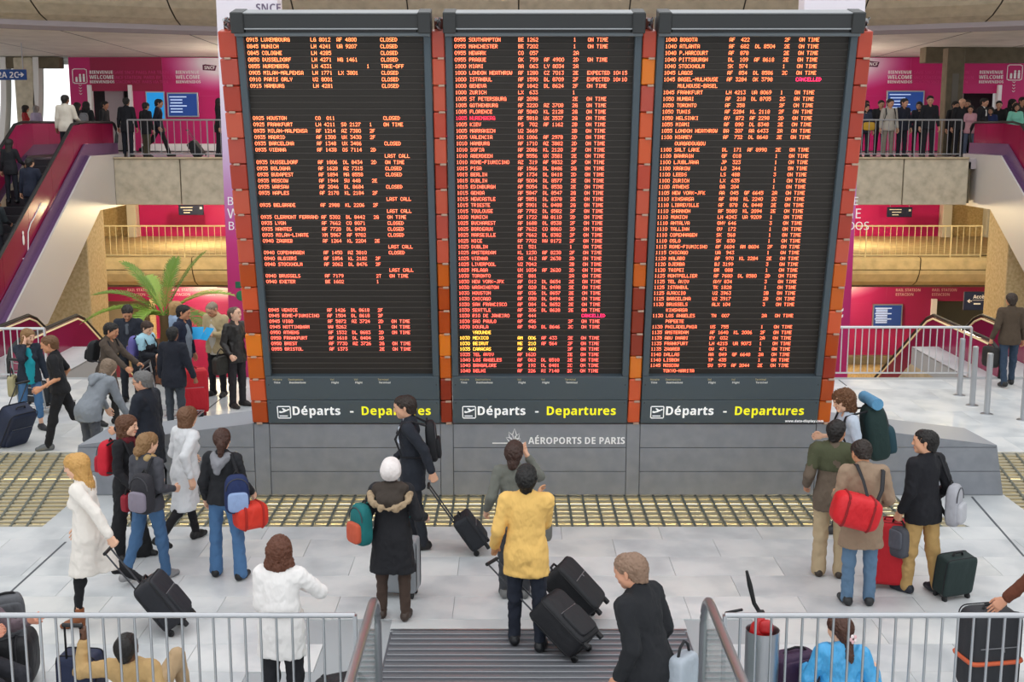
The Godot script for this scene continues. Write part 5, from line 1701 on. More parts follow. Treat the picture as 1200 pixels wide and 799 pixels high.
	if top.has("shirt"):
		var sb = [B(spine.call(Vector3(0, 0.49, -0.01)), spine.call(Vector3(0, 0.545, -0.01)), 0.064, 0.061, 0.01), B(spine.call(Vector3(0, 0.43, 0.07)), spine.call(Vector3(0, 0.3, 0.105)), 0.045, 0.03, 0.02)]
		put("shirt", field_mesh(field(sb, 0.01), cloth(top.shirt)), jk)
	if top.has("front"):
		var sb = [B(spine.call(Vector3(-0.015, 0.43, 0.045)), spine.call(Vector3(0.015, 0.25, 0.085)), 0.07, 0.075, 0.03), B(spine.call(Vector3(0, 0.25, 0.08)), spine.call(Vector3(0, -hem * 0.9, 0.065)), 0.08, 0.09, 0.03)]
		put("shirt_front", field_mesh(field(sb, 0.012, [[pel + Vector3(0, -hem - 0.02, 0), Vector3(0, -1, 0)]], 0.012), cloth(top.front)), jk)
	if top.has("belt"):
		var sb = []
		for i in 13:
			var a = TAU * i / 12
			sb.append(spine.call(Vector3(cos(a) * 0.165 * fat, 0.13, sin(a) * 0.122 * fat)))
		var st = begin()
		tube(st, sb, 0.022, 6, 0.5)
		part("belt", st, cloth(top.belt), jk)
	if top.has("yoke"):
		var yb = [B(arms[0][0] + R * Vector3(-0.02, 0.0, 0), arms[1][0] + R * Vector3(0.02, 0.0, 0), 0.079 * fat, 0.079 * fat, 0.04), B(spine.call(Vector3(0, 0.4, 0)), spine.call(Vector3(0, 0.33, 0)), 0.176 * fat, 0.173 * fat, 0.05, 1.42)]
		for a in arms:
			yb.append(B(a[0], a[0].lerp(a[1], 0.6), 0.072 * fat, 0.066 * fat, 0.03))
		put("yoke", field_mesh(field(yb, cell, [[spine.call(Vector3(0, 0.27, 0)), R * Vector3(0, -1, 0)]], 0.022, R * Vector3(0, 0, 1)), cloth(top.yoke)), jk)
	if top.has("scarf"):
		var sb = [B(spine.call(Vector3(-0.06, 0.51, 0.02)), spine.call(Vector3(0.06, 0.51, 0.02)), 0.05, 0.05, 0.02), B(spine.call(Vector3(-0.05, 0.52, -0.05)), spine.call(Vector3(0.05, 0.52, -0.05)), 0.045, 0.045, 0.02), B(spine.call(Vector3(0.05, 0.48, 0.09)), spine.call(Vector3(0.05, 0.25, 0.14)), 0.04, 0.045, 0.02, 1.4)]
		put("scarf", field_mesh(field(sb, 0.012, [], 0.015), cloth(top.scarf)), t)
	# hair
	if o.get("hair"):
		put("hair" if o.hair[0] != "beanie" else "knitted_hat", field_mesh(hair_shape(o.hair[0]), cloth(o.hair[1], 0.6 if o.hair[0] != "beanie" else 0.95, 1.4), true), t, head)
	if o.has("glasses"):
		var st = begin()
		for s in [-1, 1]:
			var pts = []
			for i in 13:
				pts.append(Vector3(s * 0.032 + 0.021 * cos(TAU * i / 12), 0.004 + 0.016 * sin(TAU * i / 12), 0.112))
			tube(st, pts, 0.0022, 5)
			tube(st, [Vector3(s * 0.053, 0.008, 0.112), Vector3(s * 0.086, 0.01, 0.06), Vector3(s * 0.086, 0.005, -0.01)], 0.002, 5)
		part("glasses", st, M.black, t, head)
	t.set_meta("spots", {"lh": grips[0], "rh": grips[1], "R": Transform3D(t.basis * R, t.transform * pel), "head": t.transform * head, "S": S})
	return t

func spot(p, k):
	return p.get_meta("spots")[k]

# ---------------------------------------------------------------- bags
# an upright case stands on its wheels at the node, its front faces +z
func suitcase(label, at, face_deg, w, h, d, c, o = {}):
	var t = thing("suitcase", label, "suitcase", at, deg_to_rad(face_deg), o.get("group", ""))
	if o.has("tip"):
		t.basis = t.basis * Basis(Vector3.RIGHT, deg_to_rad(o.tip))
	var m = cloth(c, o.get("rough", 0.7), 0.25)
	var dark = plain(o.get("trim", "#15161a"), 0.6)
	var y = 0.06
	var st = begin()
	pillow(st, Vector3(0, y + h / 2, 0), Vector3(w / 2, h / 2, d / 2), o.get("round", 0.24), Transform3D(), 28, 16)
	var shell = part("shell", st, m, t)
	st = begin()
	pillow(st, Vector3(0, y + h * 0.34, d * 0.49), Vector3(w * 0.4, h * 0.26, d * 0.1), 0.3, Transform3D(), 20, 10)
	if o.get("pocket", true):
		part("front_pocket", st, m, t)
	# piping round the front and back edges
	for z in [d * 0.36, -d * 0.36]:
		st = begin()
		var pts = []
		for i in 33:
			var a = TAU * i / 32
			pts.append(Vector3(w * 0.503 * signf(cos(a)) * pow(absf(cos(a)), 0.24), y + h / 2 + h * 0.503 * signf(sin(a)) * pow(absf(sin(a)), 0.24), z))
		tube(st, pts, 0.006, 5)
		part("piping", st, dark, shell)
	if o.has("band"):
		st = begin()
		var pts = []
		for i in 33:
			var a = TAU * i / 32
			pts.append(Vector3(w * 0.512 * signf(cos(a)) * pow(absf(cos(a)), 0.24), y + h * 0.42, d * 0.512 * signf(sin(a)) * pow(absf(sin(a)), 0.24)))
		tube(st, pts, 0.02, 6, 1.0)
		part("band", st, plain(o.band, 0.6), t)
	st = begin()
	tube(st, [Vector3(-w * 0.16, y + h, 0), Vector3(-w * 0.13, y + h + 0.035, 0), Vector3(w * 0.13, y + h + 0.035, 0), Vector3(w * 0.16, y + h, 0)], 0.012, 6)
	part("carry_handle", st, dark, t)
	for s in [-1, 1]:
		st = begin()
		lathe(st, [Vector2(0.0, -0.015), Vector2(0.03, -0.015), Vector2(0.034, -0.01), Vector2(0.034, 0.01), Vector2(0.03, 0.015), Vector2(0.0, 0.015)], 14, Transform3D(Basis(Vector3(0, 0, 1), PI / 2), Vector3(s * w * 0.38, 0.034, -d * 0.34)))
		part("wheel", st, M.rubber, t)
		box_part("foot", t, Vector3(s * w * 0.36, 0.035, d * 0.34), Vector3(0.05, 0.07, 0.04), dark, 0.008)
	if o.get("zip", true):
		st = begin()
		tube(st, [Vector3(-w * 0.36, y + h * 0.6, d * 0.505), Vector3(w * 0.36, y + h * 0.6, d * 0.505)], 0.005, 5)
		tube(st, [Vector3(w * 0.1, y + h * 0.6, d * 0.515), Vector3(w * 0.11, y + h * 0.55, d * 0.525)], 0.005, 5)
		part("zip", st, plain("#8c8e92", 0.4, 0.6), shell)
	if o.has("pull"):                           # telescopic handle, length above the case
		var l = o.pull
		st = begin()
		for s in [-1, 1]:
			tube(st, [Vector3(s * w * 0.2, y + h - 0.05, -d * 0.42), Vector3(s * w * 0.2, y + h + l, -d * 0.42)], 0.009, 6)
		var th = part("telescopic_handle", st, plain(o.get("pull_c", "#4b4d52"), 0.35, 0.7), t)
		st = begin()
		tube(st, [Vector3(-w * 0.25, y + h + l, -d * 0.42), Vector3(w * 0.25, y + h + l, -d * 0.42)], 0.018, 8)
		part("grip", st, M.rubber, th)
	return t

func trailing(label, hand, heading_deg, w, h, d, c, o = {}):   # a case pulled behind: its grip at the hand, wheels on the floor
	var pull = o.get("pull", 0.45)
	var reach = 0.06 + h + pull
	var tip = acos(clampf((hand.y - 0.05) / reach, 0.1, 1.0))
	var dir = Vector3(sin(deg_to_rad(heading_deg)), 0, cos(deg_to_rad(heading_deg)))
	var foot = Vector3(hand.x, 0.0, hand.z) - dir * sin(tip) * reach
	var oo = o.duplicate()
	oo.pull = pull
	var t = suitcase(label, foot, heading_deg + 180.0, w, h, d, c, oo)
	var b = Basis(Vector3.UP, deg_to_rad(heading_deg)) * Basis(Vector3.RIGHT, tip) * Basis(Vector3.UP, PI)
	t.basis = b
	# the wheels touch the floor
	t.position += -Vector3(0, (b * Vector3(0, 0.034, -d * 0.34)).y - 0.034, 0)
	return t

func backpack(label, p, c, o = {}):            # worn on the back of a person
	var R = spot(p, "R")
	var S = spot(p, "S")
	var t = thing("backpack", label, "backpack")
	t.transform = R * Transform3D(Basis(Vector3.UP, deg_to_rad(o.get("turn", 0.0))), o.get("at", Vector3(0, 0.27, -0.25)))
	var w = o.get("w", 0.3)
	var h = o.get("h", 0.42)
	var d = o.get("d", 0.18)
	var m = cloth(c, 0.8, 0.5)
	var m2 = cloth(o.get("c2", c), 0.8, 0.5)
	var st = begin()
	pillow(st, Vector3.ZERO, Vector3(w / 2, h / 2, d / 2), 0.55, Transform3D(), 24, 16, 0.82)
	var body = part("bag_body", st, m, t)
	st = begin()
	pillow(st, Vector3(0, -h * 0.17, -d * 0.5), Vector3(w * 0.38, h * 0.25, d * 0.2), 0.45, Transform3D(), 18, 10)
	part("front_pocket", st, m2, body)
	st = begin()
	tube(st, [Vector3(-0.03, h * 0.49, d * 0.2), Vector3(0, h * 0.56, d * 0.2), Vector3(0.03, h * 0.49, d * 0.2)], 0.01, 6)
	part("grab_loop", st, M.black, t)
	if o.has("roll"):
		st = begin()
		tube(st, [Vector3(-w * 0.55, h * 0.56, 0), Vector3(w * 0.55, h * 0.56, 0)], [0.07, 0.07], 12)
		part("sleeping_mat", st, cloth(o.roll), t)
	st = begin()
	var arc = []
	for k in 9:
		var an = PI * k / 8.0
		arc.append(Vector3(-cos(an) * w * 0.43, h * 0.12 + sin(an) * h * 0.3, -d * 0.38))
	tube(st, arc, 0.006, 5)
	part("zip", st, plain("#3b3c42", 0.5), body)
	var A = o.get("at", Vector3(0, 0.27, -0.25))
	for s in o.get("straps", [-1, 1]):
		st = begin()
		var inv = t.transform.affine_inverse() * R
		var x = s * 0.13
		var q = []
		for v in [Vector3(A.x + (s * 0.09 if absf(A.x) < 0.1 else 0.0), A.y + h * 0.42, A.z + d * 0.3), Vector3(x, 0.53, -0.07), Vector3(x, 0.52, 0.05), Vector3(x * 1.1, 0.36, 0.145), Vector3(s * 0.19, 0.16, 0.09), Vector3(A.x * 0.9 + (s * 0.13 if absf(A.x) < 0.1 else 0.0), A.y - h * 0.34, A.z + d * 0.4)]:
			q.append(inv * v)
		tube(st, q, 0.02, 6, 0.5)
		part("shoulder_strap", st, cloth(o.get("strap", "#1a1b20")), t)
	return t

func duffel(label, at, turn_deg, l, r, c, o = {}):
	var t = thing("duffel_bag", label, "bag", at, deg_to_rad(turn_deg))
	t.basis = t.basis * Basis(Vector3(0, 0, 1), deg_to_rad(o.get("roll", 0.0)))
	var st = begin()
	pillow(st, Vector3.ZERO, Vector3(l / 2, r, r * 0.9), 0.5, Transform3D(), 24, 14)
	part("bag_body", st, cloth(c, 0.6, 0.6), t)
	st = begin()
	tube(st, [Vector3(-l * 0.44, r * 0.55, r * 0.55), Vector3(0, r * 0.98, r * 0.2), Vector3(l * 0.44, r * 0.55, r * 0.55)], 0.006, 5)
	part("zip", st, plain(o.get("zip", "#5c0d12"), 0.5), t)
	for s in [-1, 1]:
		st = begin()
		var pts = []
		for i in 17:
			var a = TAU * i / 16
			pts.append(Vector3(s * l * 0.27, signf(cos(a)) * sqrt(absf(cos(a))) * r * 0.99, signf(sin(a)) * sqrt(absf(sin(a))) * r * 0.89))
		tube(st, pts, 0.014, 5)
		part("webbing", st, plain(o.get("web", "#8e1118"), 0.7), t)
	return t

func strap(parent, called, pts, r, c, flat = 0.45):   # a strap given in world points, a part of a bag
	var st = begin()
	var inv = parent.transform.affine_inverse()
	var q = []
	for p in pts:
		q.append(inv * p)
	tube(st, q, r, 6, flat)
	return part(called, st, plain(c, 0.75), parent)

func satchel(label, at, turn_deg, w, h, d, c, o = {}):   # soft bag or handbag hanging at a point of its top
	var t = thing(o.get("called", "shoulder_bag"), label, "bag", at, deg_to_rad(turn_deg))
	t.basis = t.basis * Basis(Vector3.RIGHT, deg_to_rad(o.get("swing", 0.0)))
	var st = begin()
	pillow(st, Vector3(0, -h / 2 - o.get("drop", 0.0), 0), Vector3(w / 2, h / 2, d / 2), o.get("round", 0.4), Transform3D(), 22, 12)
	part("bag_body", st, cloth(c, 0.7, 0.5), t)
	st = begin()
	pillow(st, Vector3(0, -h * 0.4 - o.get("drop", 0.0), d * 0.42), Vector3(w * 0.42, h * 0.3, d * 0.14), 0.4, Transform3D(), 16, 8)
	part("flap", st, cloth(o.get("c2", c), 0.7, 0.5), t)
	st = begin()
	var k = o.get("drop", 0.0)
	tube(st, [Vector3(-w * 0.3, -k - 0.02, 0), Vector3(-w * 0.2, -k * 0.4 + 0.01, 0), Vector3(0, 0.015, 0), Vector3(w * 0.2, -k * 0.4 + 0.01, 0), Vector3(w * 0.3, -k - 0.02, 0)], 0.011, 6)
	part("handle", st, plain(o.get("strap", "#16171b"), 0.7), t)
	return t

# ---------------------------------------------------------------- the crowd
func under(px, py, h):                        # the floor point under a head seen at a pixel
	var p = gp(px, py, h)
	return Vector3(p.x, 0, p.z)

func luggage_trolley(label, at, turn_deg):
	var t = thing("luggage_trolley", label, "trolley", at, deg_to_rad(turn_deg), "airport luggage trolleys")
	var st = begin()
	for s in [-1, 1]:
		tube(st, [Vector3(s * 0.28, 0.12, 0.45), Vector3(s * 0.28, 0.14, -0.3), Vector3(s * 0.27, 0.98, -0.42)], 0.016, 7)
	tube(st, [Vector3(-0.28, 0.12, 0.45), Vector3(0.28, 0.12, 0.45)], 0.016, 7)
	for k in 5:
		tube(st, [Vector3(-0.28, 0.13, 0.4 - k * 0.16), Vector3(0.28, 0.13, 0.4 - k * 0.16)], 0.009, 6)
	for k in 5:
		tube(st, [Vector3(-0.275, 0.35 + k * 0.14, -0.33 - k * 0.018), Vector3(0.275, 0.35 + k * 0.14, -0.33 - k * 0.018)], 0.008, 6)
	part("frame", st, M.steel, t)
	st = begin()
	tube(st, [Vector3(-0.3, 0.98, -0.43), Vector3(0.3, 0.98, -0.43)], 0.024, 8)
	part("push_bar", st, M.rubber, t)
	st = begin()
	for s in [-1, 1]:
		for k in 6:
			tube(st, [Vector3(-0.22 + k * 0.088, 0.78, -0.4), Vector3(-0.22 + k * 0.088, 0.8, -0.22), Vector3(-0.22 + k * 0.088, 0.92, -0.2)], 0.006, 5)
	part("basket", st, plain("#3a3c40", 0.4, 0.6), t)
	for p in [Vector3(-0.25, 0.06, 0.4), Vector3(0.25, 0.06, 0.4), Vector3(0, 0.06, -0.3)]:
		st = begin()
		lathe(st, [Vector2(0, -0.02), Vector2(0.06, -0.02), Vector2(0.06, 0.02), Vector2(0, 0.02)], 16, Transform3D(Basis(Vector3(0, 0, 1), PI / 2), p))
		part("wheel", st, M.rubber, t)
	return t

func build_people():
	var p
	var b
	var fair = "#e3b497"
	var tan_ = "#c98f6c"
	# ================= the group behind the boards' left side
	p = person("woman in teal top and navy cardigan with a hand to her face at left edge", under(30, 383, 1.70), 35, {"sex": "f", "h": 1.70, "skin": fair, "hair": ["long", "#8a6842"], "top": {"c": "#1d2634", "front": "#1596a4", "hem": 0.1, "name": "cardigan"}, "legs": {"c": "#49719a", "short": 0.42, "wide": 1.0}, "shoe": ["shoe", "#23242a"],
		"pose": {"head": [25, 8], "rh": Vector3(-0.08, 1.47, 0.15), "rp": Vector3(-0.4, -0.8, 0.1), "ll": [4, 3, 4], "rl": [-8, 8, 3]}})
	b = satchel("beige canvas bag hanging at the left side of the woman in teal", spot(p, "R") * Vector3(-0.25, 0.12, -0.1), 100, 0.3, 0.34, 0.12, "#a39a74", {"drop": 0.1})
	p = person("man in black t-shirt and black trousers striding left past the teal woman", under(66, 389, 1.80), -75, {"h": 1.80, "skin": tan_, "hair": ["short", "#6a4a2e"], "top": {"c": "#15161a", "sleeve": 0.42, "name": "t_shirt", "hem": 0.06}, "legs": {"c": "#14151a"}, "shoe": ["shoe", "#5f6264"],
		"pose": {"lean": 8, "ll": [16, 4, 2], "rl": [-22, 28, 2], "lh": Vector3(0.27, 0.98, 0.22), "rh": Vector3(-0.25, 0.92, 0.02)}})
	luggage_trolley("luggage trolley behind the man in the black t-shirt", gp(53, 482) , 160)
	b = suitcase("dark soft case lying on the trolley behind the man in black", gp(53, 482) + Vector3(0, 0.14, 0.05), 160, 0.5, 0.32, 0.36, "#22252b", {"pocket": false})
	suitcase("big navy wheeled suitcase tipped over at the left edge behind the grating", gp(8, 520) + Vector3(0, 0.0, 0), 60, 0.5, 0.66, 0.34, "#1d2740", {"tip": 32, "pull": 0.4, "round": 0.32})
	p = person("person in brown wool coat with black backpack leaning on a luggage trolley", under(121, 379, 1.70), 80, {"sex": "f", "skin": tan_, "hair": ["short", "#1f1a18"], "top": {"c": "#4f443b", "hem": 0.38, "name": "coat"}, "legs": {"c": "#22211f"}, "shoe": ["shoe", "#1b1b1c"],
		"pose": {"lean": 10, "head": [0, 8], "lh": Vector3(0.2, 0.98, 0.5), "rh": Vector3(-0.2, 0.98, 0.5), "lhand": "grip", "rhand": "grip", "ll": [8, 6, 2], "rl": [-6, 6, 2]}})
	backpack("small black backpack worn over the brown wool coat", p, "#17181c", {"w": 0.28, "h": 0.36, "d": 0.16})
	luggage_trolley("luggage trolley pushed by the person in the brown wool coat", spot(p, "lh") * Vector3(1, 0, 1) + Vector3(0.42, 0, -0.16), 90)
	p = person("dark haired man in navy sweater looking down among the group at left", under(149, 354, 1.80), 5, {"h": 1.80, "skin": tan_, "hair": ["short", "#241d1a"], "top": {"c": "#262b36", "shirt": "#5a6068", "name": "sweater", "hem": 0.08}, "legs": {"c": "#20242c"}, "shoe": ["shoe", "#1b1b1c"], "pose": {"head": [10, 28], "lh": Vector3(0.12, 1.05, 0.25), "rh": Vector3(-0.2, 1.0, 0.2)}})
	p = person("person in light blue and black hooded jacket seen from the side, purple backpack", under(169, 374, 1.62), 70, {"sex": "f", "h": 1.62, "skin": fair, "hair": ["short", "#3d2a20"], "top": {"c": "#1b1e26", "yoke": "#a9d5e6", "hood": "#93b4c6", "hem": 0.08}, "legs": {"c": "#23262f"}, "shoe": ["shoe", "#d8d8d8"], "pose": {"head": [-10, 18], "lh": Vector3(0.1, 1.12, 0.32), "rh": Vector3(-0.12, 1.1, 0.3)}})
	backpack("purple backpack worn over the light blue hooded jacket", p, "#6a63a6", {"w": 0.3, "h": 0.44, "c2": "#57508f"})
	p = person("stout person in black jacket from behind, beside the red upright suitcase", under(201, 382, 1.70), 165, {"h": 1.70, "skin": "#8a5a40", "hair": ["short", "#171514"], "top": {"c": "#1a1e2a", "fat": 1.14, "hem": 0.2}, "legs": {"c": "#3a4048"}, "shoe": ["shoe", "#18181a"], "pose": {"head": [15, 0], "rh": Vector3(-0.33, 0.85, 0.1), "rhand": "grip"}})
	suitcase("bright red upright suitcase with white tag among the group at left", gp(227, 486), 20, 0.5, 0.74, 0.32, "#c01526", {"pocket": true, "trim": "#7c0d18", "round": 0.14})
	p = person("man in navy jacket and jeans facing the man with the cyan papers", under(212, 356, 1.80), 75, {"h": 1.80, "skin": tan_, "hair": ["short", "#1e1917"], "top": {"c": "#1d2438", "front": "#7d8792", "hem": 0.12}, "legs": {"c": "#34465f"}, "shoe": ["shoe", "#28211d"], "pose": {"head": [5, 5]}})
	person("person with fair hair in pale blue, mostly hidden behind the navy jacket man", under(200, 360, 1.72) + Vector3(-0.2, 0, -0.9), 120, {"sex": "f", "h": 1.72, "skin": fair, "hair": ["bob", "#b08a58"], "top": {"c": "#8fa3bd"}, "legs": {"c": "#303542"}, "shoe": ["shoe", "#222222"], "cell": 0.02})
	p = person("grey haired man in beige jacket reading bright cyan papers", under(243, 353, 1.80) + Vector3(0.05, 0, -0.35), -20, {"h": 1.80, "skin": "#d59b7c", "hair": ["cropped", "#8d7d6c"], "top": {"c": "#b9a680", "fat": 1.08, "front": "#cfcabd", "hem": 0.14}, "legs": {"c": "#1a1a1e"}, "shoe": ["shoe", "#19191b"], "pose": {"head": [-8, 32], "lh": Vector3(0.12, 1.16, 0.3), "rh": Vector3(-0.14, 1.14, 0.3), "lhand": "flat", "rhand": "flat"}})
	b = thing("paper_folder", "bright cyan papers held open by the man in the beige jacket", "papers", (spot(p, "lh") + spot(p, "rh")) / 2 + Vector3(0.0, 0.03, 0.04), deg_to_rad(-20))
	for s in [-1, 1]:
		box_part("sheet", b, Vector3(s * 0.11, 0, 0), Vector3(0.22, 0.26, 0.006), plain("#17a3e0", 0.6), 0.002, Transform3D(Basis(Vector3.UP, s * -0.35) * Basis(Vector3.RIGHT, -0.7), Vector3.ZERO))
	p = person("cropped haired man in black leather jacket gazing up right beside the red columns", under(274, 358, 1.80), 55, {"h": 1.80, "skin": fair, "hair": ["cropped", "#5b4a3e"], "top": {"c": "#211d1b", "rough": 0.4, "hem": 0.14}, "legs": {"c": "#29262a"}, "shoe": ["shoe", "#241d1b"], "pose": {"head": [15, -12], "lh": Vector3(0.3, 0.92, 0.2), "rh": Vector3(-0.26, 0.95, 0.16), "rhand": "grip", "lhand": "grip"}})
	var hp = spot(p, "rh")
	trailing("small navy suitcase on a long handle held by the man in black leather", spot(p, "lh"), -20, 0.36, 0.5, 0.24, "#1f3056", {"pull": 0.42, "pull_c": "#a9abb0"})
	satchel("dark brown shoulder bag hanging behind the man in black leather", spot(p, "R") * Vector3(-0.28, 0.1, -0.06), 60, 0.36, 0.32, 0.14, "#2c2a24", {"drop": 0.12})
	person("person in black half hidden between the leather jacket man and the red column", under(292, 362, 1.74) + Vector3(0, 0, -0.6), 100, {"h": 1.74, "skin": tan_, "hair": ["short", "#14110f"], "top": {"c": "#131318", "hem": 0.2}, "legs": {"c": "#17171b"}, "shoe": ["shoe", "#131314"], "cell": 0.02})
	# ================= left middle
	p = person("grey haired man with glasses in long navy coat seen from behind", under(170, 433, 1.80), -105, {"h": 1.80, "skin": "#d19c7f", "hair": ["short", "#6b6a69"], "glasses": true, "top": {"c": "#171d29", "fat": 1.2, "hem": 0.4, "name": "coat"}, "legs": {"c": "#1e2026"}, "shoe": ["shoe", "#161617"], "pose": {"head": [10, 4], "lh": Vector3(0.22, 1.02, 0.3)}})
	p = person("person in pale grey hooded sweater bending forward, seen from behind", gp(108, 552), 150, {"h": 1.72, "skin": fair, "hair": ["bob", "#7d6a58"], "top": {"c": "#7f858c", "fat": 1.1, "hood": "#868c93", "hem": 0.16, "name": "sweater"}, "legs": {"c": "#4c4f56"}, "shoe": ["shoe", "#2a2a2c"], "pose": {"lean": 38, "head": [0, 10], "ll": [8, 6, 3], "rl": [2, 6, 3], "lh": Vector3(0.22, 0.75, 0.55), "rh": Vector3(-0.25, 0.75, 0.5)}})
	p = person("brown haired woman dressed in black with red backpack and wide trousers", under(145, 484, 1.70), 75, {"sex": "f", "h": 1.70, "skin": fair, "hair": ["long", "#5d3b25"], "top": {"c": "#15161b", "hem": 0.16, "scarf": "#5e1420"}, "legs": {"c": "#14161a", "flare": 1.9, "wide": 1.15}, "shoe": ["shoe", "#141415"], "pose": {"head": [10, 0], "lh": Vector3(0.2, 0.98, 0.24), "rh": Vector3(-0.24, 0.94, 0.2), "ll": [6, 3, 3], "rl": [-8, 4, 3]}})
	backpack("red backpack with black base worn by the woman in wide black trousers", p, "#c3162c", {"w": 0.3, "h": 0.42, "c2": "#a31226"})
	satchel("dark red handbag hanging at the hip of the woman in black", spot(p, "R") * Vector3(-0.2, 0.0, 0.14), 60, 0.2, 0.2, 0.1, "#8e1226", {"drop": 0.06, "called": "handbag"})
	p = person("blond woman in grey jacket and jeans with beige scarf, seen from behind", under(169, 505, 1.66), 155, {"sex": "f", "h": 1.66, "skin": fair, "hair": ["bun", "#8b6a45"], "top": {"c": "#45464d", "scarf": "#b09668", "hem": 0.08}, "legs": {"c": "#416389"}, "shoe": ["shoe", "#8d8d8e"], "pose": {"head": [-15, 4], "lh": Vector3(0.2, 1.0, 0.25), "rh": Vector3(-0.2, 1.05, 0.2), "ll": [-14, 14, 3], "rl": [8, 4, 4]}})
	backpack("grey and black backpack slung on the right shoulder of the blond woman in jeans", p, "#2b2b31", {"w": 0.3, "h": 0.46, "c2": "#87808f", "at": Vector3(-0.16, 0.18, -0.26), "straps": [-1]})
	p = person("brown haired woman in long white coat walking behind the jeans woman", under(213, 473, 1.70), 140, {"sex": "f", "h": 1.70, "skin": fair, "hair": ["bob", "#6e4c34"], "top": {"c": "#d9dbde", "hem": 0.42, "fat": 1.06, "name": "coat"}, "legs": {"c": "#17171b", "wide": 0.85}, "shoe": ["shoe", "#151516"], "pose": {"lean": 5, "ll": [16, 5, 2], "rl": [-26, 18, 2], "lh": Vector3(0.26, 1.0, 0.24), "rh": Vector3(-0.28, 0.92, -0.12)}})
	p = person("woman in blue jeans and black jacket with grey patterned hood, seen from behind", under(259, 501, 1.68), 170, {"sex": "f", "h": 1.68, "skin": fair, "hair": ["tail", "#43291f"], "top": {"c": "#1f2126", "hood": "#85868c", "hem": 0.05}, "legs": {"c": "#4a719c", "flare": 1.35}, "shoe": ["shoe", "#17181b"], "pose": {"head": [18, 0], "lh": Vector3(0.25, 0.9, 0.06), "rh": Vector3(-0.24, 0.95, 0.22), "ll": [2, 2, 4], "rl": [-3, 3, 9]}})
	backpack("navy and pale blue backpack slung on the right shoulder of the jeans woman", p, "#1c2c58", {"w": 0.3, "h": 0.44, "c2": "#8fa6cf", "at": Vector3(-0.24, 0.12, -0.2), "straps": [-1], "turn": 30})
	b = duffel("red orange round bag hanging below the navy backpack", spot(p, "R") * Vector3(-0.36, -0.14, -0.12), 35, 0.36, 0.14, "#d3301c", {"web": "#a81f12"})  # round red bag hung under the backpack
	p = person("blonde woman in white coat and ankle boots striding left with a black case", under(98, 531, 1.74), -90, {"sex": "f", "h": 1.74, "skin": fair, "hair": ["long", "#c89a58"], "top": {"c": "#e8e2da", "hem": 0.4, "fat": 1.05, "name": "coat"}, "legs": {"c": "#14151a", "wide": 0.8, "flare": 0.75}, "shoe": ["heel", "#8a4f2a"], "pose": {"lean": 5, "head": [0, 6], "ll": [10, 4, 2], "rl": [-30, 30, 2], "lh": Vector3(0.22, 0.95, -0.3), "rh": Vector3(-0.24, 0.93, 0.16), "lhand": "grip", "lp": Vector3(0.3, 0, -1)}})
	trailing("black wheeled case pulled by the blonde woman in the white coat", spot(p, "lh"), -90, 0.38, 0.52, 0.26, "#22242b", {"pull": 0.45})
	# ================= middle
	p = person("man in dark navy suit with a black backpack walking left past the boards", under(482, 461, 1.84), -88, {"h": 1.84, "skin": "#d8a688", "hair": ["short", "#2d231e"], "top": {"c": "#20252f", "shirt": "#cdd8ea", "hem": 0.24, "name": "suit_jacket"}, "legs": {"c": "#1f232b"}, "shoe": ["shoe", "#121213"], "pose": {"lean": 5, "head": [0, 4], "ll": [-6, 5, 2, 0], "rl": [5, 8, 2], "lh": Vector3(0.24, 0.93, -0.22), "rh": Vector3(-0.26, 0.95, 0.2), "lhand": "grip", "lp": Vector3(0.4, 0, -1)}})
	backpack("slim black backpack worn over the dark suit", p, "#16181d", {"w": 0.3, "h": 0.46, "d": 0.14, "at": Vector3(0, 0.27, -0.24)})
	trailing("small black trolley case pulled by the man in the suit", spot(p, "lh"), -88, 0.34, 0.42, 0.22, "#1c2027", {"pull": 0.5})
	p = person("person in white knitted hat and black parka with fur edged hood", under(458, 536, 1.66), 178, {"sex": "f", "h": 1.66, "skin": fair, "hair": ["beanie", "#e6dfdd"], "top": {"c": "#1d1e23", "fat": 1.14, "hem": 0.4, "hood": "#3a322c", "fur": "#a48f74", "name": "parka"}, "legs": {"c": "#46372f", "wide": 0.95}, "shoe": ["shoe", "#3a2c24"], "pose": {"head": [0, -16], "lh": Vector3(0.3, 1.05, 0.2), "rh": Vector3(-0.32, 1.05, 0.2), "ll": [2, 2, 3], "rl": [-2, 3, 4]}})
	backpack("teal and orange backpack slung on the left shoulder of the black parka", p, "#0f6a6c", {"w": 0.3, "h": 0.44, "c2": "#c4573c", "at": Vector3(0.3, 0.14, -0.14), "straps": [-1], "turn": -50, "strap": "#12736f"})
	suitcase("silver grey hard suitcase with black edge standing in front of the parka", gp(468, 697), 170, 0.42, 0.58, 0.24, "#8d9297", {"rough": 0.35, "pocket": false, "round": 0.16})
	p = person("brown haired woman in grey green jacket, half hidden behind the yellow jacket", under(603, 515, 1.70), 178, {"sex": "f", "h": 1.70, "skin": fair, "hair": ["bun", "#3a251d"], "top": {"c": "#6d7069", "hem": 0.14}, "legs": {"c": "#3b3d42"}, "shoe": ["shoe", "#6b6c6c"], "pose": {"head": [-10, -16], "rh": Vector3(-0.14, 1.5, 0.22), "lh": Vector3(0.3, 0.95, 0.1)}})
	satchel("small grey bag at the right hip of the woman behind the yellow jacket", spot(p, "R") * Vector3(-0.3, 0.06, 0.0), 170, 0.2, 0.24, 0.1, "#6f706c", {"drop": 0.1})
	trailing("plain black case tilted behind the right side of the yellow jacket man", wp(630, 648, -11.65), -108, 0.42, 0.56, 0.3, "#1b1d22", {"pull": 0.25, "pocket": false})
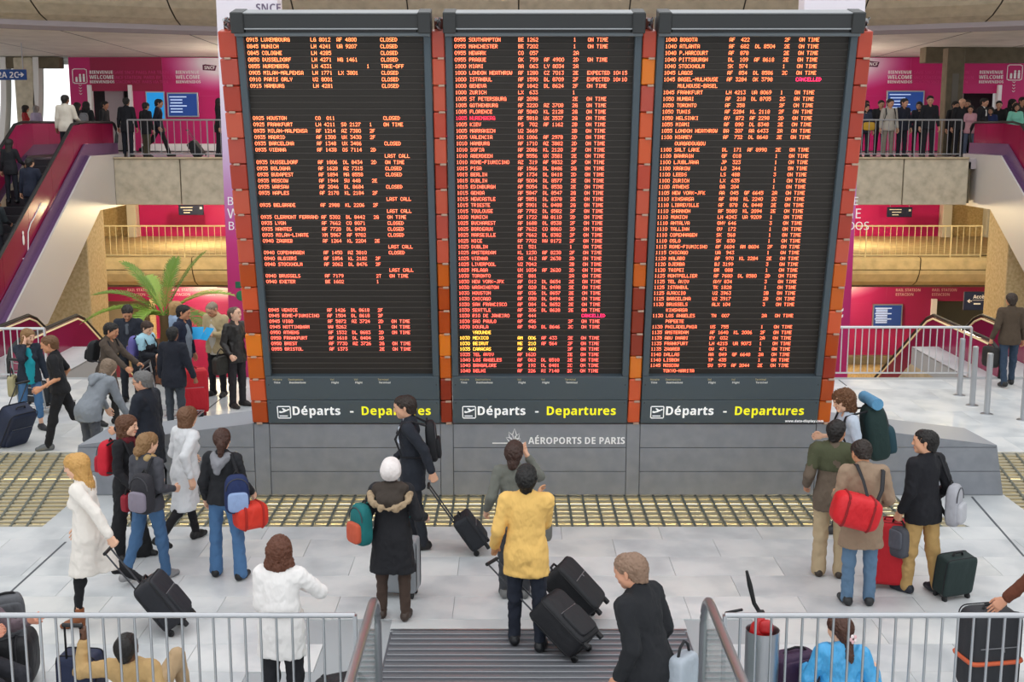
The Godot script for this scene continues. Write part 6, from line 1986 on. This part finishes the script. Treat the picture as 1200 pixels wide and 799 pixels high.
	p = person("black haired man in bright yellow jacket looking up at the boards", under(617, 542, 1.80), 176, {"h": 1.80, "skin": "#c08e68", "hair": ["short", "#141211"], "top": {"c": "#ecc06e", "hem": 0.22, "fat": 1.08, "bump": 0.8}, "legs": {"c": "#1c2230", "wide": 1.0}, "shoe": ["shoe", "#14161b"], "pose": {"head": [0, -22], "lh": Vector3(0.3, 0.92, 0.12), "rh": Vector3(-0.12, 1.3, 0.34), "lhand": "grip", "ll": [6, 4, 2], "rl": [-4, 4, 4]}})
	trailing("black wheeled case with white tag pulled by the yellow jacket man", spot(p, "lh") + Vector3(0.02, -0.04, 0), -120, 0.38, 0.56, 0.28, "#1c1d22", {"pull": 0.62})
	p = person("greying man in black jacket and jeans stepping onto the ribbed landing", under(728, 650, 1.80) + Vector3(0.22, 0, 0.0), -128, {"h": 1.82, "skin": "#cf977a", "hair": ["short", "#8a6f5c"], "top": {"c": "#191b20", "hem": 0.2, "fat": 1.14, "collar": 0.05}, "legs": {"c": "#2f4a70"}, "shoe": ["shoe", "#1a1a1c"], "pose": {"lean": 13, "head": [8, 8], "lh": Vector3(0.24, 0.88, 0.1), "rh": Vector3(-0.24, 0.9, 0.15), "ll": [10, 5, 3], "rl": [-10, 10, 3]}})
	satchel("pale grey shoulder bag at the right hip of the man in black jacket", spot(p, "R") * Vector3(-0.12, 0.12, -0.24), 230, 0.26, 0.3, 0.14, "#a9b2bc", {"drop": 0.08, "c2": "#c2cad2"})
	# ================= right
	p = person("man in olive and brown jacket and beige trousers looking at the right board", under(980, 491, 1.77), 165, {"h": 1.77, "skin": tan_, "hair": ["short", "#1a1614"], "top": {"c": "#66594c", "yoke": "#4b4f38", "hem": 0.18, "fat": 1.06}, "legs": {"c": "#b7a383", "wide": 1.14, "flare": 1.25}, "shoe": ["shoe", "#3d342c"], "pose": {"head": [-16, 0], "lh": Vector3(0.28, 0.98, 0.12), "rh": Vector3(-0.2, 1.05, 0.25)}})
	p = person("man in light brown wool coat and jeans with a red bag on his back", under(1015, 514, 1.76), 178, {"h": 1.76, "skin": tan_, "hair": ["short", "#2a211c"], "top": {"c": "#957f6a", "hem": 0.3, "fat": 1.12, "name": "coat"}, "legs": {"c": "#5d7a96", "flare": 1.1}, "shoe": ["shoe", "#26292c"], "pose": {"head": [12, 26], "lean": 4, "lh": Vector3(0.22, 1.1, 0.22), "rh": Vector3(-0.28, 1.02, 0.22)}})
	var R = spot(p, "R")
	b = duffel("bright red duffel bag slung across the back of the brown coat", R * Vector3(0.14, 0.14, -0.3), 178, 0.48, 0.17, "#cf1420", {"roll": 14})
	strap(b, "shoulder_strap", [R * Vector3(0.02, 0.24, -0.32), R * Vector3(0.05, 0.42, -0.2), R * Vector3(0.09, 0.56, -0.08), R * Vector3(0.09, 0.53, 0.06)], 0.022, "#232327")
	strap(b, "shoulder_strap", [R * Vector3(-0.04, 0.18, -0.32), R * Vector3(-0.12, 0.34, -0.26), R * Vector3(-0.17, 0.5, -0.1), R * Vector3(-0.15, 0.53, 0.04)], 0.022, "#232327")
	suitcase("large bright red suitcase standing in front of the brown coat man", gp(1040, 687), 165, 0.42, 0.68, 0.28, "#bf1423", {"trim": "#7c0d18", "round": 0.18})
	p = person("dark haired man in black jacket and khaki trousers looking left at the boards", under(1088, 502, 1.78), -150, {"h": 1.78, "skin": "#d8a383", "hair": ["short", "#15110f"], "top": {"c": "#13141b", "shirt": "#b9b4ae", "hem": 0.16, "fat": 1.06}, "legs": {"c": "#b8965f", "wide": 1.06}, "shoe": ["shoe", "#1e2430"], "pose": {"head": [42, -4], "lh": Vector3(0.22, 0.88, 0.1), "rh": Vector3(-0.3, 0.95, 0.1), "lhand": "grip", "ll": [6, 4, 3], "rl": [-6, 5, 3]}})
	satchel("small grey bag carried in the hand of the man in khaki trousers", spot(p, "lh") + Vector3(0, 0.0, 0), -60, 0.3, 0.34, 0.16, "#4b4e57", {"drop": 0.06, "c2": "#5d616b"})
	backpack("pale grey backpack slung on the right shoulder of the khaki trousers man", p, "#a5a6ad", {"w": 0.28, "h": 0.44, "d": 0.16, "at": Vector3(-0.24, 0.02, -0.18), "straps": [-1], "c2": "#b7b8be", "turn": 25})
	suitcase("dark green suitcase leaning behind the man in khaki trousers", gp(1114, 699), 200, 0.38, 0.42, 0.22, "#182b2a", {"tip": -8, "round": 0.2})
	p = person("curly haired backpacker in white t-shirt walking left behind the brown coat", under(1002, 452, 1.80), -85, {"h": 1.80, "skin": fair, "hair": ["curly", "#6b472c"], "top": {"c": "#b9c4d2", "sleeve": 0.4, "name": "t_shirt", "hem": 0.08}, "legs": {"c": "#2a2d33"}, "shoe": ["shoe", "#2b2b2d"], "pose": {"lean": 10, "head": [0, 6], "ll": [16, 6, 2], "rl": [-16, 22, 2], "lh": Vector3(0.24, 1.02, 0.26), "rh": Vector3(-0.22, 1.1, 0.28)}})
	backpack("huge dark green travel backpack worn by the curly haired walker", p, "#16302e", {"w": 0.4, "h": 0.68, "d": 0.3, "at": Vector3(0, 0.24, -0.31), "c2": "#1b3f4a", "roll": "#5b93b8"})
	p = person("man in brown jacket and jeans walking away by the right escalator", under(1187, 342, 1.80), 178, {"h": 1.80, "skin": tan_, "hair": ["short", "#33261e"], "top": {"c": "#4a3d30", "hem": 0.14, "fat": 1.05, "collar": 0.04}, "legs": {"c": "#2c3c50"}, "shoe": ["shoe", "#1b1b1c"], "pose": {"ll": [-10, 10, 3], "rl": [10, 4, 3], "lh": Vector3(0.3, 0.88, 0.05), "lhand": "grip"}})
	satchel("black shoulder bag carried low by the man in brown near the right escalator", spot(p, "lh"), 100, 0.4, 0.4, 0.18, "#1b191b", {"drop": 0.05})
	# ================= foreground
	p = person("auburn haired woman in belted white coat behind the left foreground railing", under(326, 627, 1.64), 172, {"sex": "f", "h": 1.64, "skin": fair, "hair": ["wavy", "#5e3522"], "top": {"c": "#e9e6e4", "hem": 0.26, "fat": 1.1, "belt": "#d4cec8", "name": "coat"}, "legs": {"c": "#1b1c21", "wide": 1.1}, "shoe": ["shoe", "#151516"], "pose": {"head": [8, -6], "lh": Vector3(0.14, 1.12, 0.26), "rh": Vector3(-0.1, 1.2, 0.3), "rp": Vector3(-0.8, -0.2, -0.3)}})
	duffel("black soft bag on the floor beside the woman in the belted white coat", spot(p, "R") * Vector3(-0.44, 0, 0.02) * Vector3(1, 0, 1) + Vector3(0.06, 0.2, -0.1), 25, 0.46, 0.2, "#15171d", {"web": "#22242a", "zip": "#30323a"})
	p = person("seated man in beige jacket with one arm raised to a suitcase handle", Vector3(wp(158, 752, -9.5).x, 0, -9.62), 178, {"h": 1.76, "skin": "#5f3f2e", "hair": ["cropped", "#15110f"], "seat": -0.83, "top": {"c": "#bf9e6c", "hem": 0.05, "fat": 1.08, "bump": 0.9}, "legs": {"c": "#b49a78"}, "shoe": ["shoe", "#2a2622"], "pose": {"lean": -32, "head": [0, 6], "ll": [82, 20, 8, 0], "rl": [128, 118, 14, 0], "lh": Vector3(0.42, 0.66, -0.12), "rh": Vector3(-0.34, 0.2, -0.12), "lhand": "grip", "lp": Vector3(0.8, -0.6, 0.2)}})
	hp = spot(p, "lh")
	suitcase("navy suitcase with black pull handle beside the seated man in beige", Vector3(hp.x - 0.06, 0, hp.z - 0.08), 175, 0.34, 0.46, 0.24, "#1b2542", {"pull": maxf(hp.y - 0.5, 0.12), "pull_c": "#17181b"})
	p = person("girl seated on the floor in shiny blue jacket with a long brown ponytail", Vector3(wp(990, 727, -9.5).x, 0, -9.52), 168, {"sex": "f", "h": 1.66, "skin": fair, "hair": ["low_tail", "#4d2f22"], "seat": -0.83, "top": {"c": "#4aa8e0", "fat": 1.18, "rough": 0.28, "hem": 0.05, "bump": 1.2}, "legs": {"c": "#2f3a4c"}, "shoe": ["shoe", "#d0d0d0"], "pose": {"lean": 6, "head": [42, 8], "ll": [96, 60, 10, 0], "rl": [100, 70, 10, 0], "lh": Vector3(0.3, 0.32, 0.26), "rh": Vector3(-0.3, 0.32, 0.26)}})
	var hl = spot(p, "head")
	b = thing("hair_clip", "white and pink flower clip in the ponytail of the girl in blue", "hair clip")
	b.transform = hl * Transform3D(Basis(), Vector3(0.0, -0.05, -0.15))
	for k in 5:
		var st = begin()
		pillow(st, Vector3(cos(TAU * k / 5) * 0.03, sin(TAU * k / 5) * 0.025, -0.01), Vector3(0.018, 0.018, 0.01), 1.0, Transform3D(), 10, 6)
		part("petal", st, plain("#f0e4e4" if k % 2 else "#e6b9bd"), b)
	satchel("dark purple bag on the floor left of the girl in blue", wp(931, 775, -9.9) * Vector3(1, 0, 1) + Vector3(0, 0.42, 0), 20, 0.42, 0.36, 0.24, "#3a2240", {"drop": 0.02})
	p = person("person in brown jacket at the right edge resting a hand on a suitcase", under(1226, 588, 1.76) + Vector3(0.08, 0, 0.06), -110, {"h": 1.76, "skin": "#c88f72", "hair": ["short", "#241b17"], "top": {"c": "#5c2f1c", "hem": 0.14, "fat": 1.06}, "legs": {"c": "#2a2c33"}, "shoe": ["shoe", "#1b1b1c"], "pose": {"lean": 6, "lh": Vector3(0.32, 0.92, 0.42), "lhand": "flat"}})
	var sp = wp(1159, 727, -9.9)
	suitcase("large black suitcase with an orange band behind the right foreground railing", Vector3(sp.x, 0, sp.z + 0.02), 10, 0.46, 0.74, 0.32, "#26282d", {"band": "#d0603a", "round": 0.32, "pocket": false})
	p = person("person cut by the left edge, grey pink sleeve stretched over a bag", Vector3(wp(-36, 700, -9.6).x, 0, -9.62), 62, {"sex": "f", "h": 1.66, "skin": "#dd9a80", "hair": ["short", "#2a2220"], "seat": -0.5, "top": {"c": "#6e5f66"}, "legs": {"c": "#2b2c33"}, "shoe": ["shoe", "#1b1b1c"], "pose": {"ll": [86, 88, 6, 0], "rl": [86, 88, 6, 0], "rh": Vector3(-0.1, 0.84, 0.42), "lh": Vector3(0.3, 0.8, 0.36), "lhand": "relax"}})
	sp = wp(6, 694, -10.05)
	satchel("grey bag with metal clasps at the far left behind the railing", Vector3(sp.x, sp.y - 0.02, sp.z), 30, 0.3, 0.5, 0.2, "#55575c", {"drop": 0.0})
	sp = wp(18, 764, -10.1)
	duffel("bulky black bag on the floor at the left end of the foreground railing", Vector3(sp.x - 0.12, 0.25, sp.z), 10, 0.6, 0.26, "#14151b", {"web": "#1f2026", "zip": "#2c2d33"})
	suitcase("box shaped black case under the person cut by the left edge", Vector3(wp(-36, 700, -9.6).x, 0, -9.66), 62, 0.42, 0.28, 0.4, "#1a1b20", {"pocket": false, "zip": false})

func build_far_people():
	var coats = ["#16181e", "#1d2330", "#221c1e", "#131519", "#28262a", "#1b2a3a"]
	# riders on the left escalator
	var riders = [["man in cream jacket riding the left escalator near its top", -34.0, -12.25, 3.95, "#cfc8ba", "short", "#17120f", 1.80, 1.1], ["rider in navy with a hand on the escalator rail below the cream jacket", -31.1, -12.2, 2.34, "#171e30", "short", "#14110f", 1.78, 1.05],
		["dark haired woman rider in black deep in the left escalator", -32.0, -13.05, 2.9, "#14151b", "long", "#1c1512", 1.68, 1.0], ["rider in dark coat on the left side of the left escalator", -30.3, -13.1, 1.9, "#1b2029", "short", "#191513", 1.80, 1.1], ["grey haired rider with dark green backpack lowest on the left escalator", -29.6, -12.55, 1.5, "#1d2428", "short", "#7c7468", 1.74, 1.1]]
	for r in riders:
		var p = person(r[0], Vector3(r[2], r[3], r[1]), 180, {"h": r[7], "cell": 0.024, "sex": "f" if r[5] == "long" else "m", "skin": "#8a6048" if r[1] < -33 else "#cf9f80", "hair": [r[5], r[6]], "top": {"c": r[4], "fat": r[8], "hem": 0.16}, "legs": {"c": "#191d27"}, "shoe": ["shoe", "#151516"], "pose": {"rh": Vector3(-0.25, 1.04, 0.32), "head": [-12, 0]}}, "")
		if r[0].contains("backpack"):
			backpack("dark green backpack of the lowest rider on the left escalator", p, "#1d332f")
	# people behind the left balcony rail: pixel, depth, facing, colours, hair, height, legs
	var left = [["woman in green coat against the bright window above the left escalator", 77, -39.0, 170, "#1d4b45", "long", 1.70, "#1c2024", "f"], ["long haired woman in dark brown behind the left escalator top", 91, -38.4, 150, "#231a1c", "long", 1.68, "#1a1a1f", "f"], ["woman with grey rucksack on the left balcony", 102, -38.0, 180, "#1b1c20", "wavy", 1.70, "#1d1f27", "f"],
		["man in dark jacket facing right at the pink wall doorway", 123, -39.6, 80, "#24252a", "short", 1.74, "#1b1c22", "m"], ["man in black seen from behind at the left balcony rail", 149, -37.3, 180, "#12141b", "short", 1.80, "#161a26", "m"], ["shorter person in black with khaki trousers at the balcony rail", 171, -37.5, 150, "#15161b", "short", 1.66, "#4b4736", "m"],
		["tall man in black striding right along the left balcony", 186, -38.3, 95, "#15182a", "short", 1.82, "#1d1a1d", "m"], ["person in black pulling a case beside the white printed pillar", 257, -37.2, 95, "#111217", "long", 1.78, "#121318", "f"], ["person in red coat at the far left of the balcony", 30, -42.0, 120, "#8c1c22", "bob", 1.66, "#22232a", "f"], ["grey haired person in lilac at the far left of the balcony", 43, -42.6, 160, "#a79db5", "bob", 1.66, "#22232a", "f"]]
	for q in left:
		var at = wp(q[1], 150, q[2])
		at.y = 3.96
		var walk = q[0].contains("striding")
		var p = person(q[0], at, q[3], {"h": q[6], "cell": 0.026, "sex": q[8], "skin": "#b58468", "hair": [q[5], "#15110f" if not q[0].contains("grey haired") else "#8d8a86"], "top": {"c": q[4], "hem": 0.2}, "legs": {"c": q[7]}, "shoe": ["shoe", "#151516"], "pose": {"ll": [20, 4, 2] if walk else [3, 3, 2], "rl": [-26, 24, 2] if walk else [-3, 3, 2]}})
		if q[0].contains("rucksack"):
			backpack("pale grey rucksack on the back of the balcony woman", p, "#77787c", {"h": 0.34})
		if q[0].contains("pulling"):
			suitcase("black case tipped on the balcony floor beside the white printed pillar", at + Vector3(-0.55, 0, 0.0), -95, 0.4, 0.5, 0.28, "#121317", {"tip": 35, "pull": 0.35})
	var right = [["young man in dark blue at the left end of the right balcony crowd", 1013, -39.5, 0, "#1d2740", "short", 1.76, "#1b1c22", "m"], ["woman with yellow bag on her arm at the left end of the right balcony", 1013, -37.3, 10, "#2b3040", "wavy", 1.62, "#22242b", "f"], ["man in black half turned beside the light grey sweatshirt", 1031, -39.0, -20, "#17181d", "short", 1.76, "#17181d", "m"],
		["man in light grey sweatshirt with dark backpack straps at the right balcony", 1041, -37.3, 5, "#a39d92", "short", 1.76, "#7c766a", "m"], ["man in dark navy reading a paper at the right balcony rail", 1057, -37.5, 20, "#171b2a", "short", 1.78, "#151823", "m"], ["woman in dark coat left of the grey pier on the balcony", 1076, -38.2, -15, "#1c1f2b", "bob", 1.70, "#191a20", "f"],
		["tall man in black just left of the grey balcony pier", 1088, -37.4, 0, "#14151c", "short", 1.86, "#1b1c22", "m"], ["person in black just right of the grey balcony pier", 1117, -38.9, 10, "#16171c", "short", 1.72, "#17181d", "m"], ["bald man in black jacket right of the grey balcony pier", 1125, -38.0, 0, "#17171b", "", 1.80, "#1a1b22", "m"],
		["man in black behind the girl in pink on the balcony", 1132, -39.4, -10, "#1a1b22", "short", 1.78, "#1a1b22", "m"], ["girl in pink jacket at the right balcony rail", 1136, -37.9, -10, "#b98a92", "tail", 1.58, "#4c5568", "f"], ["man in dark suit and white shirt behind the right balcony rail", 1150, -38.0, 40, "#15161c", "short", 1.80, "#17181d", "m"],
		["woman in blue coat low behind the escalator newel on the right", 1160, -38.3, -20, "#1e2a55", "bob", 1.54, "#1b1c22", "f"], ["man in black with dark hair above the right escalator newel", 1169, -38.9, -30, "#17181c", "short", 1.74, "#17181d", "m"], ["person in black coat behind the mint top woman", 1183, -39.2, 15, "#121318", "wavy", 1.80, "#17181d", "f"], ["tall man in grey behind the mint top woman at the right edge", 1195, -39.9, 0, "#33332f", "short", 1.88, "#1b1c22", "m"],
		["woman in mint green top at the right escalator", 1189, -38.3, -15, "#7fc9b4", "wavy", 1.66, "#252932", "f"]]
	for q in right:
		var at = wp(q[1], 150, q[2])
		at.y = 3.96
		var o = {"h": q[6], "cell": 0.026, "sex": q[8], "skin": "#c09074", "hair": [q[5], "#18120f"] if q[5] else null, "top": {"c": q[4], "hem": 0.14}, "legs": {"c": q[7]}, "shoe": ["shoe", "#151516"], "pose": {"head": [[-12, 10, 0, 18][q[1] % 4], 6]}}
		if q[0].contains("shirt") and q[0].contains("suit"):
			o.top.shirt = "#e6e4e0"
		var p = person(q[0], at, q[3], o)
		if q[0].contains("yellow bag"):
			satchel("yellow bag held by the woman at the left end of the balcony", at + Vector3(0.05, 1.05, 0.3), 0, 0.34, 0.24, 0.1, "#b58d22", {"called": "handbag"})
		if q[0].contains("backpack"):
			backpack("dark backpack worn by the man in the light grey sweatshirt", p, "#1b1c22", {"w": 0.28})
	# travellers on the lower level
	for q in [["traveller in white cap seen below through the void railing", 1019, 424, 20], ["dark haired traveller low in the void right of the boards", 1000, 437, -20]]:
		var d = wp(q[1], q[2], -40.0 if q[1] > 1010 else -41.2)
		person(q[0], Vector3(d.x, -5.5, d.z), q[3], {"h": 1.74, "cell": 0.026, "skin": "#c09074", "hair": ["short", "#e4e2de" if q[1] > 1010 else "#1a1512"], "top": {"c": "#1b1c22"}, "legs": {"c": "#1b1c22"}, "shoe": ["shoe", "#151516"]})

# ---------------------------------------------------------------- build
func lamp(called, label, at, c, energy, r = 0.22, hang = 0.0):  # lamps out of view, placed to light the galleries and lower level
	var t = thing(called, label, "ceiling lamp", at, 0.0, "unseen round ceiling lamps")
	var st = begin()
	lathe(st, [Vector2(0.0, 0.05), Vector2(r * 1.15, 0.05), Vector2(r * 1.15, 0.0), Vector2(r, 0.0), Vector2(r, 0.03), Vector2(0.0, 0.03)], 20)
	var housing = part("housing", st, M.white, t)
	if hang > 0.0:
		box_part("hanger", housing, Vector3(0, 0.05 + hang / 2, 0), Vector3(0.02, hang, 0.02), M.steel)
	st = begin()
	lathe(st, [Vector2(0.0, 0.0), Vector2(r, 0.002), Vector2(r * 0.99, 0.012), Vector2(0.0, 0.012)], 20)
	part("diffuser", st, glow(c, 2.0), housing)
	var o = OmniLight3D.new()
	o.name = "lamp_light"
	o.light_color = Color(c)
	o.light_energy = energy
	o.light_size = r
	o.omni_range = 40.0
	o.omni_attenuation = 2.0
	o.shadow_enabled = true
	o.position = Vector3(0, -r - 0.03, 0)
	t.add_child(o, true)

func _ready():
	rng.seed = 20240611
	var cam = Camera3D.new()
	cam.name = "camera"
	cam.fov = 2.0 * rad_to_deg(atan(399.5 / FOCAL))
	cam.position = Vector3(0, EYE, 0)
	cam.rotation.x = -atan(250.0 / FOCAL)
	cam.near = 0.1
	cam.far = 200.0
	cam.current = true
	add_child(cam)
	var env = Environment.new()
	var sky_mat = ProceduralSkyMaterial.new()
	sky_mat.sky_top_color = Color("#e9ebed")
	sky_mat.sky_horizon_color = Color("#f4f6f8")
	sky_mat.sky_curve = 0.2
	sky_mat.ground_bottom_color = Color("#b9bbbd")
	sky_mat.ground_horizon_color = Color("#e6e8ea")
	sky_mat.sky_energy_multiplier = 1.0
	var sky = Sky.new()
	sky.sky_material = sky_mat
	env.background_mode = Environment.BG_SKY
	env.sky = sky
	env.background_energy_multiplier = 1.7
	env.ambient_light_source = Environment.AMBIENT_SOURCE_DISABLED
	env.tonemap_mode = Environment.TONE_MAPPER_LINEAR
	env.tonemap_exposure = 1.2
	env.sdfgi_enabled = true
	env.ssao_enabled = true
	env.ssil_enabled = true
	var we = WorldEnvironment.new()
	we.name = "world_environment"
	we.environment = env
	add_child(we)
	make_materials()
	build_shell()
	build_floor()
	build_far()
	build_pillars()
	for x in [-13.5, -9.5, 10.5, 15.0]:  # out of view, placed to light the far walkway edge
		lamp("unseen_ceiling_lamp", "unseen round warm lamp under the balcony %s" % ["at far left", "left of the boards", "right of the boards", "at far right"][[-13.5, -9.5, 10.5, 15.0].find(x)], Vector3(x, 2.64, -39.4), "#ffe6b4", 11.0)
	for x in [-12.5, 13.5]:  # out of view, placed to warm the walkway and its pink wall
		lamp("unseen_ceiling_lamp", "unseen round warm lamp above the far walkway %s of the boards" % ("left" if x < 0 else "right"), Vector3(x, 2.64, -49.0), "#ffe6b4", 9.0)
	for x in [-12.5, 13.0]:  # out of view, placed to light the lower pink wall
		lamp("unseen_ceiling_lamp", "unseen round lamp in the lower level ceiling %s of the boards" % ("left" if x < 0 else "right"), Vector3(x, -1.0, -46.2), "#ffe8c4", 9.0)
	for x in [-8.9, 0.5, 10.8]:  # unseen pendants hidden behind boards and pillars, placed to brighten the gallery soffit
		lamp("unseen_ceiling_lamp", "unseen round lamp brightening the upper gallery soffit %s" % ("behind the left white pillar" if x < 0 else "behind the boards" if x < 2 else "behind the right white pillar"), Vector3(x, 6.6, -42.6), "#fff2e0", 4.5, 0.22, 0.86)
	build_signs()
	build_gratings()
	build_plinth()
	build_boards()
	var up = escalator_up("escalator with wine-red glass rising to the balcony on the left, carrying a man in white", -11.7, -1, 0.0)
	var line = []
	for q in [[27, 303], [31, 302], [33, 296], [33, 272], [36, 262], [40, 255], [48, 238]]:
		var d = ray(q[0], q[1])
		line.append(Vector3(0, EYE, 0) + d * (-11.86 / d.x) - up.position)
	var st = begin()
	tube(st, line, 0.014, 6)
	part("white_line_print", st, M.paper, up)
	st = begin()
	var d = ray(27.5, 281)
	var c = Vector3(0, EYE, 0) + d * (-11.86 / d.x) - up.position
	pillow(st, c + Vector3(0, 0.17, 0), Vector3(0.01, 0.05, 0.05), 1.0, Transform3D(), 10, 6)
	pillow(st, c, Vector3(0.01, 0.13, 0.06), 0.8, Transform3D(), 10, 6)
	part("person_print", st, M.paper, up)
	escalator_up("escalator with wine-red glass rising to the balcony on the right edge", 13.7, 1, 0.3)
	escalator_down("down escalator with a wine-red balustrade behind the group at left", -9.9, -1)
	escalator_down("down escalator with black handrail beside the guard posts at right", 9.6, 1)
	build_foreground()
	build_palm()
	build_people()
	build_far_people()
